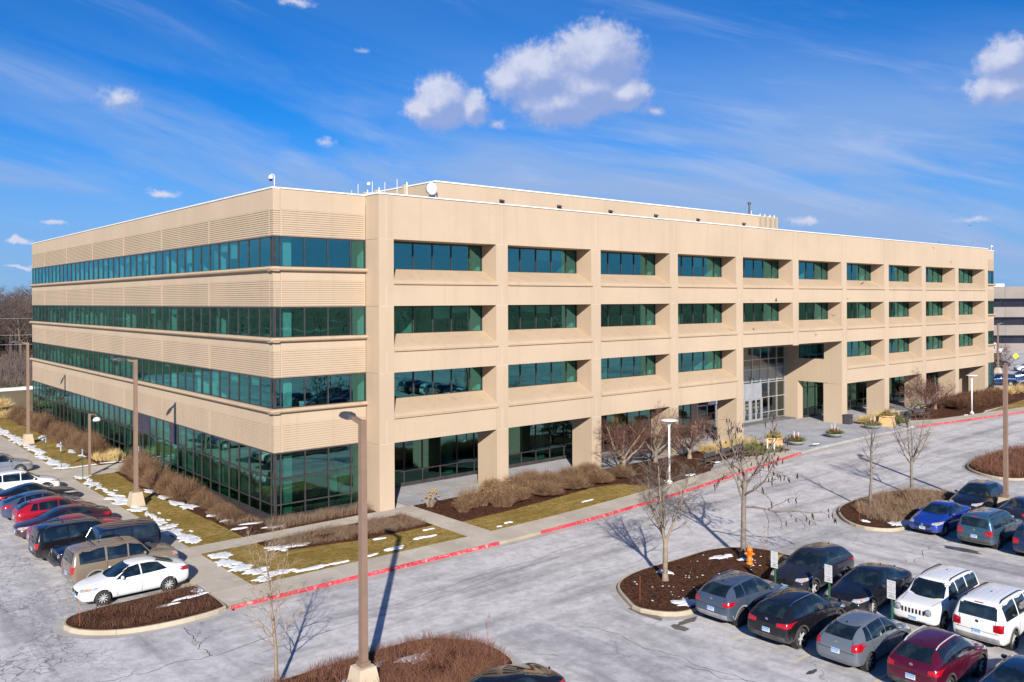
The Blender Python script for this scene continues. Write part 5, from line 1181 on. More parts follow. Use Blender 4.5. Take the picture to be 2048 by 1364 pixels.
def car(name, label, cls, L, Wd, H, pt, loc, nose, z=ZR, opts=None, cat='car'):
    o_ = dict(rails=False, clad=False, rim='rim_silver', spokes=7, wheel=None, plate='rear', mirror=None, rearclad=None, grille='black_trim', amber=True); o_.update(opts or {})
    C = CL[cls]; st = ST[cls]; hs = H / C['H']; hw = Wd / 2
    X = lambda t: L / 2 - t * L
    bm = bmesh.new(); rings = []; cl = bm.edges.layers.float.new('crease_edge')
    for (t, zb, zs, zt, ws, wt) in st:
        zb, zs, zt = zb, zs * hs, zt * hs; x = X(t); zm = zb + (zs - zb) * .50; e = .93 if t in (0, 1) else 1
        half = [(0, zb), (.78 * hw * ws, zb), (.955 * hw * ws, zb + .07), (1.0 * hw * ws, zm), (.965 * hw * ws, zs), (hw * wt, zt - .055 * min(1, (zt - zs) / .2)), (hw * wt * .55, zt - .008), (0, zt)]
        r_ = [bm.verts.new((x, y, zz)) for y, zz in half] + [bm.verts.new((x, -y, zz)) for y, zz in half[6:0:-1]]
        rings.append(r_)
    n = 14
    for a, b in zip(rings, rings[1:]):
        for k in range(n):
            f = bm.faces.new((a[k], a[(k + 1) % n], b[(k + 1) % n], b[k]))
        if C['crease']:
            for k in (4, 5, 9, 10, 2, 12):
                ed = bm.edges.get((a[k], b[k]))
                if ed: ed[cl] = C['crease']
    for r_, rev in ((rings[0], False), (rings[-1], True)):
        for k in range(1, 6):
            q = (r_[k], r_[k + 1], r_[n - k - 1], r_[n - k]); bm.faces.new(q[::-1] if rev else q)
        q = (r_[0], r_[1], r_[n - 1]); bm.faces.new(q[::-1] if rev else q); q = (r_[6], r_[7], r_[8]); bm.faces.new(q[::-1] if rev else q)
    bmesh.ops.recalc_face_normals(bm, faces=bm.faces)
    me = bpy.data.meshes.new('tmp'); bm.to_mesh(me); bm.free()
    tmp = bpy.data.objects.new('tmp', me); col.objects.link(tmp)
    ms = tmp.modifiers.new('s', 'SUBSURF'); ms.levels = ms.render_levels = 2
    dg = bpy.context.evaluated_depsgraph_get(); m1 = bpy.data.meshes.new_from_object(tmp.evaluated_get(dg))
    # bring the smoothed shell back to its true size
    xs = [v.co for v in m1.vertices]; mx = max(v.x for v in xs); mn = min(v.x for v in xs); my = max(v.y for v in xs); mz = max(v.z for v in xs)
    for v in m1.vertices: v.co.x = (v.co.x - (mx + mn) / 2) * L / (mx - mn); v.co.y *= hw / my; v.co.z *= H / mz
    bmx = bmesh.new(); bmx.from_mesh(m1); bvh = BVHTree.FromBMesh(bmx); bmx.free()
    wr = o_['wheel'] or (.315 if cls in ('sedan', 'coupe', 'lift', 'hatch') else .36)
    cut = MB()
    for t in C['wh']:
        for s in (-1, 1): cut.lathe([(wr + .055, s * (hw - .27)), (wr + .055, s * (hw + .3))], 28, (X(t), 0, wr), 'y')
    cm_ = cut.mesh('cut', None, False, True); co = bpy.data.objects.new('cut', cm_); col.objects.link(co)
    t2 = bpy.data.objects.new('tmp2', m1); col.objects.link(t2)
    bo = t2.modifiers.new('b', 'BOOLEAN'); bo.object = co; bo.operation = 'DIFFERENCE'; bo.solver = 'EXACT'
    dg = bpy.context.evaluated_depsgraph_get(); body = bpy.data.meshes.new_from_object(t2.evaluated_get(dg)); body.name = 'car_body'
    for q in (tmp, t2, co): bpy.data.objects.remove(q)
    body.materials.clear(); body.materials.append(MATS[pt]); smooth_angle(body, 40)
    rz = 0.0 if nose > 0 else math.pi
    root = thing(name, label, cat, (loc[0], loc[1], z), rz + (loc[2] if len(loc) > 2 else 0))
    link('body', body, root)
    def hit(org, d):
        r = bvh.ray_cast(Vector(org), Vector(d)); return (r[0], r[1]) if r[0] is not None else None
    def patch(nm, mat, lo, up, axis, sg, off=.006, n=8, m=5, par=None):
        """surface piece laid on the shell: lo/up are polylines in the plane across `axis`, seen from side sg"""
        def along(pl, u):
            f = u * (len(pl) - 1); i = min(int(f), len(pl) - 2); g = f - i; return pl[i][0] + (pl[i + 1][0] - pl[i][0]) * g, pl[i][1] + (pl[i + 1][1] - pl[i][1]) * g
        mb = MB(); idx = {}
        for i in range(n + 1):
            a, b = along(lo, i / n), along(up, i / n)
            for j in range(m + 1):
                p, q = a[0] + (b[0] - a[0]) * j / m, a[1] + (b[1] - a[1]) * j / m
                org, d = ((p, sg * 3, q), (0, -sg, 0)) if axis == 'y' else ((sg * 5, p, q), (-sg, 0, 0)) if axis == 'x' else ((p, q, 4), (0, 0, -1))
                h = hit(org, d)
                if h: idx[i, j] = len(mb.v); mb.v.append(tuple(h[0] + h[1] * off))
        for i in range(n):
            for j in range(m):
                k = [(i, j), (i + 1, j), (i + 1, j + 1), (i, j + 1)]
                if all(c in idx for c in k): mb.f.append(tuple(idx[c] for c in k))
        if not mb.f: return None
        return mb.build(nm, mat, par or root, smooth=True, fixn=False)
    bz = lambda t: interp(st, t, 2) * hs + .035
    tz = lambda t: interp(st, t, 3) * hs - .085
    # glass
    wt0 = interp(st, .27 if cls not in ('jeep',) else .36, 5); wtr = st[7][5]
    z0, z1 = C['ws'][0] * hs, C['ws'][1] * hs
    patch('windscreen', 'car_glass', [(-hw * .76, z0), (-hw * .40, z0 - .03), (hw * .40, z0 - .03), (hw * .76, z0)], [(-hw * wtr * .93, z1), (hw * wtr * .93, z1)], 'x', 1, n=12, m=8)
    z0, z1 = C['rw'][0] * hs, C['rw'][1] * hs; a, b = C['rwhw']
    patch('rear_window', 'car_glass', [(-hw * a, z0), (hw * a, z0)], [(-hw * b, z1), (hw * b, z1)], 'x', -1, n=10, m=7)
    for s in (-1, 1):
        for (l0, l1), (u0, u1) in C['win']:
            N_ = 6; lo = [(X(l0 + (l1 - l0) * k / N_), bz(l0 + (l1 - l0) * k / N_)) for k in range(N_ + 1)]; up = [(X(u0 + (u1 - u0) * k / N_), tz(u0 + (u1 - u0) * k / N_)) for k in range(N_ + 1)]
            patch('side_window', 'car_glass', lo, up, 'y', s, n=8, m=5)
        # door shut lines and handles
        dl = [C['win'][0][0][0] + .015, C['win'][1][0][0] - .006] + ([C['win'][1][0][1] + .004] if cls != 'coupe' else [])
        for t in dl: patch('door_seam', 'black_trim', [(X(t) - .008, .30), (X(t) + .008, .30)], [(X(t) - .008, bz(t) - .03), (X(t) + .008, bz(t) - .03)], 'y', s, .004, 1, 8)
        for t in dl[1:]:
            h = hit((X(t) + .16, s * 3, bz(t) - .13), (0, -s, 0))
            if h: MB().box(h[0].x - .09, h[0].x + .09, h[0].y - .012 if s > 0 else h[0].y - .025, h[0].y + .025 if s > 0 else h[0].y + .012, h[0].z - .016, h[0].z + .016).build('door_handle', 'chrome' if o_.get('chrome') else pt, root)
        # mirrors
        t = C['win'][0][0][0] + .055; h = hit((X(t), s * 3, bz(t) + .02), (0, -s, 0))
        if h:
            mbm = MB().lathe([(.0, -.09), (.06, -.075), (.085, -.02), (.085, .05), (.04, .085), (.0, .09)], 10, (0, 0, 0), 'y')
            mm = mbm.build('wing_mirror', o_['mirror'] or pt, root, (h[0].x, h[0].y + s * .12, h[0].z + .06), smooth=True); mm.scale = (.8, 1.15, .85)
        # head and tail lamps
        a, b = (C['hl'][0] * hs, C['hl'][1] * hs)
        if not o_.get('roundlamps'):
            patch('headlight', 'lamp_clear', [(s * hw * .52, a + .03), (s * hw * .80, a), (s * hw * .95, a + .06)], [(s * hw * .54, b - .03), (s * hw * .80, b), (s * hw * .95, b + .02)], 'x', 1, .008, 8, 4)
            if o_['amber']: patch('marker_lamp', 'lamp_amber', [(X(.055) - .09, a + .06), (X(.055) + .02, a + .05)], [(X(.055) - .09, a + .12), (X(.055) + .02, a + .11)], 'y', s, .009, 3, 2)
        a, b = (C['tl'][0] * hs, C['tl'][1] * hs); ti = o_.get('tail_in', .60)
        patch('tail_light', 'lamp_red', [(s * hw * ti, a + .02), (s * hw * .84, a), (s * hw * .945, a + .02)], [(s * hw * ti, b - .04), (s * hw * .84, b), (s * hw * .945, b)], 'x', -1, .010, 8, 5)
    # grille, lower intakes, bumper trim
    a, b = C['gr'][0] * hs, C['gr'][1] * hs
    if o_.get('slots'):
        for k in range(7):
            y = (k - 3) * .135; patch('grille_slot', 'black_trim', [(y - .036, a + .03), (y + .036, a + .03)], [(y - .036, b - .03), (y + .036, b - .03)], 'x', 1, .010, 2, 3)
    else:
        patch('grille', o_['grille'], [(-hw * .42, a), (hw * .42, a)], [(-hw * .54, b), (hw * .54, b)], 'x', 1, .007, 10, 4)
        if not o_.get('noem'):
            h = hit((5, 0, b - .04), (-1, 0, 0))
            if h: MB().lathe([(.0, .0), (.055, .0), (.065, .012), (.0, .02)], 16, (h[0].x, 0, h[0].z), 'x').build('emblem', 'chrome', root)
    patch('lower_intake', 'black_trim', [(-hw * .5, .27), (hw * .5, .27)], [(-hw * .55, .38), (hw * .55, .38)], 'x', 1, .007, 10, 3)
    if o_.get('roundlamps'):
        for s in (-1, 1):
            h = hit((5, s * hw * .66, (C['hl'][0] + C['hl'][1]) / 2 * hs), (-1, 0, 0))
            if h:
                rl = MB().lathe([(.115, -.02), (.12, .03), (.10, .045), (.0, .055)], 20, (h[0].x, h[0].y, h[0].z), 'x').build('headlight', 'lamp_clear', root, smooth=True); MB().lathe([(.12, .02), (.135, .03), (.12, .05)], 20, (h[0].x, h[0].y, h[0].z), 'x', False).build('bezel', 'chrome', rl)
    rc = o_['rearclad'] or ('cladding' if o_['clad'] else None)
    if rc:
        patch('rear_bumper_trim', rc, [(-hw * .93, .36), (hw * .93, .36)], [(-hw * .95, .56), (hw * .95, .56)], 'x', -1, .008, 14, 4)
        patch('front_bumper_trim', rc, [(-hw * .9, .30), (hw * .9, .30)], [(-hw * .92, .42), (hw * .92, .42)], 'x', 1, .0085, 14, 3)
        for s in (-1, 1): patch('sill_trim', rc, [(X(C['wh'][0]) - wr - .06, .27), (X(C['wh'][1]) + wr + .06, .27)], [(X(C['wh'][0]) - wr - .06, .42), (X(C['wh'][1]) + wr + .06, .42)], 'y', s, .008, 12, 3)
        for s in (-1, 1):
            for t in C['wh']:
                lo = [(X(t) + (wr + .058) * math.cos(q), wr + (wr + .058) * math.sin(q)) for q in [math.pi * (-.08 + 1.16 * k / 16) for k in range(17)]]
                up = [(X(t) + (wr + .125) * math.cos(q), wr + (wr + .125) * math.sin(q)) for q in [math.pi * (-.08 + 1.16 * k / 16) for k in range(17)]]
                patch('arch_trim', rc, lo, up, 'y', s, .008, 16, 2)
    # plates
    def plate(side):
        zz = (o_.get('plz') or (.70 if side < 0 else .46)) * (hs if side < 0 else 1); h = hit((side * 5, 0, zz), (-side, 0, 0))
        if h:
            x = h[0].x + side * .012
            p = MB().box(x - .006, x + .006, -.155, .155, zz - .078, zz + .078).build('number_plate', 'plate_white', root)
            x2 = x + side * .008
            MB().box(x2 - .003, x2 + .003, -.15, .15, zz + .025, zz + .072).build('plate_band', 'plate_blue', p)
            mb = MB()
            for k in range(6): y = -.12 + k * .046; mb.box(x2 - .002, x2 + .002, y, y + .026, zz - .05, zz + .012)
            mb.build('plate_characters', 'sign_blue', p)
    plate(-1)
    if o_['plate'] == 'both': plate(1)
    if not o_.get('noem'):
        zz = (C['rw'][0] - .13) * hs; h = hit((-5, 0, zz), (1, 0, 0))
        if h: MB().lathe([(.0, -.02), (.06, -.012), (.05, .0), (.0, .0)], 14, (h[0].x, 0, h[0].z), 'x').build('emblem', 'chrome', root)
    # rear wiper and high brake lamp on upright tails, roof rails, roof fin
    if cls in ('hatch', 'cuv', 'box'):
        h = hit((-5, .0, (C['rw'][0] + .05) * hs), (1, 0, 0))
        if h: MB().tube([h[0] + Vector((-.02, -.02, 0)), h[0] + Vector((-.01, .36, .05))], .009, 5).build('rear_wiper', 'black_trim', root)
    if o_['rails']:
        for s in (-1, 1):
            pts = []
            for k in range(9):
                t = .44 + (.40 if cls != 'box' else .46) * k / 8; h = hit((X(t), s * hw * wtr * .86, 4), (0, 0, -1))
                if h: pts.append(h[0] + Vector((0, 0, .045 if 0 < k < 8 else -.01)))
            if len(pts) > 3: MB().tube(pts, .020, 6).build('roof_rail', o_.get('railmat', 'chrome'), root)
    if o_.get('fin', True):
        h = hit((X(.80 if cls in ('cuv', 'hatch', 'lift') else .70), 0, 4), (0, 0, -1))
        if h: MB().add([(h[0].x + .08, 0, h[0].z - .01), (h[0].x - .07, -.02, h[0].z - .01), (h[0].x - .07, .02, h[0].z - .01), (h[0].x - .06, 0, h[0].z + .06)], [(0, 1, 3), (0, 3, 2), (1, 2, 3), (0, 2, 1)]).build('roof_fin', 'black_trim', root)
    if o_.get('crossbars'):
        for t in (.52, .78):
            h = hit((X(t), 0, 4), (0, 0, -1)); MB().tube([(X(t), -hw * .6, h[0].z + .06), (X(t), hw * .6, h[0].z + .06)], .022, 6).build('roof_bar', 'black_trim', root)
    if o_.get('roofglass'): patch('roof_panel', 'car_glass', [(X(.45), -hw * .42), (X(.45), hw * .42)], [(X(.66), -hw * .42), (X(.66), hw * .42)], 'z', 1, .005, 6, 5)
    if o_.get('ribs'):
        for k in range(5):
            y = (k - 2) * .2; patch('roof_rib', pt, [(X(.42), y - .02), (X(.42), y + .02)], [(X(.88), y - .02), (X(.88), y + .02)], 'z', 1, .010, 2, 12)
    # lid and bumper seams, high brake lamp
    zt_ = C['tl'][0] * hs - .06
    patch('bumper_seam', 'black_trim', [(-hw * .93, zt_ - .008), (hw * .93, zt_ - .008)], [(-hw * .93, zt_ + .008), (hw * .93, zt_ + .008)], 'x', -1, .004, 14, 1)
    for s in (-1, 1):
        patch('lid_seam', 'black_trim', [(s * hw * .70 - .008, zt_), (s * hw * .70 + .008, zt_)], [(s * hw * .66 - .008, C['rw'][0] * hs - .02), (s * hw * .66 + .008, C['rw'][0] * hs - .02)], 'x', -1, .0045, 1, 7)
        patch('hood_seam', 'black_trim', [(X(.07), s * hw * .66 - .008), (X(.07), s * hw * .66 + .008)], [(X(.25), s * hw * .78 - .008), (X(.25), s * hw * .78 + .008)], 'z', 1, .004, 1, 8)
    if cls == 'box': patch('high_brake_lamp', 'lamp_red', [(-.16, C['rw'][1] * hs + .03), (.16, C['rw'][1] * hs + .03)], [(-.16, C['rw'][1] * hs + .06), (.16, C['rw'][1] * hs + .06)], 'x', -1, .008, 4, 1)
    # wheels
    ty, rm, dk = wheel_mesh(wr, o_['rim'], o_['spokes'])
    for t in C['wh']:
        for s in (-1, 1):
            w = link('wheel', ty, root, (X(t), s * (hw - .125), wr), 0 if s > 0 else math.pi)
            link('rim', rm, w); link('brake_disc', dk, w)
            MB().lathe([(wr + .05, -.13 if s > 0 else .13), (wr + .05, .11 if s > 0 else -.11)], 20, (X(t), s * (hw - .125), wr), 'y', False).build('wheel_arch', 'black_trim', root)
    # one dark floor pan closes the underside
    MB().box(X(.88), X(.12), -hw * .74, hw * .74, .17, .24).build('floor_pan', 'black_trim', root)
    if cls == 'jeep':
        sp = link('spare_wheel', ty, root, (-L / 2 - .12, 0, .98), math.pi / 2); link('rim', rm, sp)
        for s in (-1, 1):
            for t in C['wh']:
                a = [(X(t) - .58, .66), (X(t) - .42, .90), (X(t) + .42, .90), (X(t) + .60, .72)]
                MB().extrude([(p[0], p[1]) for p in a] + [(p[0], p[1] - .05) for p in a[::-1]], 'y', s * (hw - .32), s * (hw + .02)).build('fender', 'cladding', root, fixn=True)
            MB().box(X(.62), X(.33), s * (hw - .06), s * (hw + .04), .38, .44).build('step', 'cladding', root)
        MB().box(L / 2 - .02, L / 2 + .18, -.75, .75, .50, .66).build('front_bumper', 'cladding', root)
        MB().tube([(X(.40), -hw * .86, 1.66), (X(.345), -hw * .82, 1.25)], .018, 6).build('screen_post', 'chrome', root)
    return root
B_ = dict
car('sedan', 'white four-door sedan parked nose-out beside the rounded mulch island', 'sedan', 4.62, 1.78, 1.47, 'paint_white', (-9.6, -6.25), -1, opts=B_(spokes=10, plate='both'))
car('suv', 'tan boxy suv parked nose-in beside the white sedan', 'box', 4.78, 1.96, 1.80, 'paint_tan', (-9.25, -3.5, .02), 1, opts=B_(clad=True, rails=False, rearclad='grey_clad', railmat='black_trim', crossbars=True))
car('offroader', 'dark navy hardtop off-roader with its spare wheel towards the walk', 'jeep', 4.6, 1.86, 1.84, 'paint_navy', (-9.2, -.85), -1, opts=B_(slots=True, roundlamps=True, noem=True, wheel=.38, rim='rim_dark', spokes=5, plate='rear', fin=False))
car('suv', 'black suv with chrome roof rails parked beyond the off-roader', 'box', 4.8, 1.88, 1.76, 'paint_black', (-9.55, 1.75), 1, opts=B_(rails=True, clad=True))
car('sedan', 'bright red sedan parked nose-in between the black suv and a plum sedan', 'sedan', 4.8, 1.84, 1.46, 'paint_red', (-9.2, 4.3), 1, opts=B_(spokes=5))
car('sedan', 'plum-brown sedan with a chrome grille parked nose-out', 'sedan', 4.85, 1.84, 1.45, 'paint_plum', (-9.35, 6.8), -1, opts=B_(grille='chrome', plate='both'))
car('hatchback', 'red hatchback parked nose-in between the plum sedan and a blue-grey liftback', 'hatch', 4.5, 1.82, 1.54, 'paint_red', (-9.1, 9.35), 1, opts=B_(tail_in=.5))
car('liftback', 'dark blue-grey liftback parked nose-in beyond the red hatchback', 'lift', 4.5, 1.78, 1.50, 'paint_bluegrey', (-9.35, 11.9), 1)
car('coupe', 'black two-door coupe parked nose-in beside the white suv', 'coupe', 4.75, 1.82, 1.40, 'paint_black', (-9.0, 15.2), 1, opts=B_(spokes=10))
car('suv', 'white suv parked nose-in near the side door walk', 'cuv', 4.75, 1.9, 1.70, 'paint_white', (-9.3, 18.8), 1, opts=B_(clad=True))
car('suv', 'silver-grey crossover parked nose-in across from the accessible parking signs', 'cuv', 4.7, 1.88, 1.66, 'paint_silver', (-9.2, 27.4), 1, opts=B_(spokes=10, wheel=.375))
car('hatchback', 'silver hatchback parked beyond the silver-grey crossover', 'hatch', 4.3, 1.78, 1.52, 'paint_silver', (-9.5, 31.6), 1)
# right-hand lot
car('crossover', 'slate-grey crossover with silver roof rails parked against the hydrant island', 'cuv', 4.28, 1.79, 1.66, 'paint_slate', (8.6, -25.35), 1, opts=B_(rails=True, clad=True, rearclad='grey_clad', rim='rim_dark'))
car('crossover', 'black crossover with silver roof rails and thin red tail lamps', 'cuv', 4.48, 1.85, 1.66, 'paint_black', (8.45, -28.0), 1, opts=B_(rails=True, spokes=5, wheel=.375, clad=True, tail_in=.45))
car('hatchback', 'steel-grey hatchback with tall red corner lamps', 'hatch', 4.3, 1.72, 1.54, 'paint_steel', (8.5, -30.65), 1, opts=B_(spokes=7, tail_in=.66))
car('crossover', 'maroon crossover with dark roof rails parked beyond the steel-grey hatchback', 'cuv', 4.26, 1.78, 1.68, 'paint_maroon', (8.35, -33.3), 1, opts=B_(rails=True, railmat='rim_silver', clad=True))
car('sedan', 'dark navy sedan parked beyond the maroon crossover', 'sedan', 4.8, 1.84, 1.47, 'paint_midblue', (8.6, -35.95), 1)
car('crossover', 'dark charcoal crossover facing the slate-grey one across the sign row', 'cuv', 4.56, 1.84, 1.70, 'paint_charcoal', (13.85, -25.45), -1, opts=B_(plate='both', clad=True, spokes=5, wheel=.365))
car('sedan', 'black sedan with a meshed chrome grille behind the middle sign', 'sedan', 4.86, 1.86, 1.48, 'paint_black', (13.7, -28.15), -1, opts=B_(plate='both', grille='rim_dark', spokes=10, wheel=.335, chrome=True))
car('suv', 'white boxy suv with round headlamps and a seven-slot grille', 'box', 4.42, 1.76, 1.67, 'paint_white', (14.25, -30.75), -1, opts=B_(slots=True, roundlamps=True, rails=True, railmat='black_trim', plate='both', mirror='black_trim', noem=True, ribs=True, spokes=5))
car('suv', 'white suv with black roof bars backing onto the sign row', 'box', 4.85, 1.86, 1.80, 'paint_white', (14.3, -33.15), 1, opts=B_(rails=True, railmat='black_trim', clad=True, rearclad='grey_clad', ribs=True))
car('sedan', 'white sedan parked beyond the white suv with roof bars', 'sedan', 4.7, 1.82, 1.46, 'paint_white', (14.2, -35.9), 1)
car('sedan', 'bright blue compact sedan parked nose-out against the dry grass island', 'sedan', 4.66, 1.8, 1.47, 'paint_blue', (28.0, -25.1), -1, opts=B_(plate='both'))
car('suv', 'dusty teal-blue suv parked tail-out beside the bright blue sedan', 'box', 4.44, 1.82, 1.74, 'paint_teal', (27.35, -27.95), 1, opts=B_(rails=True, railmat='black_trim', clad=True))
car('suv', 'dark blue boxy suv parked tail-out beyond the dusty teal one', 'box', 4.25, 1.8, 1.68, 'paint_midblue', (27.2, -30.6), 1, opts=B_(rails=True, railmat='black_trim'))
car('crossover', 'black crossover with silver rails at the far side of the dry grass island', 'cuv', 4.75, 1.88, 1.70, 'paint_black', (33.7, -24.9), -1, opts=B_(rails=True, chrome=True, plate='both'))
car('sedan', 'charcoal sedan parked tail-out beside the bronze lamp pole', 'sedan', 4.8, 1.84, 1.46, 'paint_charcoal', (33.1, -27.75), 1)
car('sedan', 'glossy black sedan parked against the red-brown island under the tall lamp', 'sedan', 4.9, 1.86, 1.46, 'paint_black', (-4.95, -25.75), -1)

# ------------------------------------------------------------------ lamps, signs, furniture
def tall_lamp(x, y, top, arm, label, basez=ZW, cone=.85):
    t = thing('street_lamp', label, 'street lamp', (x, y, basez)); h = top - basez
    mb = MB(); a, b = .46, .30
    mb.add([(-a, -a, -.1), (a, -a, -.1), (a, a, -.1), (-a, a, -.1), (-b, -b, cone), (b, -b, cone), (b, b, cone), (-b, b, cone)], [(3, 2, 1, 0), (4, 5, 6, 7), (0, 1, 5, 4), (1, 2, 6, 5), (2, 3, 7, 6), (3, 0, 4, 7)])
    mb.build('concrete_base', 'pole_base', t)
    MB().box(-.17, .17, -.17, .17, cone - .01, cone + .16).build('base_cover', 'pole_bronze', t)
    MB().add([(-.115, -.115, cone + .1), (.115, -.115, cone + .1), (.115, .115, cone + .1), (-.115, .115, cone + .1), (-.10, -.10, h), (.10, -.10, h), (.10, .10, h), (-.10, .10, h)], [(3, 2, 1, 0), (4, 5, 6, 7), (0, 1, 5, 4), (1, 2, 6, 5), (2, 3, 7, 6), (3, 0, 4, 7)]).build('pole', 'pole_bronze', t)
    ax, ay = arm
    def P2(u, v, z): return (ax * u - ay * v, ay * u + ax * v, z)
    mb = MB(); mb.add([P2(.10, -.07, h - .16), P2(.55, -.09, h - .05), P2(.55, .09, h - .05), P2(.10, .07, h - .16), P2(.10, -.07, h - .02), P2(.55, -.09, h + .07), P2(.55, .09, h + .07), P2(.10, .07, h - .02)], [(3, 2, 1, 0), (4, 5, 6, 7), (0, 1, 5, 4), (1, 2, 6, 5), (2, 3, 7, 6), (3, 0, 4, 7)])
    mb.build('arm', 'pole_bronze', t)
    st = [(.5, .10, -.03, .08), (.65, .20, -.04, .13), (.95, .23, -.02, .17), (1.20, .20, .02, .15), (1.36, .10, .05, .10)]
    vs = []; fs = []
    for u, w, z0, z1 in st: vs += [P2(u, -w, h + z0), P2(u, -w * .6, h + z1), P2(u, 0, h + z1 + .02), P2(u, w * .6, h + z1), P2(u, w, h + z0)]
    for i in range(4):
        for k in range(4): fs.append((i * 5 + k, i * 5 + k + 1, i * 5 + 6 + k, i * 5 + 5 + k))
        fs.append((i * 5, i * 5 + 5, i * 5 + 9, i * 5 + 4))
    fs += [(0, 4, 3, 2, 1), (20, 21, 22, 23, 24)]
    hd = MB().add(vs, fs).build('lamp_head', 'dark_metal', t, fixn=True)
    MB().lathe([(.13, 0), (.10, -.05), (.0, -.06)], 12, P2(.9, 0, h - .03)).build('lens', 'lamp_clear', hd)
    return t
tall_lamp(-7.0, -21.6, 8.74, (0, 1), 'tall bronze lamp post on a flared concrete base in the red-brown island')
tall_lamp(-4.5, 10.0, 9.0, (-1, 0), 'tall bronze lamp post on the lawn between the side door walk and the corner')
tall_lamp(-4.4, 41.0, 9.0, (-1, 0), 'tall bronze lamp post on the lawn beyond the side door walk')
tall_lamp(34.1, -26.3, 8.65, (.94, .34), 'tall bronze lamp post between parked cars near the dry grass island')
tall_lamp(137.6, 11.4, 8.3, (1, -.3), 'tall bronze lamp post in the far car park')
def disc_lamp(x, y, top, label):
    t = thing('path_lamp', label, 'lamp', (x, y, ZW)); h = top - ZW
    MB().lathe([(.24, -.05), (.24, .10), (.20, .12)], 16).build('concrete_base', 'pole_base', t)
    MB().lathe([(.20, .12), (.18, .20), (.085, .26), (.07, .34)], 14).build('base_cover', 'lamp_white', t)
    MB().tube([(0, 0, .3), (0, 0, h - .32)], [.075, .065], 12).build('pole', 'lamp_white', t, smooth=True)
    for k in range(4):
        a = k * math.pi / 2 + .5; MB().tube([(.05 * math.cos(a), .05 * math.sin(a), h - .40), (.20 * math.cos(a), .20 * math.sin(a), h - .10)], .016, 6).build('strut', 'lamp_white', t)
    MB().lathe([(.0, -.14), (.12, -.13), (.16, -.06), (.58, -.03), (.60, .0), (.50, .04), (.0, .07)], 28, (0, 0, h)).build('disc_head', 'lamp_white', t, smooth=True)
disc_lamp(25.35, -8.0, 4.28, 'white disc-topped path lamp in the mulch left of the entrance')
disc_lamp(78.4, -7.25, 4.15, 'white disc-topped path lamp beyond the right benches')
t = thing('path_lamp', 'bronze post with a white dome lamp beside the side door walk', 'lamp', (-4.18, 21.75, ZW))
MB().box(-.18, .18, -.18, .18, -.05, .06).build('concrete_base', 'pole_base', t)
MB().box(-.075, .075, -.075, .075, .06, 4.55).build('pole', 'pole_bronze', t)
MB().tube([(0, 0, 4.45), (.30, -.22, 4.5), (.42, -.31, 4.36)], .03, 8).build('arm', 'pole_bronze', t)
MB().lathe([(.0, .27), (.10, .26), (.20, .20), (.26, .10), (.275, .0), (.0, -.03)], 20, (.42, -.31, 4.02)).build('dome_shade', 'lamp_white', t, smooth=True)

# signs: parking restriction plates with their lettering
FONT_ROWS = {}
def text_obj(txt, size, mat, parent, loc, rot, name='lettering'):
    cu = bpy.data.curves.new(name, 'FONT'); cu.body = txt; cu.size = size; cu.align_x = 'CENTER'; cu.align_y = 'CENTER'; cu.extrude = .002; cu.resolution_u = 2
    tmp = bpy.data.objects.new('tmp', cu); col.objects.link(tmp)
    me = bpy.data.meshes.new_from_object(tmp.evaluated_get(bpy.context.evaluated_depsgraph_get())); bpy.data.objects.remove(tmp); bpy.data.curves.remove(cu)
    me.materials.clear(); me.materials.append(MATS[mat]); o = link(name, me, parent, loc); o.rotation_euler = rot; return o
def faint_line(rg, w, h, z, x, mb):
    """a row of letter strokes too small to read"""
    y = -w / 2
    while y < w / 2 - .02:
        c = rg.uniform(.016, .026)
        mb.box(x - .0012, x + .0012, y, y + .006, z - h / 2, z + h / 2)
        if rg.random() < .7: mb.box(x - .0011, x + .0011, y + c - .006, y + c, z - h / 2, z + h / 2)
        if rg.random() < .8: q = rg.choice((-.5, 0, .38)); mb.box(x - .001, x + .001, y + .006, y + c - .006, z + q * h, z + q * h + .007)
        y += c + .012
def lot_sign(x, y, n, words, label, seed):
    t = thing('parking_sign', label, 'sign', (x, y, ZR)); rg = random.Random(seed)
    MB().add([(-.03, -.012, 0), (.03, -.012, 0), (.045, .02, 0), (-.045, .02, 0), (-.03, -.012, 2.0), (.03, -.012, 2.0), (.045, .02, 2.0), (-.045, .02, 2.0)], [(3, 2, 1, 0), (4, 5, 6, 7), (0, 1, 5, 4), (1, 2, 6, 5), (2, 3, 7, 6), (3, 0, 4, 7)]).build('post', 'post_green', t).rotation_euler = (0, 0, -math.pi / 2)
    p = MB().prism([(-.05, -.165), (-.038, -.165), (-.038, .165), (-.05, .165)], 1.53, 2.01).build('sign_plate', 'sign_white', t); q = MB().box(-.05, -.038, -.165, .165, 1.30, 1.515).build('lower_plate', 'sign_white', t)
    rot = (math.pi / 2, 0, -math.pi / 2); mb = MB()
    for k in range(n): faint_line(rg, .24 if k else .27, .045, 1.93 - k * .095, -.052, mb)
    if n: mb.build('lettering', 'sign_grey', p)
    for k, w in enumerate(words): text_obj(w, .088, 'sign_grey', p, (-.0525, 0, 1.93 - (n + k) * .097), rot)
    mb = MB(); faint_line(rg, .17, .04, 1.45, -.052, mb); faint_line(rg, .23, .04, 1.38, -.052, mb); mb.build('lettering', 'sign_black', q)
    for zz in (1.985, 1.555): MB().lathe([(.0, 0), (.010, 0), (.008, .006), (.0, .008)], 8, (-.058, 0, zz), 'x').build('bolt', 'dark_metal', p)
    return t
lot_sign(11.15, -25.25, 4, (), 'white four-line parking sign on a green post before the charcoal crossover', 1)
lot_sign(11.15, -27.75, 4, (), 'white four-line parking sign on a green post before the black sedan', 2)
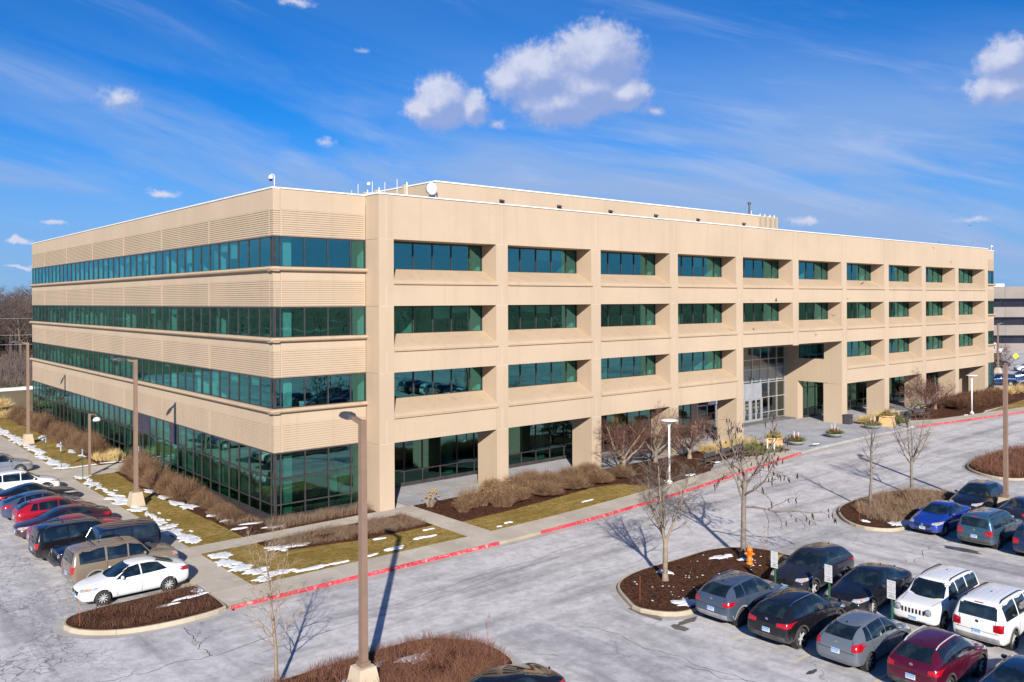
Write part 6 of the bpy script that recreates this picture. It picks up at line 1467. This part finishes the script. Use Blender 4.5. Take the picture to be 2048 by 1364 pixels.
lot_sign(11.15, -30.35, 2, ('PICK UP', 'ONLY'), 'white pick up only sign on a green post before the seven-slot suv', 3)
def access_sign(x, y, z0, z1, label):
    t = thing('accessible_sign', label, 'sign', (x, y, ZW))
    MB().box(-.02, .02, -.03, .03, 0, z1 + .02 - ZW).build('post', 'post_green', t)
    zz0, zz1 = z0 - ZW, z1 - ZW; p = MB().box(-.034, -.022, -.15, .15, zz0, zz1).build('sign_plate', 'sign_white', t)
    m = (zz0 + zz1) / 2 + (zz1 - zz0) * .12
    MB().box(-.0375, -.0345, -.11, .11, m - .11, m + .11).build('blue_panel', 'sign_blue', p)
    w = MB().lathe([(.060, -.001), (.060, .001), (.046, .001), (.046, -.001), (.060, -.001)], 16, (-.039, .0, m - .04), 'x', False)
    w.box(-.040, -.038, -.012, .012, m - .02, m + .045).lathe([(.0, -.001), (.018, -.001), (.018, .001), (.0, .001)], 10, (-.039, 0, m + .07), 'x'); w.build('wheelchair_symbol', 'sign_white', p)
access_sign(-5.0, 31.35, 1.25, 1.65, 'small accessible parking sign beyond the side door walk, farther from the door')
access_sign(-5.0, 26.45, 1.19, 1.89, 'tall accessible parking sign at the corner of the side door walk')
access_sign(-5.0, 20.3, 1.68, 2.12, 'accessible parking sign beside the dome lamp post')

# hydrant
t = thing('fire_hydrant', 'orange fire hydrant beside the tree with seed pods', 'hydrant', (13.95, -22.1, ZW + .03), .6)
MB().lathe([(.17, -.05), (.17, .04), (.13, .05), (.12, .12), (.15, .13), (.15, .17), (.115, .18), (.115, .55), (.14, .56), (.15, .60)], 18).build('barrel', 'hydrant_orange', t, smooth=True)
bn = MB().lathe([(.15, .60), (.145, .68), (.11, .75), (.05, .79), (.035, .80), (.035, .86), (.0, .86)], 18).build('bonnet', 'hydrant_orange', t, smooth=True)
for (dx, dy, r, L) in ((1, 0, .085, .21), (0, 1, .06, .19), (0, -1, .06, .19)):
    MB().tube([(0, 0, .47), (dx * L, dy * L, .47)], r, 14).tube([(dx * L, dy * L, .47), (dx * (L + .045), dy * (L + .045), .47)], r * .65, 6).build('nozzle', 'hydrant_orange', t)
# marker stakes
for (x, y, l) in [(-12.5, -9.45, 'in the island beside the white sedan'), (6.0, -22.1, 'in the near end of the hydrant island'), (25.6, -21.6, 'in the rounded end of the dry grass island'), (45.9, -21.2, 'in the far brown island'), (-1.75, -21.6, 'in the corner of the red-brown island'), (16.4, -21.3, 'in the far end of the hydrant island')]:
    t = thing('marker_stake', 'thin orange marker stake ' + l, 'stake', (x, y, ZW)); MB().tube([(0, 0, -.1), (.015, 0, 1.25)], .007, 6).build('rod', 'stake_orange', t); MB().tube([(.0135, 0, 1.12), (.015, 0, 1.27)], .011, 6).build('tip', 'sign_black', t)
# benches
def bench(x, y, rz, label, group):
    t = thing('bench', label, 'bench', (x, y, ZW + .02), rz, group)
    for k in range(5): MB().box(-.95, .95, -.28 + k * .105, -.19 + k * .105, .43, .465).build('seat_slat', 'bench_wood', t)
    for k in range(3):
        z = .56 + k * .105; MB().add([(-.95, .27 + .02 * k, z), (.95, .27 + .02 * k, z), (.95, .30 + .02 * k, z), (-.95, .30 + .02 * k, z), (-.95, .29 + .02 * k, z + .092), (.95, .29 + .02 * k, z + .092), (.95, .32 + .02 * k, z + .092), (-.95, .32 + .02 * k, z + .092)], [(3, 2, 1, 0), (4, 5, 6, 7), (0, 1, 5, 4), (1, 2, 6, 5), (2, 3, 7, 6), (3, 0, 4, 7)]).build('back_slat', 'dark_metal', t)
    for s in (-.8, .8):
        MB().tube([(s, -.26, 0), (s, -.24, .43)], .028, 6).build('leg', 'dark_metal', t); MB().tube([(s, .26, 0), (s, .24, .43), (s, .34, .86)], .028, 6).build('leg', 'dark_metal', t)
        MB().box(s - .03, s + .03, -.27, .27, .40, .43).build('rail', 'dark_metal', t)
aL = math.atan2(frontline(37) - frontline(33), 4)
for k in range(3): bench(33.3 + k * 2.35, frontline(33.3 + k * 2.35) + 3.0 + .02 * k, aL, ('bench with dark slatted back nearest the crab trees left of the plaza', 'middle bench of the row left of the plaza', 'bench nearest the stone planter in the row left of the plaza')[k], None)
aR = math.atan2(frontline(72) - frontline(68), 4)
for k in range(3): bench(66.3 + k * 2.35, frontline(66.3 + k * 2.35) + 3.2 + .02 * k, aR, ('bench nearest the stone planter in the row right of the plaza', 'middle bench of the row right of the plaza', 'bench nearest the crab trees in the row right of the plaza')[k], None)
# planters
def tuft(n, rx, h, w, mat, seed, par, nm, z, **k):
    mb = MB(); stems(mb, random.Random(seed), n, rx, rx, h, w, **k); o = mb.build(nm, mat, par, (0, 0, z)); o['kind'] = 'stuff'; return o
def bowl(x, y, label, seed):
    t = thing('bowl_planter', label, 'planter', (x, y, ZW))
    MB().lathe([(.30, .0), (.36, .02), (.66, .16), (.82, .32), (.84, .38), (.78, .38), (.74, .32), (.0, .30)], 26).build('bowl', 'bowl_grey', t, smooth=True)
    tuft(420, .95, .52, .022, 'evergreen', seed, t, 'greenery', .33, base=.5, minh=.6); tuft(240, .50, .55, .018, 'berry', seed + 1, t, 'red_foliage', .42, base=.5); tuft(90, .55, .6, .014, 'twig_red', seed + 2, t, 'red_twigs', .42)
    for k in range(4): a = k * 1.6 + seed; MB().tube([(.22 * math.cos(a), .22 * math.sin(a), .35), (.27 * math.cos(a), .27 * math.sin(a), 1.25 - .1 * k)], .02, 6).build('birch_stick', 'birch', t)
bowl(46.0, -5.3, 'grey bowl planter of evergreens and red foliage beside the left stone planter', 3); bowl(52.4, -5.4, 'grey bowl planter of evergreens in the middle of the plaza', 13); bowl(60.0, -5.2, 'grey bowl planter of evergreens beside the right stone planter', 23)
def stone_planter(x, y, label, seed):
    t = thing('stone_planter', label, 'planter', (x, y, ZW), .25)
    a, b, h = .72, .60, 1.05
    for s in range(4):
        c, d = math.cos(s * math.pi / 2), math.sin(s * math.pi / 2); rot = lambda u, v: (u * c - v * d, u * d + v * c)
        for k, (u0, u1) in enumerate(((-1, -.36), (-.35, .30), (.31, 1))):
            q = [rot(u0 * a, -a), rot(u1 * a, -a), rot(u1 * a * .92, -a + .22), rot(u0 * a * .92, -a + .22)]; q2 = [rot(u0 * b, -b), rot(u1 * b, -b), rot(u1 * b * .9, -b + .2), rot(u0 * b * .9, -b + .2)]
            MB().add([(p[0], p[1], -.02) for p in q] + [(p[0], p[1], h - .16 - .01 * k) for p in q2], [(3, 2, 1, 0), (4, 5, 6, 7), (0, 1, 5, 4), (1, 2, 6, 5), (2, 3, 7, 6), (3, 0, 4, 7)]).build('stone_block', 'sandstone', t)
    MB().lathe([(.62, h - .17), (.78, h - .10), (.78, h), (.60, h), (.58, h - .06), (.0, h - .06)], 24).build('rim', 'sandstone', t)
    MB().lathe([(.0, 0), (.13, .0), (.13, .02), (.0, .02)], 16, (0, -a + .03, .45), 'y').build('medallion', 'lamp_white', t)
    tuft(420, .85, .55, .02, 'evergreen_gold', seed, t, 'greenery', h - .08, base=.5, minh=.6); tuft(170, .55, .9, .012, 'twig_red', seed + 1, t, 'red_twigs', h, base=.3); tuft(60, .4, .7, .02, 'dry_bloom', seed + 2, t, 'dried_flowers', h, base=.4)
stone_planter(42.6, -5.25, 'tapered sandstone planter left of the plaza with red twigs', 5); stone_planter(62.9, -5.2, 'tapered sandstone planter right of the plaza with red twigs', 15)
for k, (x, y) in enumerate([(40.6, -5.9), (41.3, -6.1)]):
    t = thing('birch_post', ('cut birch post among the junipers, farther from the stone planter', 'cut birch post among the junipers beside the stone planter')[k], 'post', (x, y, ZW)); MB().tube([(0, 0, -.05), (.02, 0, 1.25 - .2 * k)], .065, 8).build('stem', 'birch', t); MB().lathe([(.07, 1.24 - .2 * k), (.05, 1.27 - .2 * k), (.0, 1.27 - .2 * k)], 8, (.02, 0, 0)).build('cut_end', 'bark_tan', t)
t = thing('litter_bin', 'square black litter bin against the pier right of the entrance', 'bin', (61.2, -2.0, ZW))
MB().box(-.33, .33, -.33, .33, .0, .88).build('bin_body', 'dark_metal', t); MB().box(-.37, .37, -.37, .37, .88, .96).build('lid', 'dark_metal', t); MB().box(-.2, .2, -.345, -.331, .62, .80).build('opening', 'sign_black', t)

# person in dark hooded coat walking along the kerb -------------------------------
def person(x, y, rz, label):
    t = thing('person', label, 'person', (x, y, ZW), rz)
    V = {'pel': (0, 0, .93, .145), 'waist': (0, 0, 1.06, .15), 'chest': (.02, 0, 1.30, .185), 'neck': (.03, 0, 1.46, .075), 'head0': (.045, 0, 1.54, .075),
         'hl': (0, .10, .90, .115), 'kl': (.16, .11, .50, .075), 'al': (.28, .11, .09, .052), 'fl': (.30, .11, .045, .045), 'tl': (.46, .13, .04, .038),
         'hr': (0, -.10, .90, .115), 'kr': (.02, -.11, .48, .075), 'ar': (-.26, -.11, .15, .052), 'fr': (-.28, -.11, .085, .045), 'tr': (-.14, -.13, .035, .038),
         'sl': (.01, .20, 1.39, .085), 'el': (-.10, .26, 1.12, .062), 'wl': (.02, .25, .88, .042), 'sr': (.01, -.20, 1.39, .085), 'er': (.02, -.26, 1.11, .062), 'wr': (.20, -.22, .93, .042)}
    E = [('pel', 'waist'), ('waist', 'chest'), ('chest', 'neck'), ('neck', 'head0'), ('pel', 'hl'), ('hl', 'kl'), ('kl', 'al'), ('al', 'fl'), ('fl', 'tl'), ('pel', 'hr'), ('hr', 'kr'), ('kr', 'ar'), ('ar', 'fr'), ('fr', 'tr'), ('chest', 'sl'), ('sl', 'el'), ('el', 'wl'), ('chest', 'sr'), ('sr', 'er'), ('er', 'wr')]
    def skin(nm, V, E, root, mat, sub=2):
        ks = list(V); me = bpy.data.meshes.new(nm); me.from_pydata([V[k][:3] for k in ks], [(ks.index(a), ks.index(b)) for a, b in E], [])
        o = bpy.data.objects.new(nm, me); col.objects.link(o); o.modifiers.new('k', 'SKIN')
        for i, k in enumerate(ks): me.skin_vertices[0].data[i].radius = (V[k][3], V[k][3])
        me.skin_vertices[0].data[ks.index(root)].use_root = True
        m = o.modifiers.new('s', 'SUBSURF'); m.levels = m.render_levels = sub
        out = bpy.data.meshes.new_from_object(o.evaluated_get(bpy.context.evaluated_depsgraph_get())); bpy.data.objects.remove(o)
        out.materials.clear(); out.materials.append(MATS[mat]); out.shade_smooth(); return link(nm, out, t)
    bd = skin('body', V, E, 'pel', 'cloth_black')
    for s, w, d in ((1, V['wl'], Vector((.25, 0, -1))), (-1, V['wr'], Vector((.45, 0, -.9)))):
        d.normalize(); b = Vector(w[:3]); sd = Vector((0, 1, 0)); fwd = d.cross(sd).normalized()
        HV = {'w': (*b, .028), 'p': (*(b + d * .06), .034), 'q': (*(b + d * .09), .034)}; HE = [('w', 'p'), ('p', 'q')]
        for k in range(4):
            r0 = b + d * .085 + fwd * (.030 - .02 * k); L_ = (.07, .08, .075, .06)[k]
            HV['a%d' % k] = (*(r0 + d * .02), .010); HV['b%d' % k] = (*(r0 + d * (.02 + L_ * .5)), .009); HV['c%d' % k] = (*(r0 + d * (.02 + L_ * .85) - sd * s * .02), .008); HE += [('q', 'a%d' % k), ('a%d' % k, 'b%d' % k), ('b%d' % k, 'c%d' % k)]
        HV['t0'] = (*(b + d * .05 + fwd * .045), .011); HV['t1'] = (*(b + d * .09 + fwd * .06), .009); HE += [('p', 't0'), ('t0', 't1')]
        skin('hand', HV, HE, 'p', 'skin', 1)
    hd = MB().lathe([(.0, -.12), (.045, -.115), (.068, -.07), (.078, .0), (.082, .05), (.07, .10), (.035, .125), (.0, .13)], 16, (.06, 0, 1.655)).build('head', 'skin', t, smooth=True)
    MB().add([(.135, -.015, 1.64), (.135, .015, 1.64), (.165, 0, 1.635), (.138, 0, 1.675)], [(0, 1, 2), (1, 3, 2), (3, 0, 2)]).build('nose', 'skin', hd)
    for s in (-.028, .028): MB().lathe([(.0, -.006), (.010, .0), (.0, .006)], 8, (.130, s, 1.668), 'x').build('eye', 'sign_black', hd)
    MB().box(.120, .132, -.022, .022, 1.598, 1.604).build('mouth', 'berry', hd)
    # hood and coat skirt
    MB().lathe([(.13, -.16), (.115, -.06), (.112, .02), (.105, .09), (.07, .14), (.0, .16)], 18, (.02, 0, 1.66), cap=False).build('hood', 'cloth_black', t, smooth=True)
    MB().lathe([(.215, -.24), (.20, -.10), (.185, .06), (.19, .24)], 18, (.0, 0, 1.02), cap=False).build('coat', 'cloth_black', t, smooth=True)
    return t
person(63.3, -7.05, math.radians(180), 'person in a black hooded coat walking beside the red kerb')

# birds gliding past the front
bm_ = MB().lathe([(.0, -.20), (.03, -.16), (.06, -.05), (.06, .05), (.04, .13), (.03, .17), (.0, .21)], 8, axis='x').mesh('body', 'bird_black', True)
def bird(p, rz, flap, tilt, label):
    t = thing('bird', label, 'bird', p, rz, 'birds in flight'); t.rotation_euler = (tilt, 0, rz); t.scale = (.6, .6, .6); link('body', bm_, t)
    for s in (-1, 1): MB().add([(.08, s * .04, .02), (-.07, s * .04, .02), (-.09, s * .28, .02 + flap * .6), (.06, s * .28, .03 + flap * .6), (-.10, s * .52, .02 + flap), (-.02, s * .54, .02 + flap), (.08, s * .04, .035), (-.07, s * .04, .03)], [(0, 1, 2, 3), (3, 2, 4, 5), (6, 3, 2, 7)]).build('wing', 'bird_black', t)
    MB().add([(-.17, -.02, .01), (-.17, .02, .01), (-.34, .07, .0), (-.34, -.07, .0), (-.18, 0, .025)], [(0, 1, 2, 3), (0, 3, 4), (1, 4, 2)]).build('tail', 'bird_black', t)
bird((39.1, -5.5, 12.48), 0.4, 0.12, 0.3, 'small black bird gliding before the fifth bay, nearer the entrance side pier')
bird((42.3, -5.7, 12.47), 2.2, 0.3, -0.2, 'small black bird with raised wings before the fifth bay')
bird((53.5, -4.7, 11.03), 1.0, 0.28, 0.1, 'small black bird with raised wings low before the front')
bird((60.3, -4.0, 14.15), 2.6, 0.05, 0.5, 'small black bird gliding across a sloping sill')
bird((84.4, -4.8, 21.15), 0.8, 0.02, 0.1, 'small black bird high above the far end of the roof')
bird((81.6, -2.5, 19.24), 1.2, 0.02, 0, 'small black bird skimming the parapet, nearer the plant wall')
bird((84.6, -5.0, 19.17), 0.3, 0.02, 0, 'small black bird skimming the parapet, nearer the roof camera')
bird((97.6, -3.0, 21.55), 0.3, 0.05, 0, 'small distant black bird beyond the far end of the roof')

# ------------------------------------------------------------------ beyond the site
# neighbouring office slab past the far end of the front
fb = thing('neighbour_office', 'distant grey-brown office slab with three dark window bands', 'building', (196, 47, -.4), math.radians(-40.6))
MB().box(-25, 60, 1.2, 30, 0, 15.6).build('core_wall', 'far_recess', fb)
for k, (z0, z1) in enumerate([(13.0, 16.0), (8.4, 10.9), (3.9, 6.4)]):
    for j in range(8): MB().box(-25 + j * 10.6, -25 + (j + 1) * 10.6 - .05, -.3, 1.19, z0, z1).build('spandrel_panel', 'far_spandrel', fb)
for k, (z0, z1) in enumerate([(10.95, 12.3), (6.45, 7.8), (1.95, 3.3)]):
    for j in range(16): MB().box(-25 + j * 5.3 + .05, -25 + (j + 1) * 5.3 - .05, .9, 1.15, z0, z1).build('window', 'far_glass', fb)
for j in range(8): MB().box(-25 + j * 10.6, -25 + (j + 1) * 10.6 - .05, -.3, 1.19, -.3, 1.9).build('spandrel_panel', 'far_spandrel', fb)
MB().box(-22, -10, 8, 18, 15.6, 17.0).build('roof_unit', 'cap_white', fb); MB().box(6, 22, 8, 18, 15.6, 16.8).build('roof_unit', 'cap_white', fb)
MB().lathe([(.5, 0), (.5, .9), (.9, 1.0), (.9, 1.5), (.2, 1.7)], 14, (-9.2, 4, 15.6)).build('roof_fan', 'silver', fb)
# far cars: copies of cars already built, in the car park past the building
def byname(lbl):
    for o in bpy.data.objects:
        if o.get('label', '').startswith(lbl): return o
for i, (src, x, y, rz, lb) in enumerate([('slate-grey crossover', 117.5, -.3, 2.2, 'grey crossover in the far car park beside the boundary shrubs'), ('dark navy sedan', 121.5, 1.2, 2.2, 'navy sedan in the far car park behind a grey crossover'), ('silver-grey crossover', 125.5, 3.4, 2.3, 'silver suv in the middle of the far car park'), ('white four-door sedan', 146, 9.5, 2.4, 'white sedan crossing the far car park'), ('dark blue boxy', 116.0, 3.4, 2.2, 'dark blue suv at the near side of the far car park'), ('black two-door', 132, 2.6, 2.3, 'black coupe in the far car park'), ('charcoal sedan', 150.5, 16.5, 2.3, 'dark sedan under the far lamp post'), ('bright red sedan', 129.5, -1.2, 2.2, 'red sedan at the edge of the far car park'), ('white suv parked', 157, 22, .8, 'white suv before the neighbouring office')]):
    s_ = byname(src)
    if s_: copy_tree(s_, None, (x, y, ZR), rz, lb)
# rows of the near lot that run on past the frame (they show in the glass)
k = 0
for xa, n_ in ((-11.2, 1), (-5.1, -1), (8.4, 1), (13.9, -1), (27.4, 1), (33.6, -1), (46.6, 1)):
    for j in range(7):
        y = -38.6 - 2.65 * j
        if xa < 0: y += 10.2 if j > 0 else 10.2
        if xa in (-11.2,) and j < 2: continue
        if math.hypot(xa + 21.4, y + 45.9) < 9: continue
        k += 1; src = ['white four-door sedan', 'black crossover with silver roof rails and', 'steel-grey hatchback', 'maroon crossover', 'white suv with black', 'bright red sedan', 'dark charcoal', 'tan boxy', 'plum-brown'][(k * 5 + j) % 9]
        s_ = byname(src); c_ = copy_tree(s_, None, (xa, y, ZR), 0 if (n_ + (j % 3 == 0)) > 0 else math.pi, s_['label'].split(' parked')[0].split(' beside')[0].split(' facing')[0].split(' with')[0] + ' parked in the lot rows farther from the building'); c_['group'] = 'cars in the lot rows farther from the building'
# utility truck parked across the far lot
t = thing('utility_truck', 'white utility truck with a folded boom in the far car park', 'truck', (181, 29.5, ZR), math.radians(150))
MB().extrude([(1.6, .6), (3.3, .6), (3.3, 1.3), (2.6, 1.45), (2.2, 2.35), (1.6, 2.35)], 'y', -1.1, 1.1).build('cab', 'paint_white', t, fixn=True)
for s in (-1, 1): MB().box(1.75, 2.3, s * 1.105 - .006, s * 1.105 + .006, 1.5, 2.15).build('side_window', 'car_glass', t)
MB().box(-3.4, 1.5, -1.15, 1.15, .9, 1.9).build('service_body', 'paint_white', t); MB().box(-3.4, 3.2, -.5, .5, .5, .88).build('chassis', 'black_trim', t)
MB().tube([(-2.4, 0, 1.9), (-2.4, 0, 2.9), (1.6, 0, 3.3), (-1.4, .2, 3.6)], .18, 8).build('boom', 'paint_white', t)
ty, rm, dk = wheel_mesh(.42, 'rim_silver', 7)
for x in (2.4, -2.1):
    for s in (-1, 1): w = link('wheel', ty, t, (x, s * 1.0, .42), 0 if s > 0 else math.pi); link('rim', rm, w)
t = thing('pedestrian_sign', 'lime diamond warning sign across the far car park', 'sign', (152.5, 13.8, ZR)); MB().tube([(0, 0, 0), (0, 0, 2.6)], .03, 6).build('post', 'silver', t)
o = MB().box(-.42, .42, -.01, .01, -.42, .42).build('sign_plate', 'sign_lime', t, (0, -.05, 2.2), 0); o.rotation_euler = (0, rad(45), rad(-40))
plant_tree('small_tree', crabm[1], 'small bare tree by the far lamp post', (146, 14.5, ZR), .5, 1.0)
plant_tree('small_tree', crabm[0], 'small bare tree before the neighbouring office', (176, 36, ZR), 2.5, 1.2)
plant_tree('small_tree', crabm[0], 'small bare tree beside the utility truck', (172, 24.5, ZR), 1.5, 1.0)
for k in range(7): shrub(dark_m[k % 2], 'brown boundary shrub between the lawn and the far car park', 112.5 + k * 1.6, -1.8 - .3 * (k % 2), 1.3, 1.3, 1.2, 'boundary shrubs')
t = thing('traffic_drum', 'orange drum beside the far lamp post base', 'barrel', (119.0, 5.6, ZR)); MB().lathe([(.3, 0), (.28, .1), (.26, .9), (.1, 1.0)], 14).build('drum', 'hydrant_orange', t); MB().lathe([(.27, .45), (.27, .6)], 14, cap=False).build('band', 'sign_white', t)
# overhead wires beyond the side wing, carried by two poles
for (x, y, l) in [(-62, 150, 'wooden utility pole in the woods left of the wires'), (78, 72 + 20, 'wooden utility pole behind the building at the end of the wires')]:
    t = thing('utility_pole', l, 'utility pole', (x, y, -.4)); MB().tube([(0, 0, -.5), (0, 0, 12)], [.18, .12], 10).build('pole', 'bark_dark', t); MB().box(-1.1, 1.1, -.06, .06, 11.2, 11.35).build('crossarm', 'bark_dark', t)
for k, (z, l) in enumerate([(10.75, 'upper overhead wire crossing beyond the side wing'), (7.9, 'middle overhead wire crossing beyond the side wing'), (6.3, 'lower overhead wire crossing beyond the side wing')]):
    pts = [(-62 + 140 * i / 12, 150 - 58 * i / 12, z - 1.2 * math.sin(math.pi * i / 12) + .3) for i in range(13)]
    t = tag(MB().tube(pts, .016, 5).build('overhead_wire', 'rim_dark'), l, 'wire')
